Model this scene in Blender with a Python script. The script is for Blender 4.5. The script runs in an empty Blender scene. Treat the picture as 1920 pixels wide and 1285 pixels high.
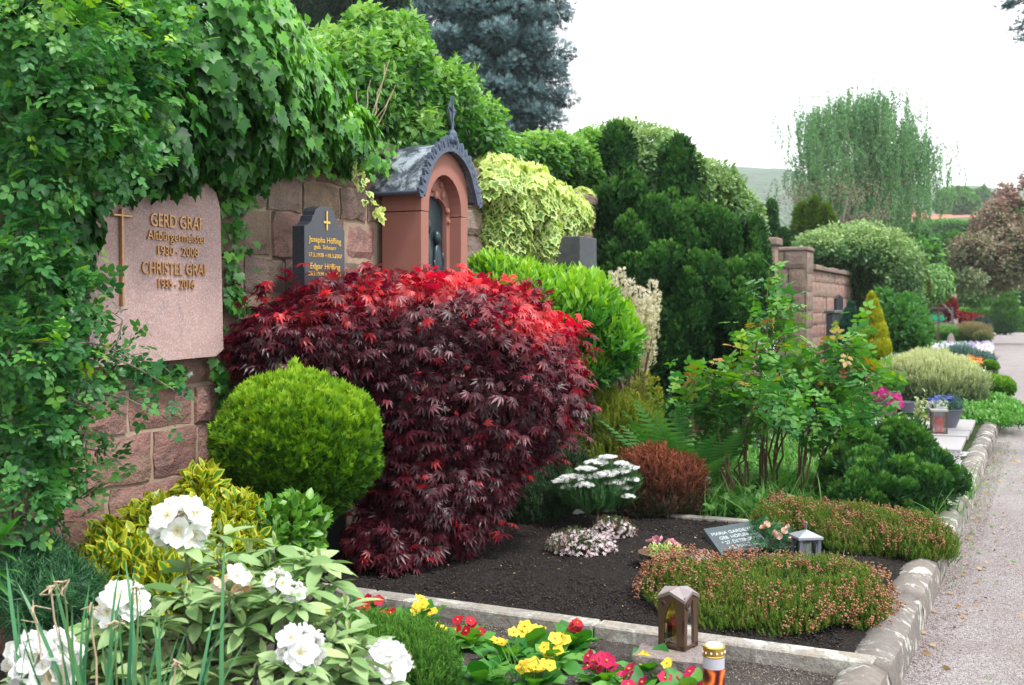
import bpy, math, random
import numpy as np
from mathutils import Vector, Matrix

rng = np.random.default_rng(11)
random.seed(5)
S = bpy.context.scene
COL = S.collection

# ------------------------------------------------------------------ camera, world, sun, exposure
YAW, PITCH, FPX = math.radians(23.6), math.radians(1.757), 2200.0
CAM = np.array([0.0, 0.0, 1.5])
cam_data = bpy.data.cameras.new('camera')
cam = bpy.data.objects.new('camera', cam_data)
COL.objects.link(cam)
cam.location = CAM
cam.rotation_euler = (math.pi / 2 - PITCH, 0, YAW)
cam_data.sensor_width = 36
cam_data.lens = FPX / 1920 * 36
cam_data.clip_start = 0.05
cam_data.clip_end = 6000
cam_data.dof.use_dof = True
cam_data.dof.focus_distance = 5.9
cam_data.dof.aperture_fstop = 5.0
S.camera = cam
ROT = np.array(cam.rotation_euler.to_matrix())

world = bpy.data.worlds.new('World')
S.world = world
world.use_nodes = True
wn = world.node_tree.nodes
wl = world.node_tree.links
wn.clear()
w_out = wn.new('ShaderNodeOutputWorld')
w_mix = wn.new('ShaderNodeMixShader')
w_sky = wn.new('ShaderNodeTexSky')
w_sky.sky_type = 'NISHITA'
w_sky.sun_disc = False
SUN_EL, SUN_AZ = math.radians(58), math.radians(104)      # azimuth clockwise from +Y
w_sky.sun_elevation = SUN_EL
w_sky.sun_rotation = SUN_AZ
w_b1 = wn.new('ShaderNodeBackground')
w_b1.inputs[1].default_value = 0.15
w_b2 = wn.new('ShaderNodeBackground')                   # bright even overcast
w_tc = wn.new('ShaderNodeTexCoord')
w_no = wn.new('ShaderNodeTexNoise')
w_no.inputs['Scale'].default_value = 1.6
w_no.inputs['Detail'].default_value = 5
w_rp = wn.new('ShaderNodeValToRGB')
w_rp.color_ramp.elements[0].position = 0.3
w_rp.color_ramp.elements[0].color = (0.90, 0.95, 1.0, 1)
w_rp.color_ramp.elements[1].position = 0.6
w_rp.color_ramp.elements[1].color = (1.0, 1.0, 1.0, 1)
w_b2.inputs[1].default_value = 1.25
w_mix.inputs[0].default_value = 0.88
wl.new(w_sky.outputs[0], w_b1.inputs[0])
wl.new(w_tc.outputs['Generated'], w_no.inputs['Vector'])
wl.new(w_no.outputs['Fac'], w_rp.inputs[0])
wl.new(w_rp.outputs[0], w_b2.inputs[0])
wl.new(w_b1.outputs[0], w_mix.inputs[1])
wl.new(w_b2.outputs[0], w_mix.inputs[2])
wl.new(w_mix.outputs[0], w_out.inputs[0])

sun_data = bpy.data.lights.new('sun', 'SUN')
sun = bpy.data.objects.new('sun', sun_data)
COL.objects.link(sun)
sun_data.energy = 2.4
sun_data.angle = math.radians(11)
sun_data.color = (1.0, 0.965, 0.91)
sdir = Vector((math.sin(SUN_AZ) * math.cos(SUN_EL), math.cos(SUN_AZ) * math.cos(SUN_EL), math.sin(SUN_EL)))
sun.rotation_euler = sdir.to_track_quat('Z', 'Y').to_euler()
sun.location = (5, 5, 20)

S.view_settings.view_transform = 'Standard'
S.view_settings.look = 'None'
S.view_settings.exposure = 0.92
S.view_settings.gamma = 1.0
S.view_settings.use_curve_mapping = False
S.cycles.max_bounces = 7
S.cycles.diffuse_bounces = 3
S.cycles.transmission_bounces = 5
S.cycles.transparent_max_bounces = 6
S.cycles.use_denoising = True

# ------------------------------------------------------------------ finding real positions
def ray(u, v):
    return ROT @ np.array([(u - 960) / FPX, -(v - 642.5) / FPX, -1.0])
def P(u, v, d):
    return CAM + ray(u, v) * d
def G(u, v, z=0.0):
    r = ray(u, v)
    return CAM + r * ((z - CAM[2]) / r[2])
def WX(u, v, X):
    r = ray(u, v)
    return CAM + r * (X / r[0])
def WY(u, v, Y):
    r = ray(u, v)
    return CAM + r * (Y / r[1])
def pix(p):
    q = (np.atleast_2d(p) - CAM) @ ROT
    return 960 + FPX * q[:, 0] / -q[:, 2], 642.5 - FPX * q[:, 1] / -q[:, 2], -q[:, 2]
RIGHT = np.array([math.cos(YAW), math.sin(YAW), 0])
FWD = np.array([-math.sin(YAW), math.cos(YAW), 0])
UP = np.array([0, 0, 1.0])
AX = np.stack([RIGHT, FWD, UP], 1)
def nz(a):
    return a / (np.linalg.norm(a, axis=-1, keepdims=True) + 1e-9)

# ------------------------------------------------------------------ objects
def tag(o, label=None, cat=None, group=None, kind=None):
    if label: o['label'] = label
    if cat: o['category'] = cat
    if group: o['group'] = group
    if kind: o['kind'] = kind
    return o
def thing(name, base, label, cat, group=None):
    o = bpy.data.objects.new(name, None)
    COL.objects.link(o)
    o.location = tuple(base)
    o.empty_display_size = 0.1
    return tag(o, label, cat, group)
def make_mesh(name, V, F, mat, tint=None, edge=None, smooth=False):
    me = bpy.data.meshes.new(name)
    V = np.asarray(V, dtype=np.float32)
    if isinstance(F, np.ndarray):
        k = F.shape[1]
        me.vertices.add(len(V)); me.vertices.foreach_set('co', V.ravel())
        me.loops.add(F.size); me.loops.foreach_set('vertex_index', F.ravel().astype(np.int32))
        me.polygons.add(len(F)); me.polygons.foreach_set('loop_start', np.arange(0, F.size, k, dtype=np.int32))
        me.update(calc_edges=True)
    else:
        me.from_pydata([tuple(map(float, v)) for v in V], [], [tuple(map(int, f)) for f in F])
        me.update()
    if tint is not None:
        a = me.attributes.new('tint', 'FLOAT', 'POINT')
        a.data.foreach_set('value', np.broadcast_to(np.asarray(tint, dtype=np.float32), (len(V),)).copy())
    if edge is not None:
        a = me.attributes.new('rim', 'FLOAT', 'POINT')
        a.data.foreach_set('value', np.asarray(edge, dtype=np.float32))
    if smooth:
        me.polygons.foreach_set('use_smooth', np.ones(len(me.polygons), dtype=bool))
    for m in (mat if isinstance(mat, (list, tuple)) else [mat]):
        me.materials.append(m)
    return me
def obj(name, V, F, mat, parent=None, tint=None, edge=None, smooth=False, label=None, cat=None, group=None, kind=None, base=None):
    V = np.asarray(V, dtype=float)
    if parent is not None:
        b = np.array(parent.location) if parent.parent is None else np.array(parent.location) + np.array(parent.parent.location)
    elif base is not None:
        b = np.array(base, float)
    elif kind == 'structure':
        b = np.zeros(3)
    else:
        b = np.array([V[:, 0].mean(), V[:, 1].mean(), V[:, 2].min()])
    me = make_mesh(name, V - b, F, mat, tint, edge, smooth)
    o = bpy.data.objects.new(name, me)
    COL.objects.link(o)
    if parent is not None:
        o.parent = parent
        if kind is None and cat is None: pass
    else:
        o.location = tuple(b)
    return tag(o, label, cat, group, kind)

class MB:
    """collects primitives into one mesh"""
    def __init__(s): s.V, s.F, s.T, s.n = [], [], [], 0
    def add(s, V, F, tint=0.5):
        V = np.asarray(V, float)
        s.V.append(V); s.T.append(np.full(len(V), tint))
        s.F += [tuple(int(i) + s.n for i in f) for f in F]
        s.n += len(V)
        return s
    def box(s, lo, hi, tint=.5, M=None, bev=0.0):
        lo, hi = np.array(lo, float), np.array(hi, float)
        if bev > 0:
            V = []
            for sx in (0, 1):
                for sy in (0, 1):
                    for sz in (0, 1):
                        c = np.array([(lo, hi)[sx][0], (lo, hi)[sy][1], (lo, hi)[sz][2]])
                        d = np.array([1 - 2 * sx, 1 - 2 * sy, 1 - 2 * sz]) * bev
                        for a in range(3):
                            e = c.copy(); 
                            for b in range(3):
                                if b != a: e[b] += d[b]
                            V.append(e)
            V = np.array(V)
            # vertex (corner, axis a) lies on the face perpendicular to a
            def vi(sx, sy, sz, a): return (sx * 4 + sy * 2 + sz) * 3 + a
            F = []
            for a in range(3):
                o1, o2 = [i for i in range(3) if i != a]
                for sd in (0, 1):
                    q = []
                    for (p, r) in ((0, 0), (1, 0), (1, 1), (0, 1)):
                        c = [0, 0, 0]; c[a] = sd; c[o1] = p; c[o2] = r
                        q.append(vi(*c, a))
                    F.append(q if (sd == 1) != (a == 1) else q[::-1])
            for a in range(3):
                o1, o2 = [i for i in range(3) if i != a]
                for p in (0, 1):
                    for r in (0, 1):
                        c0 = [0, 0, 0]; c0[a] = 0; c0[o1] = p; c0[o2] = r
                        c1 = list(c0); c1[a] = 1
                        F.append([vi(*c0, o1), vi(*c1, o1), vi(*c1, o2), vi(*c0, o2)])
            for c in range(8):
                F.append([c * 3, c * 3 + 1, c * 3 + 2])
        else:
            V = np.array([[(lo, hi)[x][0], (lo, hi)[y][1], (lo, hi)[z][2]] for x in (0, 1) for y in (0, 1) for z in (0, 1)])
            F = [(0, 1, 3, 2), (4, 6, 7, 5), (0, 4, 5, 1), (2, 3, 7, 6), (0, 2, 6, 4), (1, 5, 7, 3)]
        if M is not None: V = V @ np.array(M)[:3, :3].T + np.array(M)[:3, 3]
        return s.add(V, F, tint)
    def tube(s, pts, r0, r1=None, sides=6, tint=.5, cap=True):
        pts = np.asarray(pts, float); r1 = r0 if r1 is None else r1
        n = len(pts); V = []
        t = nz(np.gradient(pts, axis=0))
        x = nz(np.cross(t[0], np.array([0.13, 0.21, 1.0]) if abs(t[0][2]) < .9 else np.array([1.0, 0.1, 0])))
        for i in range(n):
            x = nz(x - t[i] * np.dot(x, t[i])); y = np.cross(t[i], x)
            r = r0 + (r1 - r0) * i / max(1, n - 1)
            for k in range(sides):
                a = 2 * math.pi * k / sides
                V.append(pts[i] + r * (math.cos(a) * x + math.sin(a) * y))
        F = [(i * sides + k, i * sides + (k + 1) % sides, (i + 1) * sides + (k + 1) % sides, (i + 1) * sides + k) for i in range(n - 1) for k in range(sides)]
        if cap: F += [tuple(range(sides))[::-1], tuple((n - 1) * sides + k for k in range(sides))]
        return s.add(V, F, tint)
    def lathe(s, c, prof, sides=20, tint=.5):
        V, F = [], []
        for (r, z) in prof:
            for k in range(sides):
                a = 2 * math.pi * k / sides
                V.append((c[0] + r * math.cos(a), c[1] + r * math.sin(a), c[2] + z))
        for i in range(len(prof) - 1):
            for k in range(sides):
                F.append((i * sides + k, i * sides + (k + 1) % sides, (i + 1) * sides + (k + 1) % sides, (i + 1) * sides + k))
        F.append(tuple(range(sides))[::-1]); F.append(tuple((len(prof) - 1) * sides + k for k in range(sides)))
        return s.add(V, F, tint)
    def ell(s, c, r, tint=.5, n=6, m=8, M=None):
        V, F = [], []
        for i in range(n + 1):
            th = math.pi * i / n
            for k in range(m):
                a = 2 * math.pi * k / m
                V.append((math.sin(th) * math.cos(a) * r[0], math.sin(th) * math.sin(a) * r[1], -math.cos(th) * r[2]))
        for i in range(n):
            for k in range(m):
                F.append((i * m + k, i * m + (k + 1) % m, (i + 1) * m + (k + 1) % m, (i + 1) * m + k))
        V = np.array(V)
        if M is not None: V = V @ np.array(M).T
        return s.add(V + np.array(c), F, tint)
    def prism(s, pts, off, tint=.5):
        """closed 3-D outline pts swept by the vector off"""
        pts = np.asarray(pts, float); n = len(pts)
        V = np.vstack([pts, pts + np.array(off)])
        F = [tuple(range(n))[::-1], tuple(range(n, 2 * n))] + [(i, (i + 1) % n, n + (i + 1) % n, n + i) for i in range(n)]
        return s.add(V, F, tint)
    def ring(s, outer, inner, off, tint=.5):
        """plate with a hole: outlines with equal point counts, swept by off; open at the ends of the lists unless closed"""
        o, i = np.asarray(outer, float), np.asarray(inner, float); n = len(o); off = np.array(off)
        V = np.vstack([o, i, o + off, i + off]); F = []
        for k in range(n - 1):
            F += [(k, k + 1, n + k + 1, n + k), (2 * n + k, 3 * n + k, 3 * n + k + 1, 2 * n + k + 1),
                  (k, 2 * n + k, 2 * n + k + 1, k + 1), (n + k, n + k + 1, 3 * n + k + 1, 3 * n + k)]
        F += [(0, n, 3 * n, 2 * n), (n - 1, 3 * n - 1, 4 * n - 1, 2 * n - 1)]
        return s.add(V, F, tint)
    def build(s, name, mat, parent=None, smooth=False, **kw):
        return obj(name, np.vstack(s.V), s.F, mat, parent, tint=np.concatenate(s.T), smooth=smooth, **kw)

def lump(V, amp, fr, seed=0):
    """smooth pseudo-noise offset (n,) for points"""
    r = np.random.default_rng(seed)
    out = np.zeros(len(V))
    for k in range(5):
        w = r.normal(size=3) * fr * (1 + .7 * k)
        out += np.sin(V @ w + r.uniform(0, 6.28)) / (1 + .7 * k)
    return amp * out / 2.2

# ------------------------------------------------------------------ materials
class NT:
    def __init__(s, name):
        s.m = bpy.data.materials.new(name); s.m.use_nodes = True
        s.t = s.m.node_tree; s.t.nodes.clear()
        s.out = s.t.nodes.new('ShaderNodeOutputMaterial')
        s.pos = None
    def n(s, ty, ins=None, **props):
        nd = s.t.nodes.new('ShaderNode' + ty)
        for k, v in props.items(): setattr(nd, k, v)
        for k, v in (ins or {}).items():
            if hasattr(v, 'links') or hasattr(v, 'is_linked'): s.t.links.new(v, nd.inputs[k])
            else: nd.inputs[k].default_value = v
        return nd
    def P(s):
        if s.pos is None: s.pos = s.n('NewGeometry').outputs['Position']
        return s.pos
    def noise(s, scale, detail=3, rough=.6, vec=None, dist=0):
        return s.n('TexNoise', {'Vector': vec or s.P(), 'Scale': scale, 'Detail': detail, 'Roughness': rough, 'Distortion': dist}).outputs['Fac']
    def voro(s, scale, feat='F1', out='Distance', vec=None):
        return s.n('TexVoronoi', {'Vector': vec or s.P(), 'Scale': scale}, feature=feat).outputs[out]
    def ramp(s, fac, stops, mode='LINEAR'):
        r = s.n('ValToRGB', {0: fac}); cr = r.color_ramp; cr.interpolation = mode
        while len(cr.elements) < len(stops): cr.elements.new(.5)
        for e, (p, c) in zip(cr.elements, stops):
            e.position = p; e.color = (*c, 1) if len(c) == 3 else c
        return r.outputs[0]
    def math(s, op, a, b=0.5, clamp=False):
        return s.n('Math', {0: a, 1: b}, operation=op, use_clamp=clamp).outputs[0]
    def mix(s, f, a, b, bt='MIX'):
        nd = s.n('Mix', None, data_type='RGBA', blend_type=bt)
        for i, v in ((0, f), (6, a), (7, b)):
            if hasattr(v, 'is_linked'): s.t.links.new(v, nd.inputs[i])
            else: nd.inputs[i].default_value = v if i == 0 else (*v[:3], 1)
        return nd.outputs[2]
    def attr(s, name): return s.n('Attribute', attribute_name=name).outputs['Fac']
    def bump(s, h, strength=.4, dist=.01):
        return s.n('Bump', {'Height': h, 'Strength': strength, 'Distance': dist}).outputs[0]
    def bsdf(s, color, rough=.6, normal=None, metal=0, spec=.5, **kw):
        ins = {'Base Color': color if hasattr(color, 'is_linked') else (*color[:3], 1), 'Roughness': rough, 'Metallic': metal, 'Specular IOR Level': spec}
        if normal is not None: ins['Normal'] = normal
        ins.update(kw)
        return s.n('BsdfPrincipled', ins).outputs[0]
    def done(s, sh):
        s.t.links.new(sh, s.out.inputs[0]); return s.m

def leafmat(name, cols, rim=None, rimpos=(.55, .8), rough=.42, trans=.3, nvar=.5, nscale=3.0, spec=.28, tcol=1.6):
    """cols: colours from tint 0 to 1; rim: colour where the leaf's own margin attribute is high"""
    t = NT(name)
    f = t.math('ADD', t.attr('tint'), t.math('MULTIPLY', t.math('SUBTRACT', t.noise(nscale, 2), .5), nvar), clamp=True)
    k = len(cols)
    c = t.ramp(f, [(i / max(1, k - 1), cols[i]) for i in range(k)])
    c = t.mix(t.math('MULTIPLY', t.noise(60, 2), .14), c, (0.02, 0.03, 0.012))
    if rim is not None:
        r = t.ramp(t.math('ADD', t.attr('rim'), t.math('MULTIPLY', t.math('SUBTRACT', t.noise(40, 2), .5), .35)), [(rimpos[0], (0, 0, 0)), (rimpos[1], (1, 1, 1))])
        c = t.mix(r, c, rim)
    p = t.bsdf(c, rough, spec=spec)
    hs = t.n('HueSaturation', {'Hue': .49, 'Saturation': 1.2, 'Value': tcol, 'Color': c}).outputs[0]
    tr = t.n('BsdfTranslucent', {'Color': hs}).outputs[0]
    return t.done(t.n('MixShader', {0: trans, 1: p, 2: tr}).outputs[0])

def simple(name, col, rough=.6, metal=0, var=.15, scale=25, bump=0, spec=.5, bdist=.003, **kw):
    t = NT(name)
    c = tuple(col)
    n = t.noise(scale, 4)
    cc = t.mix(n, tuple(x * (1 - var) for x in c), tuple(min(1, x * (1 + var)) for x in c))
    nm = t.bump(t.noise(scale * 2, 4), bump, bdist) if bump else None
    return t.done(t.bsdf(cc, rough, nm, metal, spec, **kw))

# ------------------------------------------------------------------ leaf shapes: x across, y along, z up; rim 0 in the middle, 1 at the margin
class T:
    def __init__(s, V, F, E): s.V, s.F, s.E = np.array(V, float), np.array(F, int), np.array(E, float)
def join(ts):
    V, F, E, n = [], [], [], 0
    for t in ts:
        V.append(t.V); F.append(t.F + n); E.append(t.E); n += len(t.V)
    return T(np.vstack(V), np.vstack(F), np.concatenate(E))
def oval(w=.35, seg=3, fold=.25, curl=.15, pw=.8, off=0.0):
    V, F, E = [(0, 0, 0)], [], [.6]
    for i in range(1, seg + 1):
        y = i / (seg + 1)
        h = w * math.sin(math.pi * y ** pw) ** .8
        z = -curl * y * y
        V += [(-h, y, z + h * fold), (0, y, z), (h, y, z + h * fold)]; E += [1, 0, 1]
    V.append((0, 1, -curl)); E.append(.8)
    F += [(0, 2, 1), (0, 3, 2)]
    for i in range(seg - 1):
        a = 1 + 3 * i
        F += [(a, a + 1, a + 4), (a, a + 4, a + 3), (a + 1, a + 2, a + 5), (a + 1, a + 5, a + 4)]
    a = 1 + 3 * (seg - 1); t = len(V) - 1
    F += [(a, a + 1, t), (a + 1, a + 2, t)]
    return T(V, F, E)
def xf(t, s=1, rz=0, rx=0, off=(0, 0, 0), ry=0):
    M = np.array(Matrix.Rotation(rz, 3, 'Z') @ Matrix.Rotation(ry, 3, 'Y') @ Matrix.Rotation(rx, 3, 'X'))
    return T((t.V * s) @ M.T + np.array(off), t.F, t.E)
def poly_leaf(out, c, dz=-.12, cup=0.1):
    V = [(c[0], c[1], 0)] + [(x, y, dz * (x * x + y * y) + cup * abs(x)) for x, y in out]
    n = len(out)
    return T(V, [(0, 1 + i, 1 + (i + 1) % n) for i in range(n)][::-1], [0] + [1] * n)
IVY = poly_leaf([(0, .05), (.2, -.08), (.38, .02), (.5, .28), (.3, .42), (.25, .62), (0, 1.0), (-.25, .62), (-.3, .42), (-.5, .28), (-.38, .02), (-.2, -.08)], (0, .3))
IVY5 = poly_leaf([(0, .08), (.25, -.1), (.52, .1), (.42, .3), (.56, .55), (.26, .6), (0, 1.0), (-.26, .6), (-.56, .55), (-.42, .3), (-.52, .1), (-.25, -.1)], (0, .35), -.1, .05)
def palm(lobes=((0, 1), (.55, .92), (1.05, .72), (1.65, .45)), w=.13):
    parts = []
    for a, l in lobes:
        for sg in ((1,) if a == 0 else (1, -1)):
            th = a * sg
            d = np.array([math.sin(th), math.cos(th)]); q = np.array([d[1], -d[0]])
            def pt(r, s, z): return (*(d * r * l + q * s), z)
            V = [(0, .0, 0), pt(.45, -w * l, -.02 * l), pt(.45, 0, -.07 * l), pt(.45, w * l, -.02 * l), pt(1, 0, -.3 * l)]
            parts.append(T(V, [(0, 2, 1), (0, 3, 2), (1, 2, 4), (2, 3, 4)], [0, 1, 0, 1, 1]))
    return join(parts)
MAPLE = palm()
LEAF = oval(.3, 3)
LEAFR = oval(.42, 3, .2, .1)
LANCE = oval(.16, 2, .2, .3)
RHODO = oval(.19, 5, .3, .18, .95)
EUON = oval(.27, 3, .2, .12, .85)
def spray(n=6, spread=1.1, w=.07, seed=0):
    r = random.Random(seed); parts = []
    for i in range(n):
        a = (i / (n - 1) - .5) * 2 * spread * .6
        y0 = r.uniform(0, .3); l = r.uniform(.5, .95) * (1 - .3 * abs(a)); z = r.uniform(-.18, .18)
        d = np.array([math.sin(a), math.cos(a)]); q = np.array([d[1], -d[0]])
        b = np.array([0, y0])
        p1, p2, p3 = b - q * w, b + q * w, b + d * l
        m1, m2 = b + d * l * .6 - q * w * 1.1, b + d * l * .6 + q * w * 1.1
        V = [(*p1, 0), (*p2, 0), (*m1, z * .6), (*m2, z * .6), (*p3, z)]
        parts.append(T(V, [(0, 1, 3), (0, 3, 2), (2, 3, 4)], [0, 0, .5, .5, 1]))
    return join(parts)
SPRAY = spray()
def sprig(n=9, ln=.35, w=.05, ang=.7, seed=1, stem=1.0):
    """needles round an upright axis (+Y)"""
    r = random.Random(seed); parts = []
    for i in range(n):
        y = stem * (i + .5) / n * .85; a = i * 2.4 + r.uniform(-.3, .3)
        L = ln * r.uniform(.8, 1.15)
        d = np.array([math.cos(a) * math.sin(ang), math.cos(ang), math.sin(a) * math.sin(ang)])
        q = nz(np.cross(d, np.array([.3, 1, .1])))
        b = np.array([0, y, 0])
        parts.append(T([b - q * w, b + q * w, b + d * L], [(0, 1, 2)], [0, 0, 1]))
    b = np.array([0, 0, 0]); parts.append(T([(-w * .5, 0, 0), (w * .5, 0, 0), (0, stem, 0)], [(0, 1, 2)], [0, 0, 0]))
    return join(parts)
HEATH = sprig(12, .34, .045, .65)
STAR = sprig(12, .55, .05, 1.0, 3, .8)
def pinnate(n=2, leaf=LEAFR, s=.33, term=.38, w=0.012):
    parts = [T([(-w, 0, 0), (w, 0, 0), (0, .75, 0)], [(0, 1, 2)], [0, 0, 0]), xf(leaf, term, 0, 0, (0, .62, 0))]
    for i in range(n):
        y = .24 + .33 * i
        parts += [xf(leaf, s, 1.15, .1, (-.02, y, 0)), xf(leaf, s, -1.15, .1, (.02, y, 0))]
    return join(parts)
ROSELEAF = pinnate(2, oval(.33, 3, .2, .1))
FROND = join([T([(-.01, 0, 0), (.01, 0, 0), (0, 1, -.25)], [(0, 1, 2)], [0, 0, 0])] +
             [T([(0, y, -.25 * y * y), (sg * .3 * math.sin(math.pi * min(1, (y + .1)) ** .8) , y + .06, -.25 * y * y - .03), (0, y + .035, -.25 * y * y)], [(0, 1, 2)], [0, 1, 0])
              for y in np.linspace(.08, .95, 20) for sg in (1, -1)])
def blade(w=.02, seg=5, bend=.5):
    V, F = [], []
    for i in range(seg):
        t = i / seg
        V += [(-w * (1 - t * .6), t, -bend * t ** 2.2), (w * (1 - t * .6), t, -bend * t ** 2.2)]
    V.append((0, 1, -bend))
    for i in range(seg - 1): F += [(2 * i, 2 * i + 1, 2 * i + 3), (2 * i, 2 * i + 3, 2 * i + 2)]
    F.append((2 * seg - 2, 2 * seg - 1, 2 * seg))
    return T(V, F, [v[1] for v in V])
BLADE = blade()
def petals(n=5, L=1.0, w=.55, cup=.35, ruf=.12, seed=0, seg=3):
    """open flower facing +Z, centre at the origin"""
    r = random.Random(seed); parts = []
    for k in range(n):
        V, F, E = [], [], []
        for i in range(seg + 1):
            y = i / seg
            h = w * math.sin(math.pi * (.12 + .72 * y)) * (1 if i < seg else .8)
            for j in range(4):
                x = (j / 3 - .5) * 2 * h
                yy = y * L * (1 - .12 * (abs(j - 1.5) / 1.5) ** 2 * (i == seg))
                V.append((x, yy, cup * y * y * (1 if i < seg else .8) + r.uniform(-ruf, ruf) * y)); E.append(y)
        for i in range(seg):
            for j in range(3):
                a = i * 4 + j
                F += [(a, a + 1, a + 5), (a, a + 5, a + 4)]
        parts.append(xf(T(V, F, E), 1, 2 * math.pi * k / n + r.uniform(-.1, .1)))
    return join(parts)
FLOWER = petals(5, 1, .5, .1, .07)
DAISY4 = T([(0, 0, 0)] + [(math.cos(a) * r, math.sin(a) * r, .12 * r) for k in range(5) for a, r in ((k * 1.2566, .45), (k * 1.2566 + .45, 1), (k * 1.2566 + .8, 1))],
           [(0, 1 + 3 * k, 2 + 3 * k) for k in range(5)] + [(0, 2 + 3 * k, 3 + 3 * k) for k in range(5)], [0] + [.5, 1, 1] * 5)
OCT = T([(1, 0, 0), (-1, 0, 0), (0, 1, 0), (0, -1, 0), (0, 0, 1), (0, 0, -1)], [(0, 2, 4), (2, 1, 4), (1, 3, 4), (3, 0, 4), (2, 0, 5), (1, 2, 5), (3, 1, 5), (0, 3, 5)], [1] * 6)

# ------------------------------------------------------------------ sampling foliage volumes
def Bl(u, v, d, ru, rv, rd=None):
    """ellipsoid of foliage: centre found from its place, radii (right, forward, up) in metres"""
    k = d / FPX
    return (*P(u, v, d), ru * k, (ru * k if rd is None else rd), rv * k)
def shell(blobs, n, lo=.8, hi=1.05, rough=.15, fr=5.0, back=-.5, zmin=.1, xmin=None, inner=.82, seed=0, clip=None):
    b = np.array(blobs, float)
    w = (b[:, 3] * b[:, 5] + b[:, 3] * b[:, 4] + b[:, 4] * b[:, 5]); w = w / w.sum()
    r = np.random.default_rng(seed + 100)
    PP, NN, got, it = [], [], 0, 0
    while got < n and it < 12:
        it += 1
        m = int(n * 1.7) + 50
        k = r.choice(len(b), m, p=w)
        d = nz(r.normal(size=(m, 3)))
        c, rr = b[k, :3], b[k, 3:]
        q = r.uniform(lo, hi, m) * (1 + lump(c * 2 + d * rr.mean(1, keepdims=True) * 2.2, rough, fr, seed + 7))
        p = c + (d * rr * q[:, None]) @ AX.T
        nn = nz((d / rr) @ AX.T)
        ok = (nn * nz(CAM - p)).sum(1) > back
        if zmin is not None: ok &= p[:, 2] > zmin
        if xmin is not None: ok &= p[:, 0] > xmin
        if clip is not None: ok &= clip(p)
        if len(b) < 60:
            for j in range(len(b)):
                l = ((p - b[j, :3]) @ AX) / b[j, 3:]
                ok &= ~(((l ** 2).sum(1) < inner ** 2) & (k != j))
        PP.append(p[ok]); NN.append(nn[ok]); got += ok.sum()
    return np.vstack(PP)[:n], np.vstack(NN)[:n]
def subclumps(blobs, n, r0, r1, seed=0, flat=1.0, **kw):
    p, nn = shell(blobs, n, .7, 1.0, seed=seed, **kw)
    r = np.random.default_rng(seed).uniform(r0, r1, len(p))
    return [(*p[i], r[i], r[i], r[i] * flat) for i in range(len(p))]
def frames(d, n):
    y = nz(d); z = nz(n - (n * y).sum(1, keepdims=True) * y); x = np.cross(y, z)
    return np.stack([x, y, z], 2)
def orient(nn, dw=(.5, -.3, .6), nw=(.6, .6, .5), seed=0):
    """leaf direction and face from outward normal: weights (outward, up, random)"""
    r = np.random.default_rng(seed + 55); m = len(nn)
    d = nn * dw[0] + UP * dw[1] + nz(r.normal(size=(m, 3))) * dw[2]
    f = nn * nw[0] + UP * nw[1] + nz(r.normal(size=(m, 3))) * nw[2]
    return frames(d, f)
def cloud(name, t, pos, M, s, tint, mat, parent, smooth=False, **kw):
    n = len(pos); s = np.broadcast_to(s, (n,)); k = len(t.V)
    V = (pos[:, None, :] + s[:, None, None] * np.einsum('nij,kj->nki', M, t.V)).reshape(-1, 3)
    F = (t.F[None] + (np.arange(n) * k)[:, None, None]).reshape(-1, 3)
    tt = np.repeat(np.broadcast_to(tint, (n,)), k)
    return obj(name, V, F, mat, parent, tint=tt, edge=np.tile(t.E, n), smooth=smooth, **kw)
def leaves(parent, t, pos, M, s, tint, mat, nparts=0, pname='leaf', mname='foliage', smooth=False):
    """the leaves that show largest are objects, the rest one mesh"""
    n = len(pos); s = np.broadcast_to(s, (n,)).copy(); tint = np.broadcast_to(tint, (n,)).copy()
    pick = np.zeros(n, bool)
    if nparts:
        cen = pos + M[:, :, 1] * s[:, None] * .4
        u, v, d = pix(cen)
        infr = (u > 0) & (u < 1920) & (v > 0) & (v < 1285)
        key = (u // 22).astype(int) * 1000 + (v // 22).astype(int)
        order = np.argsort(d); _, first = np.unique(key[order], return_index=True)
        vis = np.zeros(n, bool); vis[order[first]] = True
        face = np.abs((M[:, :, 2] * nz(CAM - pos)).sum(1))
        sc = np.where(vis & infr, s * (.3 + face) / d, 0)
        idx = np.argsort(-sc)[:nparts]; idx = idx[sc[idx] > 0]
        pick[idx] = True
        variants = [make_mesh(pname, t.V, t.F, mat, tint=np.full(len(t.V), q), edge=t.E, smooth=smooth) for q in (.1, .3, .5, .7, .9)]
        b = np.array(parent.location)
        for i in idx:
            o = bpy.data.objects.new(pname, variants[min(4, max(0, int(tint[i] * 5)))])
            COL.objects.link(o); o.parent = parent
            A = Matrix.Identity(4)
            Q = M[i] * s[i]; l = pos[i] - b
            for a in range(3):
                for c in range(3): A[a][c] = Q[a, c]
                A[a][3] = l[a]
            o.matrix_basis = A
    if (~pick).any():
        q = ~pick
        o = cloud(mname, t, pos[q], M[q], s[q], tint[q], mat, parent, smooth=smooth)
        o['kind'] = 'stuff'
def bez(a, b, sag=0.0, n=6, wob=0.0, up=0.0, r=None):
    a, b = np.array(a, float), np.array(b, float)
    t = np.linspace(0, 1, n)[:, None]
    p = a + (b - a) * t
    p[:, 2] += (sag * 4 * t * (1 - t))[:, 0] + (up * t * (1 - t) * 2)[:, 0]
    if wob:
        rr = r or rng
        p[1:-1] += rr.normal(size=(n - 2, 3)) * wob
    return p
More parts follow.
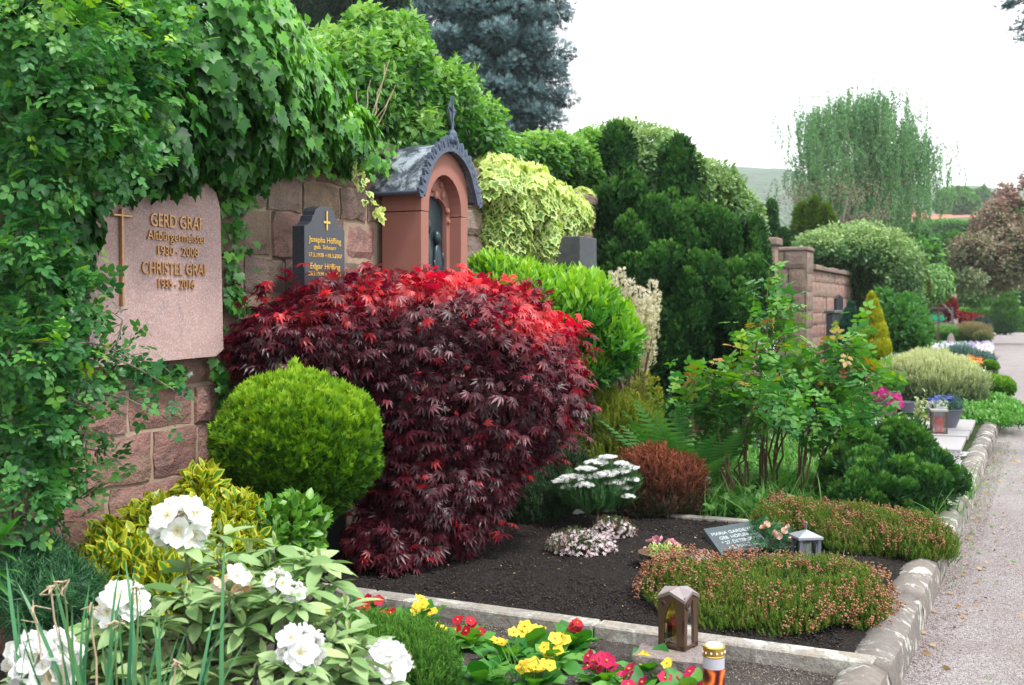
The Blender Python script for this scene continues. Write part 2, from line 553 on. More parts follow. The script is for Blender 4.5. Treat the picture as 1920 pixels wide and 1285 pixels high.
def inpoly(p, poly):
    x, y = p[:, 0], p[:, 1]; c = np.zeros(len(p), bool); n = len(poly)
    for i in range(n):
        x1, y1 = poly[i][:2]; x2, y2 = poly[(i + 1) % n][:2]
        c ^= ((y1 > y) != (y2 > y)) & (x < (x2 - x1) * (y - y1) / (y2 - y1 + 1e-12) + x1)
    return c
def sample_poly(poly, n, seed=0):
    r = np.random.default_rng(seed); a = np.array([q[:2] for q in poly])
    lo, hi = a.min(0), a.max(0); out = []
    while sum(map(len, out)) < n:
        p = r.uniform(lo, hi, (n * 2, 2)); out.append(p[inpoly(p, poly)])
    return np.vstack(out)[:n]
def flatframes(n, seed=0, tilt=.3):
    r = np.random.default_rng(seed); a = r.uniform(0, 6.28, n)
    d = np.stack([np.cos(a), np.sin(a), r.normal(size=n) * tilt * .3], 1)
    return frames(d, UP + r.normal(size=(n, 3)) * tilt)
def upframes(n, seed=0, lean=.35):
    r = np.random.default_rng(seed)
    d = UP + r.normal(size=(n, 3)) * np.array([lean, lean, .05])
    f = r.normal(size=(n, 3)); f[:, 2] = .2
    return frames(d, f)
# ------------------------------------------------------------------ stone, metal, soil materials
def sandstone(name, cols, speck=.2, bump=.6, sc=1.0, lichen=0.0, ochre=(.33, .24, .13)):
    t = NT(name)
    f = t.math('ADD', t.math('MULTIPLY', t.attr('tint'), .75), t.math('MULTIPLY', t.noise(4 * sc, 4), .3), clamp=True)
    k = len(cols)
    c = t.ramp(f, [(i / (k - 1), cols[i]) for i in range(k)])
    c = t.mix(t.math('MULTIPLY', t.ramp(t.noise(11 * sc, 7, .78, dist=.8), [(.44, (0, 0, 0)), (.60, (1, 1, 1))]), .6), c, (.115, .085, .075))
    c = t.mix(t.math('MULTIPLY', t.ramp(t.noise(3.3 * sc, 5, .7), [(.52, (0, 0, 0)), (.68, (1, 1, 1))]), .5), c, ochre)
    c = t.mix(t.math('MULTIPLY', t.noise(170, 2), speck), c, (.5, .45, .42))
    if lichen:
        c = t.mix(t.ramp(t.noise(7, 6, .75, dist=.4), [(.54 - lichen * .1, (0, 0, 0)), (.6, (1, 1, 1))]), c, (.5, .5, .44))
    h = t.math('ADD', t.noise(14 * sc, 6, .7), t.math('MULTIPLY', t.noise(90, 3), .3))
    return t.done(t.bsdf(c, .92, t.bump(h, bump, .035), spec=.12))
M_WALL = sandstone('pink_sandstone', [(.21, .08, .068), (.33, .14, .118), (.35, .17, .145), (.30, .20, .145), (.25, .18, .16)], .3, 1.0)
M_WALLGREY = sandstone('weathered_sandstone', [(.17, .11, .095), (.25, .165, .14), (.19, .135, .11), (.33, .235, .14)], .25, 1.0)
M_MORTARD = simple('dark_mortar', (.13, .10, .08), .95, var=.3, scale=20, bump=.5, spec=.1)
M_MORTAR = simple('lime_mortar', (.36, .28, .21), .95, var=.3, scale=30, bump=.6, spec=.1)
M_KERB = sandstone('kerb_stone', [(.10, .093, .09), (.14, .13, .122), (.19, .18, .16), (.165, .12, .11)], .2, .5, 3.0, lichen=.05, ochre=(.25, .25, .22))
M_CONC = sandstone('concrete', [(.25, .24, .21), (.30, .29, .26), (.34, .32, .28)], .3, .5, 2.2, lichen=.1)
M_BLOCK = sandstone('rough_sandstone_block', [(.33, .27, .27), (.36, .30, .29)], .4, 1.0, 2.5)

def slab_mat():
    t = NT('pink_granite')
    c = t.ramp(t.noise(3.5, 6, .75, dist=.8), [(.3, (.25, .19, .20)), (.47, (.385, .25, .235)), (.62, (.43, .29, .27)), (.75, (.29, .24, .25))])
    c = t.mix(t.ramp(t.noise(150, 2), [(.5, (0, 0, 0)), (.62, (.7, .7, .7))]), c, (.52, .43, .42))
    c = t.mix(t.ramp(t.noise(190, 2), [(.3, (.6, .6, .6)), (.42, (0, 0, 0))]), c, (.10, .09, .10))
    return t.done(t.bsdf(c, .8, t.bump(t.noise(70, 4), .35, .004), spec=.2))
M_SLAB = slab_mat()
def granite(name, a, b, rough=.35, sc=220, spec=.5, veil=None):
    t = NT(name)
    c = t.mix(t.ramp(t.noise(sc, 3), [(.4, (0, 0, 0)), (.62, (1, 1, 1))]), a, b)
    if veil: c = t.mix(t.ramp(t.noise(5, 5, .7), [(.45, (0, 0, 0)), (.75, (.8, .8, .8))]), c, veil)
    return t.done(t.bsdf(c, rough, spec=spec))
M_BLACKG = granite('black_granite', (.018, .022, .032), (.05, .055, .07), .32)
M_GREYG = granite('dark_grey_granite', (.045, .052, .06), (.085, .092, .10), .6, 150, .3, (.13, .135, .14))
M_PLAQUE = granite('slate_grey_granite', (.06, .08, .095), (.13, .155, .17), .38)
M_PALEG = granite('pale_grey_granite', (.26, .25, .255), (.36, .345, .35), .5, 200, .4)
M_BRONZE = simple('bronze_lettering', (.46, .27, .13), .38, .75, .3, 60)
M_BRONZED = simple('dark_bronze', (.115, .068, .045), .42, .55, .35, 14, .15)
M_GOLD = simple('gold_leaf_lettering', (.75, .46, .10), .35, .5, .15, 40)
M_GOLDLID = simple('gold_lid', (.70, .46, .10), .25, .9, .1, 40)
M_WHITE = simple('white_wax', (.85, .82, .70), .5, 0, .05, 20)
M_SILVER = simple('pale_engraving', (.52, .58, .60), .5, 0, .1, 40)
def shrine_mat():
    t = NT('red_sandstone_ashlar')
    c = t.mix(t.noise(3, 4), (.255, .105, .082), (.33, .15, .118))
    c = t.mix(t.math('MULTIPLY', t.noise(240, 2), .3), c, (.42, .23, .19))
    return t.done(t.bsdf(c, .85, t.bump(t.noise(120, 3), .3, .003), spec=.2))
M_SHRINE = shrine_mat()
def lead_mat():
    t = NT('weathered_lead')
    m = t.ramp(t.noise(9, 7, .74, dist=.7), [(.42, (0, 0, 0)), (.50, (.3, .3, .3)), (.58, (1, 1, 1))])
    c = t.mix(m, (.052, .068, .092), (.40, .45, .52))
    c = t.mix(t.ramp(t.noise(40, 3), [(.68, (0, 0, 0)), (.72, (1, 1, 1))]), c, (.08, .06, .05))
    return t.done(t.bsdf(c, .55, t.bump(t.noise(20, 4), .2, .004), metal=.25, spec=.4))
M_LEAD = lead_mat()
M_LEADP = simple('lead_ornament', (.075, .10, .15), .5, .3, .35, 30)
M_PATINA = simple('dark_bronze_relief', (.022, .042, .052), .35, .4, .5, 25, .5)
M_IRON = simple('grey_painted_iron', (.14, .16, .20), .5, .3, .25, 60, .3)
M_BLACKM = simple('black_metal', (.02, .022, .03), .4, .3, .2, 40)
M_PLASTIC = simple('grey_plastic', (.10, .11, .14), .45, 0, .1, 30)
M_TAUPE = simple('taupe_glazed_clay', (.15, .115, .115), .5, 0, .1, 30)
M_GREENP = simple('green_plastic', (.0, .42, .22), .4, 0, .1, 20)
M_BARK = simple('brown_bark', (.12, .075, .05), .9, 0, .5, 60, .8, .1, .006)
M_BARKG = simple('grey_bark', (.18, .155, .13), .9, 0, .45, 40, .8, .1, .006)
M_GSTEM = simple('green_stem', (.10, .17, .05), .6, 0, .3, 30)
M_DRY = simple('dry_stalk', (.42, .33, .22), .85, 0, .3, 60)
M_TWIG = simple('brown_twig', (.13, .07, .05), .85, 0, .4, 60)
def glass_mat(name, col, tr=.8, rough=.08):
    t = NT(name)
    g = t.n('BsdfGlossy', {'Color': (.9, .9, .9, 1), 'Roughness': rough}).outputs[0]
    tp = t.n('BsdfTransparent', {'Color': (*col, 1)}).outputs[0]
    fr = t.n('Fresnel', {'IOR': 1.5}).outputs[0]
    return t.done(t.n('MixShader', {0: t.math('ADD', fr, 1 - tr, clamp=True), 1: tp, 2: g}).outputs[0])
M_GLASS = glass_mat('lantern_glass', (.75, .72, .6), .9)
M_GLASSC = glass_mat('clear_glass', (.92, .95, .95), .93)

def soil_mat(name, a, b, c3, sc=1.0, dist=.02):
    t = NT(name)
    n1 = t.noise(35 * sc, 6, .75); 
    c = t.ramp(n1, [(.3, a), (.55, b), (.75, c3)])
    c = t.mix(t.ramp(t.voro(140 * sc), [(.0, (.5, .5, .5)), (.25, (0, 0, 0))]), c, c3)
    h = t.math('ADD', t.noise(45 * sc, 7, .75), t.math('MULTIPLY', t.voro(80 * sc), .5))
    return t.done(t.bsdf(c, .97, t.bump(h, .9, dist), spec=.08))
M_SOIL = soil_mat('dark_soil', (.018, .015, .014), (.036, .031, .029), (.075, .065, .06), 1.0, .03)
M_SOILG = soil_mat('gravelly_soil', (.045, .038, .034), (.10, .085, .078), (.22, .19, .175), 1.6, .02)
M_GROUNDG = soil_mat('mossy_soil', (.02, .035, .014), (.045, .075, .025), (.09, .11, .05), .6, .03)
def path_mat():
    t = NT('pink_gravel')
    c = t.ramp(t.voro(150, out='Color'), [(.0, (.13, .115, .115)), (.4, (.27, .24, .24)), (.75, (.38, .35, .355)), (1, (.52, .49, .49))])
    c = t.mix(t.ramp(t.noise(1.7, 6, .7), [(.42, (0, 0, 0)), (.62, (.5, .5, .5))]), c, (.21, .165, .15))
    c = t.mix(t.ramp(t.noise(3.1, 6, .75), [(.60, (0, 0, 0)), (.72, (.55, .55, .55))]), c, (.16, .19, .08))
    c = t.mix(t.math('MULTIPLY', t.noise(.5, 3), .25), c, (.42, .39, .38))
    h = t.math('ADD', t.math('MULTIPLY', t.voro(150), -1), t.noise(60, 4))
    return t.done(t.bsdf(c, .95, t.bump(h, .8, .012), spec=.12))
M_PATH = path_mat()
M_PEB = sandstone('pebbles', [(.13, .10, .10), (.29, .23, .23), (.38, .32, .32), (.52, .47, .46)], .1, .2, 3)
M_CLOD = simple('soil_crumb', (.038, .032, .030), .97, 0, .6, 60, .5, .08, .006)
M_CHIP = sandstone('stone_chips', [(.06, .05, .045), (.13, .11, .10), (.26, .23, .21), (.60, .57, .54)], .1, .2, 3)

# ------------------------------------------------------------------ the setting: ground, beds, path
def sheet(name, poly, z, mat, cell=.05, amp=0.0, fr=8, seed=0, kind='structure', edge_drop=0, tint=.5):
    """heaped sheet of earth cut to a convex outline"""
    a = np.array(poly, float)[:, :2]; lo, hi = a.min(0), a.max(0)
    nx, ny = max(2, int((hi[0] - lo[0]) / cell)), max(2, int((hi[1] - lo[1]) / cell))
    X, Y = np.meshgrid(np.linspace(lo[0], hi[0], nx), np.linspace(lo[1], hi[1], ny), indexing='ij')
    V = np.stack([X.ravel(), Y.ravel(), np.zeros(nx * ny)], 1)
    V[:, 2] = z + lump(V, amp, fr, seed) + lump(V, amp * .45, fr * 4.7, seed + 1)
    if cell < .03: V[:, 2] += np.random.default_rng(seed).normal(size=len(V)) * amp * .3
    i, j = np.meshgrid(np.arange(nx - 1), np.arange(ny - 1), indexing='ij')
    q = (i * ny + j).ravel()
    F = np.stack([q, q + ny, q + ny + 1, q + 1], 1)
    cen = V[F].mean(1)
    F = F[inpoly(cen, a)]
    o = obj(name, V, F, mat, None, tint=tint, smooth=True, kind=kind)
    return o

gnd = MB().add([(-1500, -60, 0), (400, -60, 0), (400, 1500, 0), (-1500, 1500, 0)], [(0, 1, 2, 3)])
gnd.build('ground', M_GROUNDG, kind='structure')
KL = [(-.52, 1.2), (-.43, 4.9), (-.34, 9.5), (-.25, 15.9), (-.45, 26), (-1.0, 45), (-2.3, 76)]
path = MB().add([(x, y, .004) for x, y in KL] + [(40, 76, .004), (40, 69.5, .004), (2.4, 68, .004), (2.2, 30, .004), (2.3, 1.2, .004)], [tuple(range(len(KL) + 5))[::-1]])
path.build('path', M_PATH, kind='structure')

def kerbx(y):
    return float(np.interp(y, [q[1] for q in KL], [q[0] for q in KL]))
XW = -3.75
YC = 4.66
ys = np.linspace(1.4, 4.6, 8)
sheet('near_grave_bed', [(XW, 1.3), (kerbx(1.3) - .12, 1.3), (kerbx(4.6) - .12, 4.62), (XW, 4.85)], .105, M_SOILG, .035, .012, 5, 1)
sheet('main_grave_bed', [(XW, 4.75), (kerbx(4.7) - .12, 4.6), (kerbx(7.3) - .12, 7.38), (XW, 7.38)], .135, M_SOIL, .018, .014, 5, 2)
sheet('weedy_bed', [(XW, 7.36), (kerbx(7.4) - .12, 7.36), (kerbx(11.6) - .12, 11.7), (XW, 11.7)], .125, M_GROUNDG, .08, .02, 3, 3)
sheet('far_bed', [(XW, 11.7), (kerbx(11.8) - .12, 11.7), (-.4, 20), (-.6, 27), (-1.2, 44), (-2.2, 60), (-6, 60), (-5.2, 20)], .12, M_GROUNDG, .2, .03, 2, 4)
sheet('white_gravel_strip', [(-1.9, 9.9), (kerbx(10) - .12, 9.9), (kerbx(11.8) - .12, 11.75), (-1.9, 11.75)], .135, M_PALEG, .06, .008, 5, 5)

def scatter(name, poly, n, zf, t, smin, smax, mat, seed, kind='stuff', flat=.6, dens=None):
    p = sample_poly(poly, n, seed); r = np.random.default_rng(seed + 3)
    s = r.uniform(smin, smax, n) * r.uniform(.6, 1, n)
    pos = np.stack([p[:, 0], p[:, 1], np.full(n, zf)], 1)
    M = flatframes(n, seed, .5) * np.array([1, r.uniform(.7, 1), flat])[None, None, :]
    return cloud(name, t, pos, M, s, r.uniform(0, 1, n), mat, None, kind=kind)
PEB = T(OCT.V * [1, .8, .7] + rng.normal(size=(6, 3)) * .12, OCT.F, OCT.E)
scatter('path_gravel', [(-.44, 4.2), (.9, 4.2), (.9, 9), (-.33, 9)], 26000, .005, PEB, .0025, .0065, M_PEB, 1)
scatter('kerb_foot_gravel', [(-.46, 4.4), (-.30, 4.4), (-.12, 14), (-.28, 14)], 5000, .006, PEB, .003, .009, M_PEB, 2)
scatter('soil_crumbs', [(-3.6, 4.85), (-.66, 4.75), (-.62, 7.3), (-3.6, 7.3)], 26000, .138, PEB, .003, .013, M_CLOD, 3, flat=.8)
scatter('stone_chips', [(-2.6, 3.4), (-.66, 3.4), (-.63, 4.54), (-2.6, 4.68)], 16000, .108, PEB, .002, .0075, M_CHIP, 4)
scatter('pale_soil_chips', [(-3.0, 4.85), (-.66, 4.75), (-.62, 7.3), (-3.0, 7.3)], 900, .15, PEB, .002, .005, M_PEB, 5)
scatter('white_gravel', [(-1.9, 9.95), (kerbx(10) - .2, 9.95), (kerbx(11.8) - .2, 11.7), (-1.9, 11.7)], 4000, .14, PEB, .012, .026, M_PALEG, 6)

# ------------------------------------------------------------------ boundary wall of sandstone blocks
def block(face, y0, y1, z0, z1, seed, axis=0, depth=.16, bul=.012, nx=7, nz_=5):
    """rough-hewn block whose front faces +X (axis 0) or -Y (axis 1)"""
    r = np.random.default_rng(seed)
    a = np.linspace(0, 1, nx); b = np.linspace(0, 1, nz_)
    V, F = [], []
    e = .012
    for i, s in enumerate(a):
        for j, t in enumerate(b):
            edge = i in (0, nx - 1) or j in (0, nz_ - 1)
            y = y0 + e * (.5 if True else 0) + (y1 - y0 - e) * s; z = z0 + (z1 - z0) * t
            if edge: y += r.normal() * .004; z += r.normal() * .004
            dx = (-.010 + r.normal() * .002) if edge else bul * r.uniform(-.1, 1.3)
            V.append((dx, y, z))
    nf = len(V)
    for i, s in enumerate(a):
        for j, t in enumerate(b):
            if i in (0, nx - 1) or j in (0, nz_ - 1):
                pass
    for i in range(nx - 1):
        for j in range(nz_ - 1):
            q = i * nz_ + j; F.append((q, q + nz_, q + nz_ + 1, q + 1))
    loop = [i * nz_ for i in range(nx)] + [(nx - 1) * nz_ + j for j in range(1, nz_)] + [i * nz_ + nz_ - 1 for i in range(nx - 2, -1, -1)] + [j for j in range(nz_ - 2, 0, -1)]
    for k in loop:
        v = V[k]; V.append((-depth, v[1], v[2]))
    L = len(loop)
    for k in range(L):
        F.append((loop[k], nf + k, nf + (k + 1) % L, loop[(k + 1) % L]))
    V = np.array(V)
    if axis == 0: V = V + np.array([face, 0, 0])
    else: V = np.stack([V[:, 1], face - V[:, 0], V[:, 2]], 1)
    return V, F
def stone_wall(t, face, ya, yb, zb, zt, courses, lmin, lmax, mat, ilo, ihi, seed, axis=0, grey_above=9, parts=True):
    r = np.random.default_rng(seed)
    hs = r.uniform(.8, 1.2, courses); zz = zb + np.concatenate([[0], np.cumsum(hs)]) / hs.sum() * (zt - zb)
    rest = MB(); cnt = 0
    for k in range(courses):
        y = ya - r.uniform(0, lmin)
        while y < yb:
            L = r.uniform(lmin, lmax) * (1.25 if k < 2 else 1); y0, y1 = max(y, ya), min(y + L, yb)
            y += L
            if y1 - y0 < .1: continue
            off = r.normal() * .006
            V, F = block(face + off, y0, y1 - .018, zz[k] + .009, zz[k + 1] - .009, int(r.integers(1e6)), axis, bul=r.uniform(.003, .013))
            low = zz[k] < 1.25
            tint = r.uniform(0, .55) if (low and r.random() < .75) else r.uniform(.35, 1)
            m = M_WALLGREY if (zz[k] > grey_above and r.random() < .7) else mat
            if parts and ilo <= y0 <= ihi:
                obj('stone', V, F, m, t, tint=tint); cnt += 1
            else: rest.add(V, F, tint)
    if rest.V:
        o = rest.build('stone_courses', mat, t); o['kind'] = 'stuff'
    return cnt
wall = thing('sandstone_wall', (XW, 5, 0), 'long old wall of pink and grey sandstone blocks behind the graves', 'wall')
MB().box((XW - .42, 1.8, 0), (XW - .018, 17.6, 2.44)).build('mortar_core', M_MORTAR, wall)
stone_wall(wall, XW, 1.8, 17.6, .02, 2.44, 11, .28, .55, M_WALL, 4.1, 8.6, 3, grey_above=1.25)
y = 1.8; k = 0
while y < 17.6:                                                 # coping slabs
    L = random.uniform(.55, .9); y1 = min(y + L, 17.6)
    cp = MB().box((XW - .46, y, 2.445), (XW + .04, y1 - .012, 2.53 + random.uniform(-.01, .012)), random.random(), bev=.012)
    cp.build('coping_stone', M_WALLGREY, wall)
    y = y1; k += 1

# pier and far stretch of the wall
PX0, PX1, PY = -4.40, -3.60, 21.5
pier = thing('sandstone_pier', (-3.8, 21.9, 0), 'square weathered sandstone pier where the far wall steps forward', 'pier')
MB().box((PX0 + .02, PY + .02, 0), (PX1 - .02, PY + .7, 2.5)).build('mortar_core', M_MORTARD, pier)
stone_wall(pier, PY, PX0, PX1, .02, 2.5, 7, .34, .6, M_WALLGREY, -9, 9, 11, axis=1)
stone_wall(pier, PX1, PY + .03, PY + .7, .02, 2.5, 7, .5, .7, M_WALLGREY, 0, 99, 12)
MB().box((PX0 - .02, PY - .02, 2.505), (PX1 + .02, PY + .72, 2.58), .4, bev=.02).build('coping_stone', M_WALLGREY, pier)
XQ = -4.24
rwall = thing('recessed_sandstone_wall', (XQ, 19.5, 0), 'short set back stretch of pink wall just before the square pier', 'wall')
MB().box((XQ - .4, 17.62, 0), (XQ - .018, 21.48, 2.36)).build('mortar_core', M_MORTARD, rwall)
stone_wall(rwall, XQ, 17.62, 21.48, .02, 2.36, 9, .3, .6, M_WALL, 0, 99, 19)
for k in range(5): MB().box((XQ - .45, 17.62 + k * .77, 2.365), (XQ + .05, 17.62 + k * .77 + .755, 2.46), random.random(), bev=.012).build('coping_stone', M_WALLGREY, rwall)
post = thing('capped_post', (-4.3, 20.9, 0), 'narrow sandstone post with a flat cap beside the pier', 'post')
MB().box((-4.22, 20.55, 0), (-3.99, 20.85, 2.56), .8, bev=.01).build('shaft', M_WALL, post)
MB().box((-4.42, 20.45, 2.565), (-3.93, 20.95, 2.70), .7, bev=.02).build('cap', M_WALLGREY, post)
fwall = thing('far_sandstone_wall', (-3.46, 25, 0), 'lower pink sandstone wall with sloping coping beyond the pier', 'wall')
MB().box((PX1 - .42, PY + .72, 0), (PX1 - .035, 30, 2.18)).build('mortar_core', M_MORTARD, fwall)
stone_wall(fwall, PX1 - .02, PY + .72, 30, .02, 2.18, 8, .35, .8, M_WALL, 20, 27.5, 13)
y = PY + .73
while y < 30:
    L = random.uniform(.5, .8)
    MB().box((PX1 - .45, y, 2.185), (PX1 + .05, y + L - .015, 2.27 + random.uniform(-.01, .015)), random.random(), bev=.012).build('coping_stone', M_WALLGREY, fwall)
    y += L

# ------------------------------------------------------------------ kerbs
kerb = thing('path_kerb', (kerbx(6), 6, 0), 'row of rounded lichen-spotted sandstone kerb stones along the path', 'kerb')
def kerb_stone(y0, y1, seed, h=.157, w=.18):
    r = np.random.default_rng(seed); n = 7
    h += r.normal() * .004
    prof = [(0, 0), (.004, h * .55), (-.012, h * .86), (-.05, h), (-w * .5, h + .008), (-w + .045, h - .006), (-w + .008, h * .85), (-w, .02)]
    V, F = [], []; ox = r.normal() * .005
    for i in range(n):
        t = i / (n - 1); y = y0 + (y1 - y0) * t; x = kerbx(y) + ox
        sh = .012 if i in (0, n - 1) else 0
        for k, (a, b) in enumerate(prof):
            c = np.array([-w / 2, h / 2]); q = np.array([a, b]); q = q + (c - q) * (sh * 6 if b > h * .5 else 0)
            V.append((x + q[0] + r.normal() * .0012, y + r.normal() * .001, q[1] + (r.normal() * .0015 if b > .05 else 0)))
    m = len(prof)
    for i in range(n - 1):
        for k in range(m - 1): F.append((i * m + k, i * m + k + 1, (i + 1) * m + k + 1, (i + 1) * m + k))
    F += [tuple(range(m))[::-1], tuple((n - 1) * m + k for k in range(m))]
    F = [f[::-1] for f in F if not (len(f) == 4 and f[0] % m == 0 and f[1] % m == 1)]
    V0 = len(V)                                            # the worn face towards the path keeps a hard edge
    for i in range(n):
        a0, a2 = np.array(V[i * m]), np.array(V[i * m + 2]); V += [a0 + [0, 0, 0], (a0 * .45 + a2 * .55) + [.005 + r.normal() * .002, 0, 0], a2]
    for i in range(n - 1):
        for k in range(2): F.append((V0 + i * 3 + k, V0 + (i + 1) * 3 + k, V0 + (i + 1) * 3 + k + 1, V0 + i * 3 + k + 1))
    F = [f for f in F if not (len(f) == 4 and set(q % m for q in f) == {1, 2} and max(f) < V0)]
    return obj('kerb_stone', V, F, M_KERB, kerb, tint=r.random(), smooth=True)
yb = [2.6, 3.35, 4.0, 4.565, 5.75, 6.6, 7.15, 7.9, 8.8, 9.6, 10.5, 11.3, 12.2, 13.2, 14.2, 15.2, 16.2, 17.4, 18.6]
for i in range(len(yb) - 1): kerb_stone(yb[i], yb[i + 1] - .012, 40 + i)
def kline(name, a, b, w, h, z0, label, n, mat=M_CONC):
    a, b = np.array(a[:2]), np.array(b[:2]); d = b - a; q = np.array([-d[1], d[0]]) / np.linalg.norm(d) * w
    t = thing(name, (*(a + b) / 2, 0), label, 'kerb')
    ts = np.linspace(0, 1, n + 1)
    for i in range(n):
        p0, p1 = a + d * ts[i], a + d * (ts[i + 1] - .002)
        L = np.linalg.norm(p1 - p0); ang = math.atan2(d[1], d[0])
        M = Matrix.Translation((*p0, 0)) @ Matrix.Rotation(ang, 4, 'Z')
        m = MB().box((0, 0, z0), (L, w, h), .3 + .4 * random.random(), M=M, bev=.008)
        m.build('kerb_length', mat, t)
    return t
EA, EB = G(560, 1098, .168), G(1638, 1243, .168)
EA2 = EB + (EA - EB) * 1.28
kline('grave_edging', EA2, EB, .105, .168, .02, 'long grey concrete edging across the bed behind the primroses', 3)
EC, ED = G(1250, 975, .15), G(1420, 985, .15)
kline('rear_edging', (-3.6, 7.36), (-.7, 7.33), .07, .15, .02, 'thin pale stone edging behind the tilted plaque', 2)

# ------------------------------------------------------------------ lettering
def text_verts(body, size, extrude=0.004, xs=1.0, shear=0.0, align='CENTER', bold=0.0):
    cu = bpy.data.curves.new('t', 'FONT')
    cu.body = body; cu.size = size; cu.extrude = extrude; cu.align_x = align; cu.offset = bold; cu.shear = shear
    cu.resolution_u = 3
    o = bpy.data.objects.new('t', cu); COL.objects.link(o)
    dg = bpy.context.evaluated_depsgraph_get(); dg.update()
    me = bpy.data.meshes.new_from_object(o.evaluated_get(dg))
    V = np.array([v.co[:] for v in me.vertices]); F = [tuple(p.vertices) for p in me.polygons]
    bpy.data.objects.remove(o); bpy.data.curves.remove(cu); bpy.data.meshes.remove(me)
    V[:, 0] *= xs
    return V, F
def letters(body, size, origin, ax, ay, parent, mat, extrude=.004, lift=0.0, name='lettering', split=False, **kw):
    ax, ay = nz(np.array(ax, float)), nz(np.array(ay, float)); an = np.cross(ax, ay)
    V, F = text_verts(body, size, extrude, **kw)
    W = np.array(origin) + V[:, :1] * ax + V[:, 1:2] * ay + (V[:, 2:3] + extrude + lift) * an
    if split:
        par = list(range(len(V)))
        def find(i):
            while par[i] != i: par[i] = par[par[i]]; i = par[i]
            return i
        for f in F:
            for i in f[1:]: par[find(i)] = find(f[0])
        lab_ = np.array([find(i) for i in range(len(V))]); comps = sorted([(V[lab_ == c, 0].min(), V[lab_ == c, 0].max(), [c]) for c in set(lab_)])
        merged = []
        for lo_, hi_, c in comps:
            if merged and lo_ < merged[-1][1] - (min(hi_ - lo_, merged[-1][1] - merged[-1][0])) * .5: merged[-1] = (merged[-1][0], max(hi_, merged[-1][1]), merged[-1][2] + c)
            else: merged.append((lo_, hi_, c))
        for _, _, cs in merged:
            idx = np.where(np.isin(lab_, cs))[0]; mp_ = {int(a): k for k, a in enumerate(idx)}
            obj('letter', W[idx], [tuple(mp_[i] for i in f) for f in F if f[0] in mp_], mat, parent)
        return
    return obj(name, W, F, mat, parent)
YAX, ZAX = (0, 1, 0), (0, 0, 1)

# pink wall tablet with bronze letters
XS = XW + .10
c = {k: WX(*v, XS) for k, v in dict(tl=(168, 352), tr=(388, 344), tr2=(413, 392), br=(419, 655), br2=(405, 668), bl=(168, 690)).items()}
slab = thing('memorial_tablet', (XS, c['tr'][1], c['bl'][2]), 'large pink granite tablet with bronze lettering hung on the wall', 'gravestone')
out = [c['bl'], c['br2'], c['br'], c['tr2'] + [0, 0, -.02], c['tr2'], c['tr2'] * .5 + c['tr'] * .5 + [0, .02, .02], c['tr'], c['tl']]
out = np.array(out); out[:, 0] = XS
zb, zt = out[:, 2].min(), out[:, 2].max()
sm = MB().prism(out, (-.07, 0, 0)); sm.build('stone_slab', M_SLAB, slab)
MB().box((XW + .005, out[0][1] + .2, zb + .15), (XS - .071, out[0][1] + .3, zb + .25)).build('wall_bracket', M_IRON, slab)
MB().box((XW + .005, c['br'][1] - .3, zb + .15), (XS - .071, c['br'][1] - .2, zb + .25)).build('wall_bracket', M_IRON, slab)
def wtext(s, u, v, hpx, wpx, X, parent, mat, **kw):
    """centre (u,v) baseline, cap height hpx and width wpx as seen, on the plane x = X"""
    o = WX(u, v, X); top = WX(u, v - hpx, X)
    h = top[2] - o[2]; a, b = WX(u - wpx / 2, v, X), WX(u + wpx / 2, v, X); w = abs(b[1] - a[1])
    size = h / .70
    V, F = text_verts(s, size, .001); w0 = V[:, 0].max() - V[:, 0].min()
    return letters(s, size, (X, (a[1] + b[1]) / 2, o[2]), YAX, ZAX, parent, mat, xs=w / w0, **kw)
wtext('GERD GRAF', 329, 428, 24, 98, XS, slab, M_BRONZE, split=True, extrude=.005, bold=.0005)
wtext('Altbürgermeister', 329, 453, 18, 110, XS, slab, M_BRONZE, split=True, extrude=.005)
wtext('1930 - 2008', 330, 480, 17, 76, XS, slab, M_BRONZE, split=True, extrude=.005)
wtext('CHRISTEL GRAF', 325, 515, 22, 122, XS, slab, M_BRONZE, split=True, extrude=.005, bold=.0005)
wtext('1935 - 2016', 327, 541, 17, 68, XS, slab, M_BRONZE, split=True, extrude=.005)
a0, a1 = WX(225, 575, XS), WX(225, 392, XS)
cr = MB().box((XS + .002, a0[1] - .0055, a0[2]), (XS + .022, a0[1] + .0055, a1[2]), bev=.002)
cr.box((XS + .003, a0[1] - .055, WX(225, 407, XS)[2]), (XS + .021, a0[1] + .065, WX(225, 402, XS)[2]), bev=.002)
cr.build('cross', M_BRONZE, slab)

# black shouldered headstone
XB = XW + .26
yl, yr = WX(571, 500, XB)[1], WX(646, 500, XB)[1]; ym = (yl + yr) / 2; hw = (yr - yl) / 2
zt = WX(607, 387, XB)[2]; zs = WX(645, 432, XB)[2]
o = [(-1, .12), (-1, zs - .012)] ; prof = []
pts = [(-1, .12), (-1, zs), (-.8, zs + .012), (-.66, zs + .03), (-.6, zs + .06)]
H = zt - (zs + .06)
for k in range(0, 9):
    a = math.pi * (k / 8); pts.append((-math.cos(a) * .53, zs + .06 + H * math.sin(a) ** .8 if k not in (0, 8) else zs + .065))
pts += [(.6, zs + .06), (.66, zs + .03), (.8, zs + .012), (1, zs), (1, .12)]
hs = thing('black_headstone', (XB - .07, ym, .1), 'black polished headstone with shouldered top and gold script by the wall', 'gravestone')
MB().prism([(XB, ym + a * hw, z) for a, z in pts], (-.075, 0, 0)).build('stone_slab', M_BLACKG, hs)
rim = [(XB + .0015, ym + a * hw * .93, z - (.012 if z > 1 else 0)) for a, z in pts]
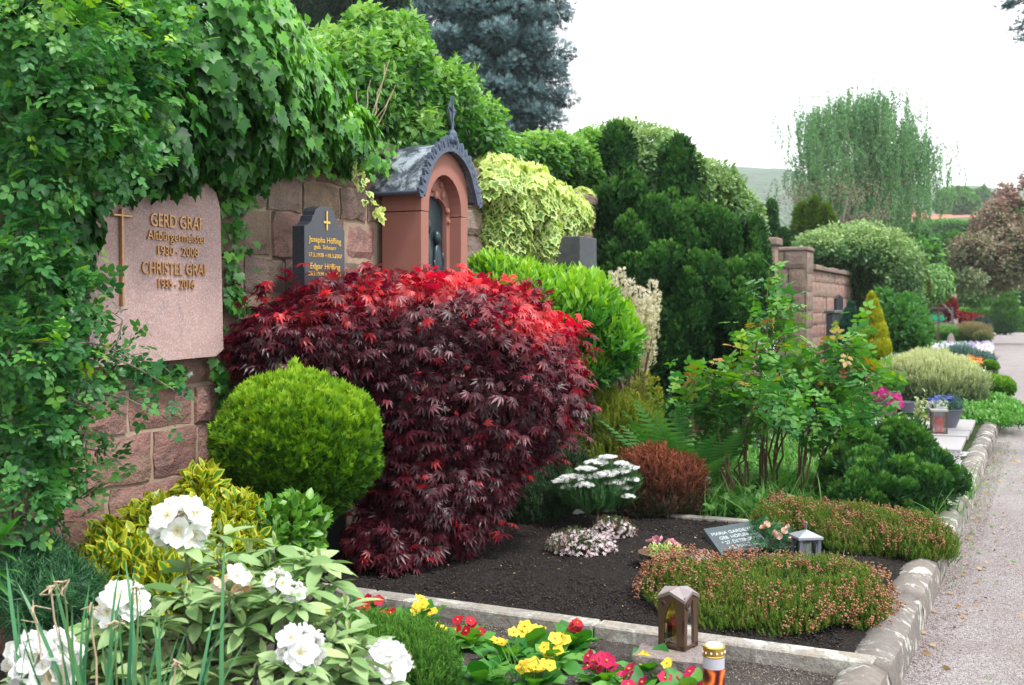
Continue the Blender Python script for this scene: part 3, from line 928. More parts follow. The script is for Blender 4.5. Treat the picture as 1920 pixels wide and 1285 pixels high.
for b, v, h, w in (('Josepha Höfling', 456, 11, 60), ('geb. Schnarr', 468, 8, 42), ('17.5.1938 +10.3.2007', 483, 7.5, 62), ('Edgar Höfling', 505, 11, 56), ('28.5.1934 +11.6.2011', 518, 7.5, 60)):
    wtext(b, 609, v, h, w, XB, hs, M_GOLD, extrude=.0015)
q = WX(612, 432, XB); q2 = WX(612, 396, XB)
MB().box((XB + .001, q[1] - .005, q[2]), (XB + .006, q[1] + .005, q2[2])).box((XB + .001, q[1] - .032, q2[2] - .068), (XB + .0055, q[1] + .032, q2[2] - .056)).build('cross', M_GOLD, hs)

# ------------------------------------------------------------------ the arched shrine
Y0 = WX(708, 400, XW)[1]; XF = WY(790, 400, Y0)[0]; Y1 = WX(877, 400, XF)[1]
YM = (Y0 + Y1) / 2; HW = (Y1 - Y0) / 2
ZSP = WX(812, 357, XF)[2] - .02; ZAP = WX(838, 288, XF)[2]; ZJ = WX(795, 396, XF)[2]
shr = thing('wayside_shrine', ((XW + XF) / 2, YM, .12), 'red sandstone shrine with arched lead roof and dark bronze relief', 'shrine')
def arch(hw, zs, zap, zbot, n=14, sharp=.92):
    p = [(-hw, zbot)]
    for k in range(n + 1):
        a = math.pi * k / n
        p.append((-hw * math.cos(a), zs + (zap - zs) * math.sin(a) ** sharp * (1 + .03 * math.sin(a) ** 8)))
    p.append((hw, zbot)); return p
def yz(p, X): return [(X, YM + a, z) for a, z in p]
IW = HW * .70; IZS = ZJ + .02; IZA = WX(838, 331, XF)[2]
o_up, i_up = arch(HW, ZSP, ZAP, ZJ + .003), arch(IW, IZS, IZA, ZJ + .003)
MB().ring(yz(o_up, XF), yz(i_up, XF), (XW + .03 - XF, 0, 0)).build('arch', M_SHRINE, shr)
for sg in (-1, 1):
    ya_, yb_ = sorted((YM + sg * IW, YM + sg * HW))
    MB().box((XW + .03, ya_, .12), (XF, yb_, ZJ - .003), bev=.004).build('pillar', M_SHRINE, shr)
XR = XF - .085
i_back = [(a * .995, z) for a, z in arch(IW, IZS, IZA, .7)]
mid = [(a * .86, z) for a, z in arch(IW * .92, IZS + .0, IZA - .13, .7)]
MB().ring(yz(i_back, XR), yz(mid, XR), (-.04, 0, 0)).build('tympanum', M_SHRINE, shr)
for k, (a, z, r) in enumerate([(-.15, .03, .035), (-.02, .07, .045), (.12, .02, .03), (.02, .015, .03), (-.1, .09, .022), (.09, .085, .022), (.19, -.08, .022), (.2, -.15, .018)]):
    MB().ell((XR + .004, YM + a * 1.0, IZA - .13 + z), (.018, r * .9, r), n=5, m=7).build('carved_scroll', M_SHRINE, shr)
MB().prism(yz(mid, XR - .03), (-.02, 0, 0)).build('niche_panel', M_PATINA, shr)
fg = MB(); rr = np.random.default_rng(8)
fg.ell((XR - .02, YM - .06, 2.02), (.03, .04, .055), n=7, m=8); fg.ell((XR - .02, YM - .07, 1.80), (.035, .075, .19), n=7, m=8)
fg.ell((XR - .02, YM + .08, 1.95), (.03, .035, .05), n=7, m=8); fg.ell((XR - .02, YM + .09, 1.75), (.03, .06, .17), n=7, m=8)
for k in range(26):
    y_ = YM + rr.uniform(-.17, .17); z_ = rr.uniform(1.35, 2.05)
    p = np.array([[XR - .018, y_ + .02 * math.sin(i), z_ - i * .05] for i in range(5)]); fg.tube(p, .012, .006, 5)
fg.build('relief_figures', M_PATINA, shr, smooth=True)
MB().box((XR - .03, YM - IW, .12), (XR + .01, YM + IW, .72)).build('lower_panel', M_SHRINE, shr)
# roof: curved lead sheet with a rolled eave and leaf crest
def roofarch(k, dz, n=18): return arch(HW + k, ZSP - .01, ZAP + dz, ZSP - .06, n)[1:-1]
ro, ri = roofarch(.045, .045), roofarch(.028, .025)
ro = [(a * (1.12 - .12 * min(1, (z - ZSP + .01) / .12)) , z) for a, z in ro]; ri = [(a * (1.12 - .12 * min(1, (z - ZSP + .01) / .12)), z) for a, z in ri]
MB().ring(yz(ro, XF + .03), yz(ri, XF + .03), (XW - .03 - XF, 0, 0)).build('roof_sheet', M_LEAD, shr, smooth=False)
for sg in (-1, 1):
    yy = YM + sg * (ro[0][0] * -1 + .004)
    MB().tube([(XW + .02, yy, ro[0][1] - .004), (XF + .03, yy, ro[0][1] - .004)], .014, sides=8).build('eave_roll', M_LEADP, shr)
band_o, band_i = [(a * 1.02, z + .010) for a, z in ro], [(a * .94, z - .028) for a, z in ri]
MB().ring(yz(band_o, XF + .055), yz(band_i, XF + .055), (-.024, 0, 0)).build('arch_band', M_LEADP, shr)
N = len(ro)
for k in range(0, N):
    a, z = ro[k]; t0 = np.array(ro[min(N - 1, k + 1)]) - np.array(ro[max(0, k - 1)]); nrm = nz(np.array([-t0[1], t0[0]]))
    big = 1 + .5 * math.exp(-((k - (N - 1) / 2) / 2.2) ** 2)
    M = np.array([[1, 0, 0], [0, nrm[1], nrm[0]], [0, -nrm[0], nrm[1]]])
    nn2, tt2 = np.array([0, nrm[0], nrm[1]]), np.array([0, -nrm[1], nrm[0]]); c_ = np.array([XF + .036 + .003 * (k % 2), YM + a, z])
    e = MB().prism([c_ + nn2 * p_ * big + tt2 * q_ for p_, q_ in ((-.03, -.030), (.004, -.037), (.024, -.024), (.040, 0), (.024, .024), (.004, .037), (-.03, .030))], (.018, 0, 0))
    e.ell(c_ + [.020, 0, 0] + nn2 * .006 * big, (.007, .010, .024 * big), n=4, m=6, M=M)
    e.build('crest_leaf', M_LEADP, shr)
XFN = XF + .05
pz = ZAP + .10
f = MB().ell((XFN, YM, pz), (.035, .035, .05)).ell((XFN, YM - .03, pz - .02), (.03, .02, .03)).ell((XFN, YM + .03, pz - .02), (.03, .02, .03))
ztip = WX(856, 183, XFN)[2]
f.tube([(XFN, YM, pz), (XFN, YM + .003, pz + .1), (XFN, YM, ztip - .16)], .011, .007, 6)
f.prism([(XFN, YM, ztip - .2), (XFN, YM + .02, ztip - .16), (XFN, YM + .045, ztip - .09), (XFN, YM + .02, ztip - .05), (XFN, YM, ztip), (XFN, YM - .02, ztip - .05), (XFN, YM - .045, ztip - .09), (XFN, YM - .02, ztip - .16)], (-.01, 0, 0))
f.tube([(XFN + .004, YM - .045, ztip - .075), (XFN + .004, YM, ztip - .1), (XFN + .004, YM + .045, ztip - .09)], .005, sides=5)
f.tube([(XFN + .004, YM, ztip - .2), (XFN + .004, YM, ztip)], .005, sides=5)
f.build('finial', M_LEADP, shr)

# plain dark granite block
mon = thing('granite_block', (-3.3, 9.2, .1), 'plain dark grey granite block standing between green shrubs', 'gravestone')
a = P(1030, 444, 9.6); 
YB = a[1]; xa = a[0]; xb = WY(1088, 446, YB)[0]; yb2 = WX(1119, 449, xb)[1]
MB().box((xa, YB, .1), (xb, yb2, a[2]), bev=.006).build('stone_slab', M_GREYG, mon)

# dark headstone by the far wall, plaque on the wall
d = P(1549, 588, 19.0); xr = WY(1562, 588, d[1])[0]; yr2 = WX(1578, 588, xr)[1]
dk = thing('dark_stele', (d[0], d[1], .1), 'tall narrow black stele leaning shade against the far pink wall', 'gravestone')
dk['label'] = 'tall black polished stele in front of the far pink wall'
MB().box((d[0], d[1], .1), (xr, yr2, d[2]), bev=.01).build('stone_slab', M_BLACKG, dk)
MB().box((d[0] - .03, d[1] - .03, d[2] + .003), (xr + .03, yr2 + .03, d[2] + .05), bev=.008).build('cap', M_GREYG, dk)
q = [WX(u, v, PX1 + .04) for u, v in ((1569, 600), (1581, 600), (1581, 560), (1575, 553), (1569, 560))]
pq = thing('wall_plaque', (PX1, q[0][1], 1.2), 'small pointed dark plaque fixed to the far pink wall', 'plaque')
MB().prism(q, (-.05, 0, 0)).build('stone_slab', M_BLACKG, pq)
# white marble stone seen behind the rose
a, b = P(1422, 560, 17.5), P(1452, 660, 17.5)
wm = thing('white_marble_stone', (a[0], a[1], .1), 'white marble gravestone glimpsed between cypress and rose shoots', 'gravestone')
MB().prism([(a[0], a[1], .1), (b[0], a[1], .1), (b[0], a[1], a[2] - .15), ((a[0] + b[0]) / 2, a[1], a[2]), (a[0], a[1], a[2] - .2)], (0, .12, 0)).build('stone_slab', simple('white_marble', (.72, .74, .78), .4, 0, .08, 8), wm)

# tilted inscribed plaque
bl, br = G(1356, 1044, .14), G(1448, 1027, .14); tl = P(1319, 992, 6.9)
ax = nz(br - bl); ay0 = tl - bl; wpl = np.linalg.norm(br - bl); up = nz(ay0); hpl = np.linalg.norm(ay0)
an = nz(np.cross(ax, up))
pl = thing('inscribed_plaque', bl, 'small tilted grey stone plaque with engraved name on dark soil', 'plaque')
MB().prism([bl, br, br + ay0, tl], -an * .035).build('stone_slab', M_PLAQUE, pl)
up2 = nz(up - ax * np.dot(up, ax) * .25)
for k, (s, z, xsz) in enumerate((('MARIA GARDEIKE', .70, .86), ('GEB. HÖFLING', .53, .66), ('* 27. DEZEMBER', .36, .70), ('+ 2. MÄRZ 20', .19, .6))):
    V, F = text_verts(s, hpl * .15, .0008); w0 = V[:, 0].max() - V[:, 0].min()
    o_ = bl + ay0 * z + ax * wpl * .5
    letters(s, hpl * .15, o_, ax, up, pl, M_SILVER, split=True, extrude=.0008, xs=wpl * xsz / w0)

# flat sandstone flag among the heather
fl = [G(u, v, .165) for u, v in ((1292, 1032), (1326, 1030), (1334, 1042), (1330, 1052), (1288, 1052))]
fs = thing('flat_stone', fl[0], 'flat pinkish stone lying beside the pink flower bowl', 'stone')
MB().prism(fl, (0, 0, -.04)).build('flagstone', M_BLOCK, fs)

# rough sandstone block with bronze lantern
zt_ = .205
q = [G(u, v, zt_) for u, v in ((1186, 1229), (1320, 1246), (1352, 1209), (1216, 1195))]
blk = thing('rough_stone_block', (q[0] + q[2]) / 2 * [1, 1, 0] + [0, 0, .1], 'rough split sandstone block under the bronze lantern', 'stone')
m = MB(); r = np.random.default_rng(4)
nS = 9; ringT, ringM, ringB = [], [], []
for s in range(4):
    for k in range(nS):
        p = q[s] + (q[(s + 1) % 4] - q[s]) * k / nS
        c0 = sum(q) / 4
        ringT.append(p + r.normal(size=3) * [.002, .002, .001])
        ringM.append(c0 + (p - c0) * r.uniform(.97, 1.05) + [0, 0, -.045 + r.normal() * .008])
        ringB.append(c0 + (p - c0) * r.uniform(.93, 1.03) + [0, 0, -.11])
L = len(ringT); V = ringT + ringM + ringB
F = [tuple(range(L))] + [(a + k, a + L + k, a + L + (k + 1) % L, a + (k + 1) % L) for a in (0, L) for k in range(L)]
m.add(V, F); m.build('stone_body', M_BLOCK, blk)

def lantern_bronze():
    A, B_ = G(1234, 1213, zt_ + .001), G(1283, 1223, zt_ + .001)
    d = P(1283, 1118, np.dot(B_ - CAM, -ROT[:, 2])); h = d[2] - zt_
    w = np.linalg.norm(B_ - A); ax = nz((B_ - A) * [1, 1, 0]); ay = np.array([-ax[1], ax[0], 0]); dep = w * .95
    C0 = A + ax * w / 2 + ay * dep / 2
    t = thing('bronze_lantern', (C0[0], C0[1], zt_), 'brown bronze grave lantern with folded gable top on stone block', 'lantern')
    hi, lo_ = h * 1.0, h * .93
    def face(o, ex, en, flip):
        """one side: outline with valley and gable points, lancet opening, ringed hole with its shade as a dark disc"""
        pk = .45
        outer = [(0.02, 0), (0, .3), (0, .55), (-.01, .8), (0, .93), (pk * .5, .985), (pk, 1.03), (pk + .25, .97), (1, .90), (1.01, .6), (1, .3), (.99, 0), (.98, -.0)]
        inner = [(.2, .085), (.2, .2), (.205, .35), (.22, .5), (.27, .63), (.36, .75), (.46, .84), (.60, .89), (.62, .8), (.66, .6), (.69, .35), (.70, .2), (.70, .085)]
        if flip: pass
        O = [o + ex * a * w + UP * b * h for a, b in outer]; I = [o + ex * a * w + UP * b * h for a, b in inner]
        m = MB().ring(O, I, -en * .010)
        # bottom rail with cut-out feet
        m.prism([o + ex * a * w + UP * b * h for a, b in ((.02, 0), (.2, 0), (.24, .03), (.7, .03), (.74, 0), (.98, 0), (.98, .084), (.02, .084))], -en * .010)
        m.build('side_frame', M_BRONZED, t)
        c = o + ex * .2 * w + UP * .80 * h + en * .003
        tr = MB(); tr.tube([c + (ex * math.cos(a) + UP * math.sin(a)) * w * .10 for a in np.linspace(0, 6.283, 17)], .003, sides=5)
        tr.build('round_opening', M_BRONZED, t)
        MB().prism([c + en * .001 + (ex * math.cos(a) + UP * math.sin(a)) * w * .092 for a in np.linspace(0, 6.0, 14)], -en * .002).build('hole_shade', M_BLACKM, t)  # black disc stands in for the shade inside the round hole
        MB().prism([o + ex * a * w + UP * b * h - en * .006 for a, b in ((.17, .07), (.72, .07), (.72, .9), (.17, .9))], -en * .002).build('glass_pane', M_GLASS, t)
    o1 = A; face(o1, ax, -ay, 0)
    face(A + ax * w, ay * (dep / w), ax, 1)
    face(A + ax * w + ay * dep, -ax, ay, 1)
    face(A + ay * dep, -ay * (dep / w), -ax, 1)
    # folded roof
    z0 = A + UP * 0
    cs = [A, A + ax * w, A + ax * w + ay * dep, A + ay * dep]
    V = []
    for k in range(4):
        c1, c2 = cs[k], cs[(k + 1) % 4]; e = c2 - c1; outw = nz(np.cross(e, UP))
        V.append(c1 + nz(c1 - C0 * [1, 1, 0] - [0, 0, c1[2]]) * .004 + UP * (.935 if k % 2 == 0 else .915) * h)
        V.append(c1 + e * .45 + outw * .007 + UP * 1.05 * h)
    V = [np.array(v) for v in V]
    top = C0 * [1, 1, 0] + UP * (A[2] + 1.09 * h)
    V2 = [v - UP * .012 for v in V]
    Vn = V + V2 + [top, top - UP * .03]
    F = [(k, (k + 1) % 8, 16) for k in range(8)] + [(8 + k, 8 + (k + 1) % 8, (k + 1) % 8, k) for k in range(8)] + [(17, 8 + (k + 1) % 8, 8 + k) for k in range(8)]
    MB().add(Vn, F).build('folded_roof', simple('worn_bronze_roof', (.30, .25, .25), .32, .5, .15, 20), t)
    MB().box((C0[0] - w * .4, C0[1] - w * .4, zt_ + .012), (C0[0] + w * .4, C0[1] + w * .4, zt_ + .018)).build('floor_plate', M_BRONZED, t)
    MB().lathe((C0[0] + .005, C0[1], zt_ + .019), [(.027, 0), (.028, .05), (.029, .10), (.022, .104), (.0, .104)], 14).build('candle', simple('amber_candle', (.62, .38, .08), .4, 0, .5, 60), t)
lantern_bronze()

# tall votive candle
def votive():
    base = P(1338, 1300, 4.02); base[2] = .10
    dd = np.dot(P(1338, 1210, 4.02) - CAM, -ROT[:, 2]); r = 20.5 / FPX * 4.02
    zt = P(1338, 1205, 4.02)[2]; H = zt - .10
    t = thing('votive_candle', base, 'tall red printed votive candle with gold lid at the frame edge', 'candle')
    t['label'] = 'tall red printed votive candle with a pierced gold lid'
    m = NT('printed_film'); tc = m.n('TexCoord').outputs['Object']
    sx = m.n('SeparateXYZ', {0: tc}).outputs
    wv = m.n('TexWave', {'Vector': tc, 'Scale': 6.0, 'Distortion': 9.0, 'Detail': 2.0, 'Detail Scale': 1.6}).outputs['Fac']
    c = m.ramp(wv, [(0, (.03, .008, .01)), (.35, (.16, .02, .012)), (.7, (.45, .07, .02)), (1, (.75, .22, .04))])
    dv = m.n('VectorMath', {0: tc, 1: (r * .75, -r * .7, H * .30)}, operation='DISTANCE').outputs['Value']
    c = m.mix(m.ramp(dv, [(.0165 / .05 * .05, (1, 1, 1)), (.0185, (0, 0, 0))]), c, (.85, .72, .30))
    c = m.mix(m.ramp(m.math('MULTIPLY', sx[2], 1.0), [(H * .62, (0, 0, 0)), (H * .72, (1, 1, 1))]), c, (.14, .02, .03))
    M = m.done(m.bsdf(c, .22, spec=.5))
    MB().lathe(base, [(r * .96, 0), (r, .004), (r, H * .66), (r * .98, H * .665)], 28).build('printed_glass', M, t, smooth=False)
    MB().lathe(base + UP * (H * .667), [(r * .985, 0), (r * .985, H * .15), (r * .93, H * .152)], 28).build('clear_collar', simple('milky_plastic', (.42, .42, .48), .3, 0, .05, 10), t)
    lid = MB().lathe(base + UP * (H * .82), [(r * 1.0, 0), (r * 1.03, .003), (r * 1.0, .006), (r * 1.0, H * .13), (r * 1.04, H * .135), (r * 1.0, H * .15), (r * .9, H * .15)], 28)
    lid.build('lid', M_GOLDLID, t)
    for k in range(12):
        a = 2 * math.pi * k / 12; c_ = base + np.array([math.cos(a) * r * 1.003, math.sin(a) * r * 1.003, H * .888])
        MB().ell(c_, (.0035, .0035, .0045), n=4, m=6).build('lid_hole', M_WHITE, t)
    MB().ell(base + UP * (H * .965), (r * .82, r * .82, .012), n=6, m=16).build('wick_cover', simple('white_cap', (.85, .85, .80), .3, 0, .02, 10), t, smooth=True)
votive()

def small_lantern():
    d = 6.35; k = d / FPX; b = P(1511, 1052, d); zb = .14; b[2] = zb
    w = 36 * k / 2; zt = P(1511, 1008, d)[2]
    t = thing('grey_lantern', b, 'small grey metal grave lantern with ring finial among heather', 'lantern')
    ang = YAW + .15; M = Matrix.Translation(tuple(b)) @ Matrix.Rotation(ang, 4, 'Z'); h = zt - zb
    MB().box((-w * 1.1, -w * 1.1, 0), (w * 1.1, w * 1.1, .015), M=M).build('base_plate', M_IRON, t)
    for sx in (-1, 1):
        for sy in (-1, 1):
            MB().box((sx * w - .008, sy * w - .008, .016), (sx * w + .008, sy * w + .008, h), M=M).build('corner_post', M_IRON, t)
    for ax_ in range(4):
        R = M @ Matrix.Rotation(ax_ * math.pi / 2, 4, 'Z')
        MB().box((-w + .009, w - .003, .02), (w - .009, w + .001, h - .004), M=R).build('glass_pane', M_GLASSC, t)
        for sg in (-1, 1):
            g = MB()
            for j in range(5): g.box((sg * w * .72 - .004 + sg * -.004 * 0, w + .0015, .03 + j * (h - .05) / 5), (sg * w * .72 + .005, w + .004, .03 + (j + .75) * (h - .05) / 5), M=R)
            g.build('grille', M_IRON, t)
    e = w * 1.35
    V = [(-e, -e, h), (e, -e, h), (e, e, h), (-e, e, h), (-e, -e, h + .012), (e, -e, h + .012), (e, e, h + .012), (-e, e, h + .012), (0, 0, h + .045)]
    V = [tuple(M @ Vector(v)) for v in V]
    MB().add(V, [(3, 2, 1, 0), (0, 1, 5, 4), (1, 2, 6, 5), (2, 3, 7, 6), (3, 0, 4, 7), (4, 5, 8), (5, 6, 8), (6, 7, 8), (7, 4, 8)]).build('roof', simple('pale_iron_roof', (.36, .38, .44), .35, .5, .1, 30), t)
    MB().tube([M @ Vector((0, 0, h + .04)), M @ Vector((0, 0, h + .075))], .005).ell(tuple(M @ Vector((0, 0, h + .08))), (.008, .008, .008)).build('finial', M_IRON, t)
    MB().lathe(tuple(M @ Vector((0, 0, .017))), [(w * .55, 0), (w * .55, h * .6), (0, h * .6)], 14).build('candle', M_WHITE, t)
small_lantern()

# pale granite grave cover beyond the hinoki
gc = thing('pale_grave_cover', (-1, 13, .1), 'pale polished granite grave cover in three slabs by the path', 'grave')
yA, yB, yC, yD = [G(1800, v, z)[1] for v, z in ((790, .19), (808, .18), (820, .17), (845, .165))]
def quad(u0, u1, va, vb, z):
    return [G(u0[1], vb, z), G(u1[1], vb, z), G(u1[0], va, z), G(u0[0], va, z)]
xl = -1.55
for n_, ya_, yb_, z_ in (('cover_slab', yB + .02, yA + .25, .19), ('cover_slab', yC + .02, yB - .02, .185), ('front_slab', yD, yC - .02, .175)):
    ya_, yb_ = sorted((ya_, yb_))
    MB().box((xl, ya_, z_ - .05), (kerbx(ya_) - .22, yb_, z_), bev=.006).build(n_, M_PALEG, gc)
MB().box((xl + .02, yD + .012, .1), (kerbx(yD) - .24, yA + .2, .124)).build('plinth', M_GREYG, gc)

def red_lantern():
    d = 12.55; b = G(1760, 812, .186); k = d / FPX; w = 12.5 * k; h = P(1760, 769, np.dot(b - CAM, -ROT[:, 2]))[2] - .186
    t = thing('red_candle_lantern', b, 'small rusty framed glass lantern holding a red candle on pale slab', 'lantern')
    M = Matrix.Translation(tuple(b)) @ Matrix.Rotation(YAW * .4, 4, 'Z')
    for sx in (-1, 1):
        for sy in (-1, 1): MB().box((sx * w - .008, sy * w - .008, .012), (sx * w + .008, sy * w + .008, h - .012), M=M).build('corner_post', M_BRONZED, t)
    MB().box((-w * 1.15, -w * 1.15, 0), (w * 1.15, w * 1.15, .011), M=M).build('base_plate', M_BRONZED, t)
    MB().box((-w * 1.2, -w * 1.2, h - .011), (w * 1.2, w * 1.2, h + .006), M=M).build('lid', simple('tin_lid', (.33, .30, .27), .4, .5), t)
    for a in range(4): MB().box((-w + .01, w - .002, .014), (w - .01, w + .001, h - .014), M=M @ Matrix.Rotation(a * math.pi / 2, 4, 'Z')).build('glass_pane', M_GLASSC, t)
    MB().lathe(tuple(M @ Vector((0, 0, .013))), [(w * .62, 0), (w * .62, h * .6), (w * .4, h * .66), (0, h * .66)], 16).build('candle', simple('red_candle', (.85, .012, .01), .3, 0, .1, 20), t)
red_lantern()

def bowl(name, label, b, r, h, mat, cat='planter'):
    t = thing(name, b, label, cat)
    MB().lathe(b, [(r * .62, 0), (r * .64, h * .08), (r * .85, h * .6), (r * .98, h * .95), (r * 1.04, h * .96), (r * 1.04, h), (r * .93, h), (r * .9, h * .86), (0, h * .84)], 28).build('bowl', mat, t, smooth=False)
    return t
M_STALK = M_GSTEM
# rack with green cans far down the path
def can_rack():
    d = 46.0; k = d / FPX
    a = P(1738, 578, d); b = P(1786, 578, d); g = 0.1
    t = thing('watering_can_rack', (a + b) / 2 * [1, 1, 0], 'grey metal rack for watering cans far down the path', 'rack')
    MB().tube([(a[0], a[1], g), a, b, (b[0], b[1], g)], .045, sides=6).build('frame', M_IRON, t)
    lo_ = P(1762, 607, d)[2]
    e = nz((b - a) * [1, 1, 0])
    MB().tube([(*(a + e * .1)[:2], lo_), (*(b - e * .1)[:2], lo_)], .03).build('lower_bar', M_IRON, t)
    MB().box((-.5, -.25, 0), (.5, .25, lo_ - .04), M=Matrix.Translation(((a[0] + b[0]) / 2, (a[1] + b[1]) / 2, .1)) @ Matrix.Rotation(YAW, 4, 'Z')).build('trough', simple('trough_stone', (.2, .17, .16), .9), t)
    for i, u in enumerate((1741, 1752, 1764)):
        c = P(u, 603, d - .15)
        n_ = ('leftmost', 'middle', 'rightmost')[i]
        w = thing('watering_can', c, f'{n_} of three green watering cans hanging on the rack', 'watering can', 'green watering cans on the rack')
        MB().lathe(c, [(.10, 0), (.13, .03), (.135, .13), (.09, .21), (.05, .24), (.045, .26), (.035, .26)], 12).build('body', M_GREENP, w)
        MB().tube([c + e * .07 + UP * .16, c + e * .10 + UP * .27, c + UP * .36, c - e * .06 + UP * .3, c - e * .07 + UP * .2], .016, sides=5).build('handle', M_GREENP, w)
        MB().tube([c + e * .12 + UP * .06, c + e * .2 + UP * .1, c + e * .24 + UP * .2], .02, .012, 5).build('spout', M_GREENP, w)
can_rack()
# iron gate and far path end
d = 73.0
a, b = P(1904, 620, d), P(1990, 620, d); zt = P(1904, 586, d)[2]
gt = thing('iron_gate', (a[0], a[1], 0), 'dark iron double gate at the far end of the path', 'gate')
e = nz((b - a) * [1, 1, 0]); W = np.linalg.norm((b - a)[:2])
for x0, x1 in ((0, .48), (.52, 1.0)):
    lf = MB()
    n_ = 10
    M = Matrix.Translation((a[0], a[1], .05)) @ Matrix.Rotation(math.atan2(e[1], e[0]), 4, 'Z')
    lf.box((W * x0, 0, 0), (W * x1, .06, .08), M=M).box((W * x0, 0, zt - .18), (W * x1, .06, zt - .1), M=M).box((W * x0, .02, .1), (W * x1, .03, zt * .6), M=M)
    L_ = lf.build('gate_leaf', M_BLACKM, gt)
    for k in range(n_): 
        x = W * (x0 + (x1 - x0) * k / (n_ - 1)); MB().box((x - .015, -.01, 0), (x + .015, .07, zt - .05), M=M).build('bar', M_BLACKM, gt)
MB().box((W * .495 - .02, -.05, .1), (W * .505 + .02, -.02, zt - .1), M=M).build('latch_bar', simple('white_metal', (.6, .62, .7), .4), gt)

# marker stone and solar lamp in the far bed
b = G(1784, 654, .12)
mk_ = thing('pointed_marker_stone', b, 'rough upright pinkish stone among purple flowers beside the path', 'stone')
k = np.dot(b - CAM, -ROT[:, 2]) / FPX
pp = np.array([b + RIGHT * x * k + UP * y * k for x, y in ((-7, -2), (8, -2), (7, 10), (4, 24), (1, 29), (-3, 22), (-6, 9))])
MB().prism(pp, FWD * .2).build('stone_body', M_BLOCK, mk_)
b = G(1837, 708, .12); k = np.dot(b - CAM, -ROT[:, 2]) / FPX
sl = thing('solar_lamp', b, 'small mushroom shaped garden lamp with pale shade beside path', 'lamp')
MB().lathe(b, [(.015, 0), (.015, 9 * k), (.03, 9.5 * k), (.03, 12 * k)], 8).build('stem', M_IRON, sl)
MB().lathe(b + UP * 12.2 * k, [(9 * k, 0), (8.5 * k, 1.5 * k), (4 * k, 4 * k), (0, 4.6 * k)], 16).build('shade', simple('pale_shade', (.72, .78, .82), .3), sl)

# ------------------------------------------------------------------ distance: hills and town
def terrain(name, pts, d0, d1, mat, seed, rough=1.0, kind='structure'):
    """ridge whose skyline passes the given points (u, v) at distance d1 and comes down to the plain at d0"""
    us = np.linspace(pts[0][0], pts[-1][0], 70); vs = np.interp(us, [p[0] for p in pts], [p[1] for p in pts])
    rows = 24; V = []
    for j in range(rows):
        t = j / (rows - 1)
        for u, v in zip(us, vs):
            top = P(u, v, d1); zt = top[2]
            dj = d0 + (d1 - d0) * t if t <= 1 else d1
            p = P(u, 575, dj); p[2] = zt * math.sin(t * math.pi / 2) ** 1.2
            V.append(p)
    V = np.array(V); V[:, 2] += lump(V, rough, .02, seed) * (V[:, 2] / V[:, 2].max())
    nv = len(us); F = [(j * nv + i, j * nv + i + 1, (j + 1) * nv + i + 1, (j + 1) * nv + i) for j in range(rows - 1) for i in range(nv - 1)]
    base = len(V)
    bk = V[(rows - 1) * nv:].copy(); bk[:, 2] = -1; bk += FWD * 200
    V = np.vstack([V, bk]); F += [((rows - 1) * nv + i, (rows - 1) * nv + i + 1, base + i + 1, base + i) for i in range(nv - 1)]
    return obj(name, V, F, mat, None, tint=.5, smooth=True, kind=kind)
def hill_mat():
    t = NT('wooded_hillside')
    c = t.ramp(t.noise(.035, 6, .7), [(.3, (.02, .055, .03)), (.5, (.045, .10, .045)), (.68, (.10, .19, .06))])
    c = t.mix(t.ramp(t.voro(.13), [(0, (0, 0, 0)), (.7, (.6, .6, .6))]), c, (.02, .05, .03))
    return t.done(t.bsdf(c, 1, t.bump(t.voro(.1), 1, 4), spec=0))
M_HILL = hill_mat()
terrain('hill', [(1100, 350), (1250, 336), (1380, 334), (1450, 340), (1500, 350), (1580, 357), (1620, 364), (1700, 366), (1760, 374), (1900, 380), (2100, 386)], 500, 1300, M_HILL, 5, 10)
terrain('town_slope', [(1500, 460), (1640, 435), (1760, 424), (1860, 422), (2100, 420)], 90, 178, simple('meadow', (.045, .10, .03), 1, 0, .4, .05), 6, 1.5)
M_ROOF = simple('red_roof_tiles', (.36, .14, .09), .85, 0, .3, 3)
M_RENDER = simple('pale_render', (.62, .58, .52), .9, 0, .1, 1)
M_WIN = simple('dark_window', (.05, .06, .08), .2, 0, .1, 1)
def house(u, v, d, w, h, roofh, dep, lab, ang=0.3, rm=M_ROOF):
    p = P(u, v, d); z0 = 0
    t = thing('house', (p[0], p[1], 0), lab, 'house', 'houses of the far town')
    M = Matrix.Translation((p[0], p[1], 0)) @ Matrix.Rotation(YAW + ang, 4, 'Z')
    ztop = p[2]
    MB().box((-w / 2, 0, 0), (w / 2, dep, ztop - roofh), M=M).build('wall', M_RENDER, t)
    e = .25
    V = [(-w / 2 - e, -e, ztop - roofh), (w / 2 + e, -e, ztop - roofh), (w / 2 + e, dep + e, ztop - roofh), (-w / 2 - e, dep + e, ztop - roofh), (-w / 2 - e, dep / 2, ztop), (w / 2 + e, dep / 2, ztop)]
    V = [tuple(M @ Vector(q) + Vector((0, 0, .02))) for q in V]
    MB().add(V, [(0, 1, 5, 4), (2, 3, 4, 5), (1, 2, 5), (3, 0, 4), (0, 3, 2, 1)]).build('roof', rm, t)
    nw = max(2, int(w / 1.6))
    for r_ in range(2):
        for i in range(nw):
            x = -w / 2 + (i + .5) * w / nw; zz = ztop - roofh - .85 - r_ * 1.3
            MB().box((x - .25, -.06, zz), (x + .25, -.01, zz + .6), M=M).build('window', M_WIN, t)
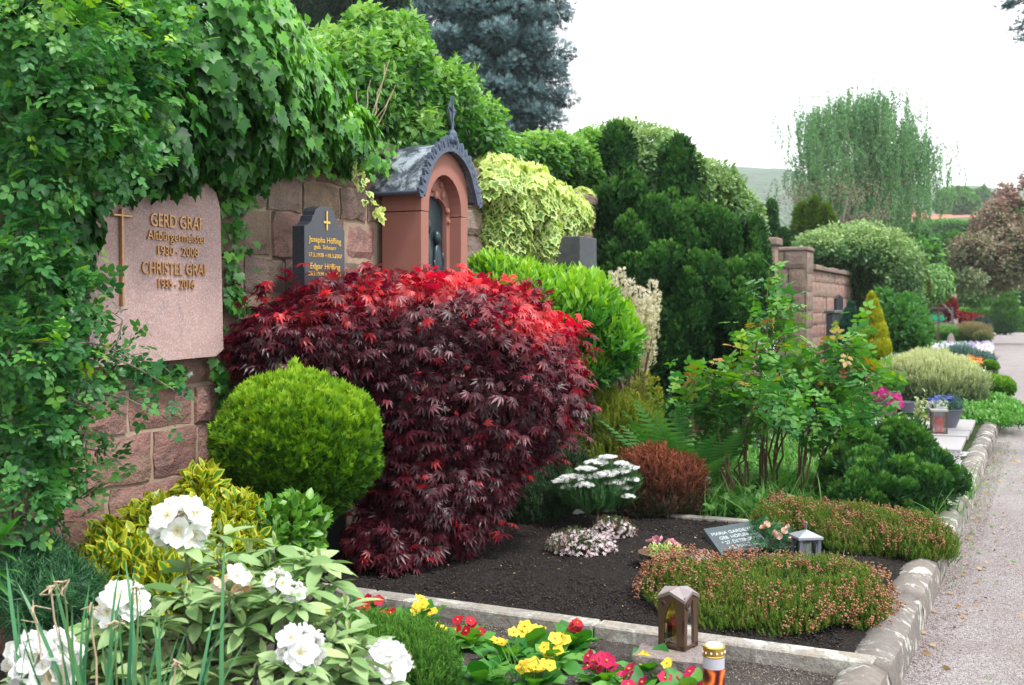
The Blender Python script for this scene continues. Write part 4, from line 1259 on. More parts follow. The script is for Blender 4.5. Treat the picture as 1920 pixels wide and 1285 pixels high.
hl = [(1672, 405, 190, 6, 'pale house with red roof, far left of the town'), (1700, 402, 192, 5, 'small pale house with red roof behind the birch twigs'),
      (1728, 398, 194, 6.5, 'wide pale house with red roof in the town'), (1752, 401, 190, 6, 'long red roofed house in middle of the town'),
      (1738, 386, 215, 4.5, 'small white gabled house above the other roofs'), (1782, 403, 188, 6, 'pale house with red roof beneath the round tree'),
      (1808, 402, 190, 5.5, 'red roofed house just right of the round tree'), (1768, 412, 184, 6, 'lower pale building with grey roof in front of the town'),
      (1716, 412, 184, 5.5, 'lower red roofed house near the birch'), (1832, 404, 189, 5.5, 'pale house partly behind the copper tree')]
for i, (u, v, d, w, lab) in enumerate(hl):
    house(u, v, d, w, 6, 1.2 if i != 4 else 1.6, 4, lab, (-.4, .2, .5, -.1, 1.2, .3, -.3, .1, .4, -.2)[i], simple('grey_roof', (.25, .26, .28), .8) if i == 7 else M_ROOF)
# ================================================================== PLANTS
L_IVY = leafmat('ivy_leaf', [(.014, .065, .018), (.04, .16, .03), (.10, .31, .038), (.22, .48, .05)], rough=.33, trans=.25)
L_IVYL = leafmat('young_ivy_leaf', [(.035, .12, .03), (.085, .24, .05), (.18, .37, .08), (.32, .50, .16)], rough=.4, trans=.35)
L_VARI = leafmat('variegated_ivy_leaf', [(.03, .13, .02), (.08, .25, .03), (.30, .46, .07), (.58, .68, .20)], rim=(.60, .68, .26), rimpos=(.45, .95), rough=.4, trans=.3)
L_ROSE = leafmat('climbing_rose_leaf', [(.025, .11, .038), (.065, .22, .06), (.13, .34, .065), (.30, .52, .04)], rough=.38, trans=.3)
L_ROSEB = leafmat('bush_rose_leaf', [(.02, .09, .03), (.045, .18, .045), (.11, .30, .05), (.26, .36, .04), (.38, .12, .05)], rough=.4, trans=.3, nvar=.25)
L_MAPLE = leafmat('red_maple_leaf', [(.030, .006, .014), (.078, .009, .021), (.17, .011, .023), (.42, .012, .020), (.68, .016, .02)], rough=.4, trans=.3, nvar=.22, spec=.55, tcol=1.7)
L_BALL = leafmat('bright_thuja_spray', [(.02, .08, .006), (.075, .21, .010), (.20, .41, .016), (.36, .56, .035)], rough=.6, trans=.25, nvar=.5, nscale=9)
L_EUON = leafmat('golden_euonymus_leaf', [(.03, .14, .02), (.08, .24, .02), (.34, .40, .03)], rim=(.47, .46, .03), rimpos=(.38, .72), rough=.35, trans=.2)
L_EUONG = leafmat('green_euonymus_leaf', [(.03, .12, .02), (.08, .24, .03), (.16, .36, .04)], rim=(.16, .32, .04), rimpos=(.7, 1.0), rough=.35, trans=.2)
L_RHOD = leafmat('rhododendron_leaf', [(.08, .19, .05), (.18, .31, .11), (.28, .41, .18), (.38, .49, .20)], rough=.45, trans=.12, nvar=.35)
L_LAUREL = leafmat('bright_laurel_leaf', [(.02, .10, .02), (.08, .27, .03), (.19, .43, .04), (.36, .58, .08)], rough=.4, trans=.35)
L_CYP = leafmat('dark_cypress_spray', [(.005, .028, .008), (.013, .065, .014), (.035, .13, .018), (.09, .24, .03)], rough=.65, trans=.12, nscale=4)
L_HIN = leafmat('dwarf_cypress_spray', [(.010, .055, .014), (.026, .11, .02), (.07, .21, .028), (.15, .34, .04)], rough=.65, trans=.12, nscale=4)
L_SPR = leafmat('blue_spruce_needle', [(.03, .06, .065), (.08, .15, .165), (.17, .27, .29), (.30, .42, .44)], rough=.8, trans=.05, nscale=1.5)
L_DCON = leafmat('dark_conifer_needle', [(.01, .035, .02), (.02, .06, .03), (.035, .09, .035)], rough=.8, trans=.05)
L_HEATH = leafmat('heather_needle', [(.016, .06, .008), (.045, .13, .012), (.10, .20, .015), (.17, .19, .03)], rough=.7, trans=.15, nscale=6)
L_HBLOOM = leafmat('faded_heather_bloom', [(.16, .06, .03), (.30, .12, .06), (.44, .22, .12), (.34, .20, .12)], rough=.8, trans=.1)
L_HRED = leafmat('red_brown_heather', [(.045, .07, .035), (.11, .045, .025), (.21, .06, .03), (.30, .10, .05)], rough=.8, trans=.1, nvar=.3)
L_HDARK = leafmat('dark_heather_needle', [(.010, .035, .014), (.022, .06, .02), (.035, .08, .03)], rough=.75, trans=.1)
L_GOLD = leafmat('golden_green_heather', [(.05, .09, .012), (.12, .19, .015), (.22, .28, .02), (.40, .42, .05)], rough=.7, trans=.2)
L_CREAM = leafmat('cream_heather_bloom', [(.30, .34, .10), (.52, .50, .28), (.70, .66, .48), (.78, .74, .62)], rough=.8, trans=.2, nvar=.3)
L_WHITE = leafmat('white_petal', [(.80, .82, .76), (.90, .91, .90), (.94, .94, .94)], rough=.6, trans=.4, tcol=1.0, nvar=.3)
L_WILT = leafmat('wilted_petal', [(.45, .22, .10), (.66, .42, .26), (.80, .70, .62)], rough=.7, trans=.2, tcol=1.0)
L_YELP = leafmat('yellow_petal', [(.72, .42, .01), (.80, .55, .02), (.85, .64, .04)], rough=.6, trans=.25, tcol=1.0)
L_REDP = leafmat('red_petal', [(.25, .003, .008), (.42, .004, .012), (.55, .01, .06)], rim=None, rough=.6, trans=.25, tcol=1.1)
L_PINK = leafmat('pink_petal', [(.70, .25, .35), (.80, .42, .48), (.86, .62, .64)], rough=.6, trans=.25, tcol=1.0)
L_PALEP = leafmat('pale_pink_petal', [(.70, .50, .53), (.80, .68, .70), (.86, .80, .80)], rough=.6, trans=.25, tcol=1.0, nvar=.3)
L_MAG = leafmat('magenta_petal', [(.55, .02, .20), (.75, .05, .35), (.80, .10, .42)], rough=.6, trans=.25, tcol=1.0)
L_BLUE = leafmat('blue_petal', [(.06, .10, .45), (.12, .18, .62), (.25, .28, .65)], rough=.6, trans=.2, tcol=1.0)
L_LILAC = leafmat('lilac_petal', [(.22, .17, .42), (.36, .30, .55), (.5, .45, .66)], rough=.6, trans=.2, tcol=1.0)
L_PEACH = leafmat('peach_petal', [(.80, .45, .28), (.84, .60, .50), (.86, .70, .64)], rough=.6, trans=.25, tcol=1.0, nvar=.3)
L_ORANGE = leafmat('orange_petal', [(.6, .08, .03), (.75, .22, .03), (.8, .35, .1)], rough=.6, trans=.2, tcol=1.0)
L_PRIM = leafmat('primrose_leaf', [(.02, .13, .02), (.05, .22, .03), (.11, .32, .05), (.18, .40, .08)], rough=.45, trans=.25, nvar=.4, nscale=8)
L_GRASS = leafmat('grass_blade', [(.03, .12, .02), (.07, .22, .04), (.13, .32, .07), (.20, .38, .10)], rough=.45, trans=.3)
L_DAFF = leafmat('daffodil_leaf', [(.03, .13, .06), (.06, .21, .09), (.12, .30, .12)], rough=.4, trans=.2)
L_FERN = leafmat('fern_frond', [(.03, .13, .03), (.07, .24, .05), (.14, .34, .08)], rough=.5, trans=.35)
L_WEED = leafmat('weed_leaf', [(.02, .10, .02), (.05, .19, .03), (.10, .29, .05), (.17, .36, .10)], rough=.45, trans=.3)
L_GREY = leafmat('pale_willow_leaf', [(.08, .13, .08), (.24, .31, .14), (.44, .50, .24), (.58, .62, .34)], rough=.65, trans=.2)
L_BLUEG = leafmat('blue_grey_leaf', [(.04, .10, .09), (.08, .17, .15), (.15, .25, .22)], rough=.65, trans=.15)
L_BOX = leafmat('box_leaf', [(.03, .12, .01), (.09, .25, .015), (.20, .40, .03)], rough=.5, trans=.2, nscale=6)
L_YCON = leafmat('yellow_conifer_spray', [(.16, .22, .01), (.42, .45, .02), (.65, .62, .05)], rough=.6, trans=.2, nscale=6)
L_BGCON = leafmat('blue_green_conifer', [(.015, .07, .045), (.03, .11, .07)], rough=.7, trans=.1)
L_BIRCH = leafmat('birch_leaf', [(.06, .16, .065), (.11, .25, .10), (.18, .34, .13)], rough=.5, trans=.35, nscale=.5)
L_TREE = leafmat('far_tree_leaf', [(.04, .14, .035), (.09, .25, .05), (.17, .37, .08)], rough=.6, trans=.3, nscale=.4)
L_COPPER = leafmat('copper_leaf', [(.09, .18, .06), (.19, .19, .11), (.33, .20, .17)], rough=.6, trans=.25, nscale=.35, nvar=.9)
L_BARB = leafmat('red_barberry_leaf', [(.14, .015, .015), (.28, .03, .025), (.40, .06, .04)], rough=.6, trans=.2)
L_MOSSY = leafmat('mossy_conifer_sprig', [(.02, .09, .012), (.05, .17, .02), (.11, .27, .03)], rough=.7, trans=.2)

def base_of(blobs, z=.1):
    b = np.array(blobs); i = np.argmin(b[:, 2] - b[:, 5]); return (b[i, 0], b[i, 1], z)
R = np.random.default_rng
def tintn(n, lo=0, hi=1, seed=0): return R(seed).uniform(lo, hi, n)

def bush(name, label, cat, blobs, mat, t, n, size, dw=(.6, .5, .5), nw=(.6, .6, .5), seed=0, lo=.75, hi=1.05, rough=.15, tint=None, fill=.3, nparts=0,
         group=None, zmin=.12, base=None, smin=.6, trunk=None, mname='foliage', pname='leaf', xmin=None, back=-.5, inner=.82, fillt=None, **kw):
    """a shrub: outer leaves, bigger inner leaves that close it, stems"""
    base = base_of(blobs, .1) if base is None else base
    o = thing(name, base, label, cat, group)
    p, nn = shell(blobs, n, lo, hi, rough, seed=seed, zmin=zmin, xmin=xmin, back=back, inner=inner, **kw)
    M = orient(nn, dw, nw, seed)
    r = R(seed + 9); s = size * r.uniform(smin, 1.15, len(p))
    tt = r.uniform(0, 1, len(p)) if tint is None else tint(p, nn, r)
    leaves(o, t, p, M, s, tt, mat, nparts, pname, mname)
    if fill:
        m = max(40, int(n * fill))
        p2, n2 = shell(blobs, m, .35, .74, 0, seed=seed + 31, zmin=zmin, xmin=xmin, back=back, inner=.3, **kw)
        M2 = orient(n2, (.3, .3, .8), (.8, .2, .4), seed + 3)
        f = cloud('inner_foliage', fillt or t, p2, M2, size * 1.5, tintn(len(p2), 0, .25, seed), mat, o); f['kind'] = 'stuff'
    m = MB(); b = np.array(blobs); r = R(seed + 77)
    if trunk is None: trunk = (5, .012)
    for k in range(trunk[0]):
        c = b[r.integers(len(b))]; e = c[:3] + r.normal(size=3) * c[3:6] * .35
        m.tube(bez(np.array([*base[:2], 0.02]) + r.normal(size=3) * [.03, .03, 0], e, 0, 6, .01, up=.05, r=r), trunk[1], trunk[1] * .35, 5)
    m.build('stems', M_BARK, o)
    return o

# ---------------------------------------------------------------- ivy on the old wall
ivy = thing('ivy', (-3.9, 6, .1), 'dark glossy ivy cascading thickly over the top of the wall beside the pink tablet', 'ivy')
bl = [Bl(60, 60, 5.0, 260, 220, .35), Bl(330, 120, 5.55, 200, 185, .42), Bl(200, 240, 5.2, 170, 120, .32), Bl(480, 160, 6.0, 110, 160, .42), Bl(560, 190, 6.4, 80, 110, .4),
      Bl(400, 290, 5.85, 85, 60, .22), Bl(300, 300, 5.5, 90, 55, .2), Bl(620, 250, 6.8, 75, 60, .3), Bl(500, 260, 6.2, 80, 60, .26), Bl(85, 430, 4.9, 95, 130, .2), Bl(60, 620, 4.8, 85, 110, .15),
      Bl(60, 800, 4.8, 70, 90, .12)]
p, nn = shell(bl, 15000, .8, 1.08, .18, seed=1, back=-.25, zmin=.3)
p[:, 0] = np.where(p[:, 2] < 2.5, np.maximum(p[:, 0], XW + .03), p[:, 0])
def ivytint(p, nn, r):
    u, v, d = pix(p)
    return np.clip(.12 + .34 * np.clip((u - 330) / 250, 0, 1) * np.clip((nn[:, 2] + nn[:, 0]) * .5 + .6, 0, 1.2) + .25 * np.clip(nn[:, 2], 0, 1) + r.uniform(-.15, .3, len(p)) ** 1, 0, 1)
# runners: hanging strips beside and below the tablet
def strip(pts, n, wpx, X, seed):
    r = R(seed); t = r.uniform(0, len(pts) - 1.001, n); i = t.astype(int); f = (t - i)[:, None]
    a = np.array(pts, float); q = a[i] * (1 - f) + a[i + 1] * f + r.normal(size=(n, 2)) * wpx
    return np.array([WX(u, v, X + r.uniform(.01, .09)) for u, v in q])
st = [strip([(425, 300), (440, 420), (438, 520), (445, 600)], 150, 14, XW, 1), strip([(460, 290), (455, 400)], 60, 12, XW, 2), strip([(405, 300), (412, 360)], 40, 16, XW, 3),
      strip([(405, 670), (415, 720), (432, 775)], 60, 6, XW, 4), strip([(230, 690), (300, 690), (345, 700)], 60, 9, XW, 5),
      strip([(545, 260), (600, 290), (690, 290), (735, 290)], 240, 20, XW + .05, 6), strip([(470, 270), (545, 290), (640, 300)], 200, 15, XW + .08, 7)]
ps = np.vstack(st); ns = np.tile([1.0, -.3, .1], (len(ps), 1)) + R(4).normal(size=(len(ps), 3)) * .3
pa = np.vstack([p, ps]); na = np.vstack([nn, nz(ns)])
M = orient(na, (.3, -1.0, .45), (1.0, .35, .45), 3)
r = R(5); s = np.concatenate([.066 * r.uniform(.5, 1.25, len(p)), .055 * r.uniform(.5, 1.1, len(ps))])
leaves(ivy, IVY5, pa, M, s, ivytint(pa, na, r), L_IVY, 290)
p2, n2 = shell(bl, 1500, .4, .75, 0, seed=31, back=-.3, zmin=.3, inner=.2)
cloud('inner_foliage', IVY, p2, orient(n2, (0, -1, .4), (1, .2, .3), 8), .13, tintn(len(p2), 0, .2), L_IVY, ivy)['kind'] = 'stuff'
m = MB()
for k, q in enumerate(([(428, 320), (440, 420), (436, 520), (446, 600)], [(405, 668), (415, 720), (435, 780)], [(20, 300), (40, 500), (35, 700), (20, 1000)], [(220, 550), (225, 640), (235, 700)])):
    m.tube([WX(u, v, XW + .03) for u, v in q], .006, .003, 5)
m.build('stems', M_BARK, ivy)

# strand with small pale leaves dangling before the shrine
st_ = thing('ivy_strand', WX(700, 300, XW + .15), 'single pale ivy strand hanging down between headstone and shrine', 'ivy')
q = [WX(u, v, XW + .2) for u, v in ((655, 270), (672, 310), (678, 345), (690, 372), (704, 392), (716, 404))]
MB().tube(q, .004, .002, 5).build('stem', M_GSTEM, st_)
r = R(12); n = 46; t_ = r.uniform(0, 4.99, n); i = t_.astype(int); f = (t_ - i)[:, None]; qa = np.array(q); pp = qa[i] * (1 - f) + qa[i + 1] * f + r.normal(size=(n, 3)) * .02
leaves(st_, IVY, pp, orient(np.tile([1., -.4, .2], (n, 1)), (.3, -.7, .6), (1, .2, .5), 3), r.uniform(.03, .055, n), r.uniform(.2, 1, n), L_VARI, 46)

# light green mature ivy standing on top of the wall
HB = [Bl(650, 180, 7.5, 95, 110, .5), Bl(740, 150, 8.0, 75, 80, .5), Bl(600, 160, 7.2, 55, 75, .4), Bl(810, 200, 8.6, 85, 85, .5), Bl(880, 255, 9.2, 65, 70, .5), Bl(930, 300, 9.9, 45, 55, .4), Bl(700, 250, 7.8, 110, 60, .35), Bl(690, 70, 7.9, 45, 42, .4), Bl(760, 95, 8.2, 42, 60, .4)]
hi_ = thing('mature_ivy', (-4.3, 7.5, 0), 'light green bushy ivy with flower heads growing on the wall behind the shrine', 'ivy')
p, nn = shell(HB, 13000, .8, 1.1, .22, seed=8, back=-.3, zmin=2.3)
r = R(6); M = orient(nn, (.6, -.25, .65), (.6, .6, .5), 6)
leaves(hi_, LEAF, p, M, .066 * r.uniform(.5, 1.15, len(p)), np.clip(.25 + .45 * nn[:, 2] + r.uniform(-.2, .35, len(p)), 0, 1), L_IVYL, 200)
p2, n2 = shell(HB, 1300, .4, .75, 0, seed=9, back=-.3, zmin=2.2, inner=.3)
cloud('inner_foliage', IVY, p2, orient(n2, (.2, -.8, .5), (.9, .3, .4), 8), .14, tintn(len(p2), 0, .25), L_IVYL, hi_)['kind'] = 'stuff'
p3, n3 = shell(HB, 420, 1.02, 1.16, .22, seed=10, back=0, zmin=2.5)
cloud('flower_heads', STAR, p3, upframes(len(p3), 4), .06, tintn(len(p3), .6, 1), L_IVYL, hi_)['kind'] = 'stuff'
m = MB()
for k in range(6): m.tube(bez((-4.1, 6.2 + k * .5, 0), P(620 + k * 55, 230, 7.6 + .35 * k), 0, 5, .04), .03, .012, 5)
m.build('stems', M_BARK, hi_)
# dry stalks
ds = thing('dry_stalks', P(700, 268, 7.4), 'cluster of bare dry pale stalks rising from the ivy on the wall', 'plant')
for (u0, v0, u1, v1) in ((683, 262, 730, 112), (687, 264, 742, 160), (680, 262, 695, 150), (690, 268, 722, 120), (681, 250, 668, 170), (695, 262, 738, 168)):
    MB().tube(bez(P(u0, v0, 6.95), P(u1, v1, 6.9), 0, 6, .006), .0055, .002, 5).build('stalk', M_DRY, ds)

# variegated ivy
vi = thing('variegated_ivy', (-3.6, 9, .1), 'cream and green variegated ivy covering the wall right of the shrine', 'ivy')
vb = [Bl(925, 340, 8.9, 60, 55, .25), Bl(985, 370, 9.5, 60, 62, .28), Bl(1040, 400, 10.1, 45, 58, .25), Bl(930, 430, 9.0, 60, 80, .2), Bl(1000, 460, 9.7, 55, 70, .2), Bl(1075, 400, 10.6, 35, 40, .2), Bl(1090, 380, 11.2, 30, 28, .2)]
p, nn = shell(vb, 6000, .75, 1.06, .15, seed=14, back=-.2)
r = R(7); u, v, d = pix(p)
tt = np.clip(.12 + .72 * np.clip((420 - v + (u - 900) * .45) / 130, 0, 1) * np.clip(nn[:, 2] * .7 + .5, 0, 1) + r.uniform(-.22, .25, len(p)), 0, 1)
leaves(vi, IVY5, p, orient(nn, (.3, -.9, .55), (1, .6, .5), 5), .088 * r.uniform(.5, 1.1, len(p)), tt, L_VARI, 290)
p2, n2 = shell(vb, 500, .4, .75, 0, seed=15, back=-.3, inner=.3)
cloud('inner_foliage', IVY, p2, orient(n2, (0, -1, .4), (1, .2, .3), 8), .16, tintn(len(p2), 0, .3), L_VARI, vi)['kind'] = 'stuff'
MB().tube([WX(930, 520, XW + .04), WX(950, 430, XW + .04), WX(960, 340, XW + .06)], .02, .008).build('stem', M_BARK, vi)

# ivy mounds on the wall, further off
def mound(label, blobs, n, size, mat, seed, cat='ivy', zmin=1.5, t=LEAF, name='ivy_mound', dw=(.6, -.1, .6)):
    o = thing(name, (*np.array(blobs[0][:2]), 0), label, cat)
    p, nn = shell(blobs, n, .8, 1.1, .2, seed=seed, back=-.3, zmin=zmin)
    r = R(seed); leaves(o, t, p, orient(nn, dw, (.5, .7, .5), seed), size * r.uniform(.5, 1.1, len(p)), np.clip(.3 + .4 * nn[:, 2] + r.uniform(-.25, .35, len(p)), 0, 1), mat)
    p2, n2 = shell(blobs, n // 4, .4, .75, 0, seed=seed + 1, back=-.4, zmin=zmin, inner=.3)
    cloud('inner_foliage', t, p2, orient(n2, (.2, -.6, .5), (.9, .3, .4), 8), size * 1.8, tintn(len(p2), 0, .3), mat, o)['kind'] = 'stuff'
    b0 = blobs[0]; m = MB()
    for k in range(3): m.tube(bez((b0[0] + k * .1, b0[1] + k * .15, 0), (b0[0], b0[1] + k * .2 - .2, b0[2] + b0[5] * .3), 0, 5, .03), .05, .02, 5)
    m.build('stems', M_BARK, o)
    return o
mound('pale green ivy bulging over the wall behind the dark granite block', [Bl(1010, 300, 11.0, 55, 42), Bl(1070, 330, 11.8, 60, 60), Bl(1110, 310, 12.3, 60, 60), Bl(1050, 290, 11.5, 40, 35)], 8000, .07, L_IVYL, 21)
L_IVYP = leafmat('flowering_ivy_leaf', [(.03, .09, .03), (.09, .20, .06), (.22, .34, .12), (.36, .48, .22)], rough=.4, trans=.3)
mound('high mound of flowering ivy rising behind the dark cypress', [Bl(1190, 310, 14.2, 100, 70), Bl(1270, 330, 14.5, 60, 60), Bl(1330, 390, 15.5, 75, 80), Bl(1390, 430, 16.5, 45, 65), Bl(1240, 300, 14.4, 60, 50)], 14000, .08, L_IVYP, 22)
mound('broad pale mound of ivy over the far pink wall', [Bl(1580, 470, 26.5, 80, 42, 1.0), Bl(1650, 505, 27, 68, 66, 1.2), Bl(1535, 468, 25.5, 40, 28, .8), Bl(1655, 570, 26.8, 48, 45, .8), Bl(1690, 560, 27.5, 35, 60, .8), Bl(1620, 470, 27, 50, 48, .9)], 18000, .10, L_IVYP, 23, zmin=.9)

# ---------------------------------------------------------------- climbing rose at the left
cr_ = thing('climbing_rose', (-3.1, 4.3, .1), 'tall climbing rose with woody stems filling the left edge of the picture', 'rose')
cr_['label'] = 'tall climbing rose with small rounded leaves and bare woody stems over the wall'
rb = [Bl(60, 60, 4.3, 150, 120, .3), Bl(190, 60, 4.7, 150, 110, .3), Bl(90, 190, 4.35, 140, 110, .28), Bl(230, 180, 4.75, 90, 90, .25), Bl(150, 290, 4.6, 130, 70, .22), Bl(60, 330, 4.3, 70, 70, .2),
      Bl(90, 560, 4.45, 70, 70, .2), Bl(60, 650, 4.3, 75, 80, .2), Bl(115, 700, 4.5, 65, 55, .2), Bl(65, 800, 4.4, 75, 60, .2), Bl(80, 880, 4.5, 60, 50, .15), Bl(40, 930, 4.3, 60, 60, .15), Bl(60, 460, 4.3, 60, 60, .2)]
p, nn = shell(rb, 3000, .6, 1.14, .28, seed=17, back=-.4, fr=7)
sh = []; m = MB(); r = R(18)
shoots = [((60, 640), (350, 745)), ((110, 640), (320, 700)), ((70, 700), (330, 800)), ((60, 780), (240, 880)), ((40, 600), (230, 600)), ((100, 760), (300, 770)), ((40, 900), (190, 960)), ((30, 980), (200, 870)), ((10, 850), (120, 1010)), ((60, 520), (210, 560)), ((60, 690), (280, 660))]
for (u0, v0), (u1, v1) in shoots:
    q = bez(P(u0, v0, 4.35), P(u1, v1, 4.75), -.03, 8, .012, r=r, up=.12); m.tube(q, .006, .002, 5)
    k = 24; tt = r.uniform(.25, 1, k) * 6.99; i = tt.astype(int); f = (tt - i)[:, None]; sh.append(q[i] * (1 - f) + q[i + 1] * f + r.normal(size=(k, 3)) * .035)
ps = np.vstack(sh); pa = np.vstack([p, ps]); na = np.vstack([nn, nz(r.normal(size=(len(ps), 3)) + [0, -.6, .4])])
u, v, d = pix(pa)
keep = ~((u > 205) & (v > 385) & (v < 560)); pa, na, u, v = pa[keep], na[keep], u[keep], v[keep]
tt = np.clip(.3 + r.uniform(-.3, .3, len(pa)) + .35 * np.clip((120 - v) / 120, 0, 1) + (r.random(len(pa)) < .04) * .5, 0, 1)
leaves(cr_, ROSELEAF, pa, orient(na, (.5, .1, .8), (.5, .8, .5), 7), .098 * r.uniform(.6, 1.2, len(pa)), tt, L_ROSE, 295)
for u0, v0, u1, v1, rr_ in ((35, 1010, 38, 300, .016), (60, 1010, 45, 640, .012), (20, 980, 75, 320, .010), (95, 560, 100, 330, .008), (15, 900, 20, 600, .012), (60, 930, 200, 780, .006), (75, 860, 230, 600, .005), (10, 720, 110, 620, .006), (20, 690, 95, 790, .005)):
    m.tube(bez(P(u0, v0, 4.42), P(u1, v1, 4.5), 0, 9, .015, r=r), rr_, rr_ * .6, 6)
m.tube(bez((-3.1, 4.28, 0), P(35, 1010, 4.42), 0, 4), .02, .017, 6)
m.build('woody_stems', M_BARKG, cr_)

# ---------------------------------------------------------------- red maple
mp = thing('red_maple', tuple(P(810, 985, 6.75) * [1, 1, 0] + [0, 0, .13]), 'spreading weeping maple with deep red and purple leaves', 'maple')
mb = [Bl(770, 618, 6.75, 262, 106, .75), Bl(920, 610, 6.9, 110, 80, .4), Bl(650, 580, 6.3, 100, 55, .35), Bl(600, 640, 6.15, 150, 85, .35), Bl(520, 640, 6.0, 85, 60, .25), Bl(850, 740, 6.6, 225, 155, .7), Bl(985, 690, 6.9, 97, 100, .5), Bl(810, 890, 6.35, 125, 140, .4),
      Bl(890, 860, 6.5, 92, 100, .4), Bl(740, 820, 6.4, 90, 120, .35), Bl(980, 775, 6.9, 70, 70, .4), Bl(770, 1000, 6.25, 70, 65, .3), Bl(850, 975, 6.35, 60, 50, .25), Bl(725, 1015, 6.15, 75, 60, .25)]
p, nn = shell(mb, 11000, .68, 1.10, .20, seed=41, back=-.35, zmin=.17, xmin=XW + .05, inner=.85)
# gather the leaves in drooping tiers
r = R(42); tier = .085; zz = p[:, 2] + lump(p, .12, 4, 3); p[:, 2] += (np.round(zz / tier) * tier - zz) * .4
u, v, d = pix(p)
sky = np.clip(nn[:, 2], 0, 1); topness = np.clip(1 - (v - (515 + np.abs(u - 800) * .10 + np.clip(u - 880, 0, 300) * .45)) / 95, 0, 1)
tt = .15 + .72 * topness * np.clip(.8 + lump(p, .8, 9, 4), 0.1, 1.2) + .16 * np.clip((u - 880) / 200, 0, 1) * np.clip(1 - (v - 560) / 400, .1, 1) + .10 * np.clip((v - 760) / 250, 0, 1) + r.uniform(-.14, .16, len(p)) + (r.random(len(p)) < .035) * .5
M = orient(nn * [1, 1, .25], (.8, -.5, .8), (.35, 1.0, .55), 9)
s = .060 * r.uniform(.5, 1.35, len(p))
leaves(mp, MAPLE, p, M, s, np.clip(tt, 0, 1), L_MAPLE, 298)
# fringe of hanging sprays along the outline
fr_ = [(440, 560), (432, 640), (450, 690), (500, 545), (560, 520), (690, 505), (1080, 620), (1095, 680), (1085, 820), (1040, 850), (930, 985), (870, 1060), (820, 1085), (760, 1080), (700, 1050), (665, 1000), (690, 950), (1090, 650), (1090, 760), (1080, 720), (1060, 800)]
pf = np.vstack([P(a + r.normal() * 12, b + r.normal() * 12, 6.3 if 600 < a < 1000 and b > 700 else (6.0 if a < 700 else 6.7)) for a, b in fr_ for _ in range(9)])
pf = pf[pf[:, 2] > .16]
nf = nz(pf - np.array([P(790, 760, 6.7)])) * [1, 1, .2]
leaves(mp, MAPLE, pf, orient(nf, (.8, -.3, .5), (.35, 1, .3), 10), .07 * r.uniform(.7, 1.2, len(pf)), r.uniform(.3, .75, len(pf)), L_MAPLE, 0, mname='fringe')
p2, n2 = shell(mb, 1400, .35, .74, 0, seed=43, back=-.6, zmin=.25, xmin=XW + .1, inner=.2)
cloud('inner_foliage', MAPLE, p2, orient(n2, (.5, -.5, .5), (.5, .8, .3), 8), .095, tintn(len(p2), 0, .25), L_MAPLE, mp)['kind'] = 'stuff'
m = MB()
for k in range(16):
    a = mb[r.integers(len(mb))]; e = np.array(a[:3]) + r.normal(size=3) * np.array(a[3:6]) * .5; e[2] = max(e[2], .3); e[0] = max(e[0], XW + .1)
    tr0 = P(810, 985, 6.75) * [1, 1, 0] + [0, 0, .13]; md = (tr0 + e) / 2 + [0, 0, .4]
    m.tube(np.vstack([bez(tr0, md, 0, 5, .02, r=r), bez(md, e, 0, 5, .02, r=r)[1:]]), .014, .003, 5)
m.build('branches', M_TWIG, mp)

# ---------------------------------------------------------------- clipped thuja ball
bb = [Bl(557, 838, 5.72, 146, 132), Bl(555, 805, 5.72, 105, 92)]
def balltint(p, nn, r): return np.clip(.36 + .5 * nn[:, 2] + r.uniform(-.3, .3, len(p)) + lump(p, .3, 22, 3), 0, 1)  # noise term paints shaded gaps between the sprays into the tint
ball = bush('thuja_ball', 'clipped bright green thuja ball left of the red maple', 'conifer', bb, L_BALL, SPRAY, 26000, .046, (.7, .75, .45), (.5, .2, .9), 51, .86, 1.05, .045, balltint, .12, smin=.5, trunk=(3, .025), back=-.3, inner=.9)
r = R(3); px_ = [(548, 688), (556, 680), (530, 700), (495, 722), (570, 700), (600, 712), (515, 708), (640, 730), (585, 705)]
for u0, v0 in px_:
    q = P(u0, v0 + 16, 5.72 - .03); k = 16
    pp = q + r.normal(size=(k, 3)) * [.014, .014, .022]
    cloud('leading_shoot', SPRAY, pp, orient(np.tile([0., 0, 1], (k, 1)), (1, 1, .3), (0, 0, 1), int(u0)), .045, r.uniform(.7, 1, k), L_BALL, ball)

# ---------------------------------------------------------------- euonymus
eb = [Bl(260, 1045, 4.95, 100, 62, .3), Bl(390, 990, 5.05, 62, 58, .25), Bl(350, 1090, 4.85, 120, 60, .3), Bl(200, 1085, 4.8, 50, 45, .25), Bl(300, 970, 5.05, 45, 30, .2), Bl(430, 1040, 5.0, 60, 60, .25), Bl(380, 920, 5.1, 26, 36, .1), Bl(450, 975, 5.1, 25, 45, .12)]
eb_ = [b for b in eb]
bush('golden_euonymus', 'golden variegated euonymus bush in front of the pink wall', 'shrub', eb_, L_EUON, EUON, 4200, .066, (.6, .55, .75), (.5, .7, .6), 61, .6, 1.08, .2, None, .3, 295, zmin=.14, back=-.3)
gb = [Bl(530, 1010, 5.25, 62, 60, .25), Bl(565, 985, 5.3, 40, 50, .2), Bl(510, 1060, 5.1, 50, 40, .2)]
bush('green_euonymus', 'plain green leafy shrub beneath the thuja ball', 'shrub', gb, L_EUONG, EUON, 1500, .066, (.6, .4, .7), (.6, .7, .6), 62, .6, 1.08, .2, None, .3, 120, zmin=.14)

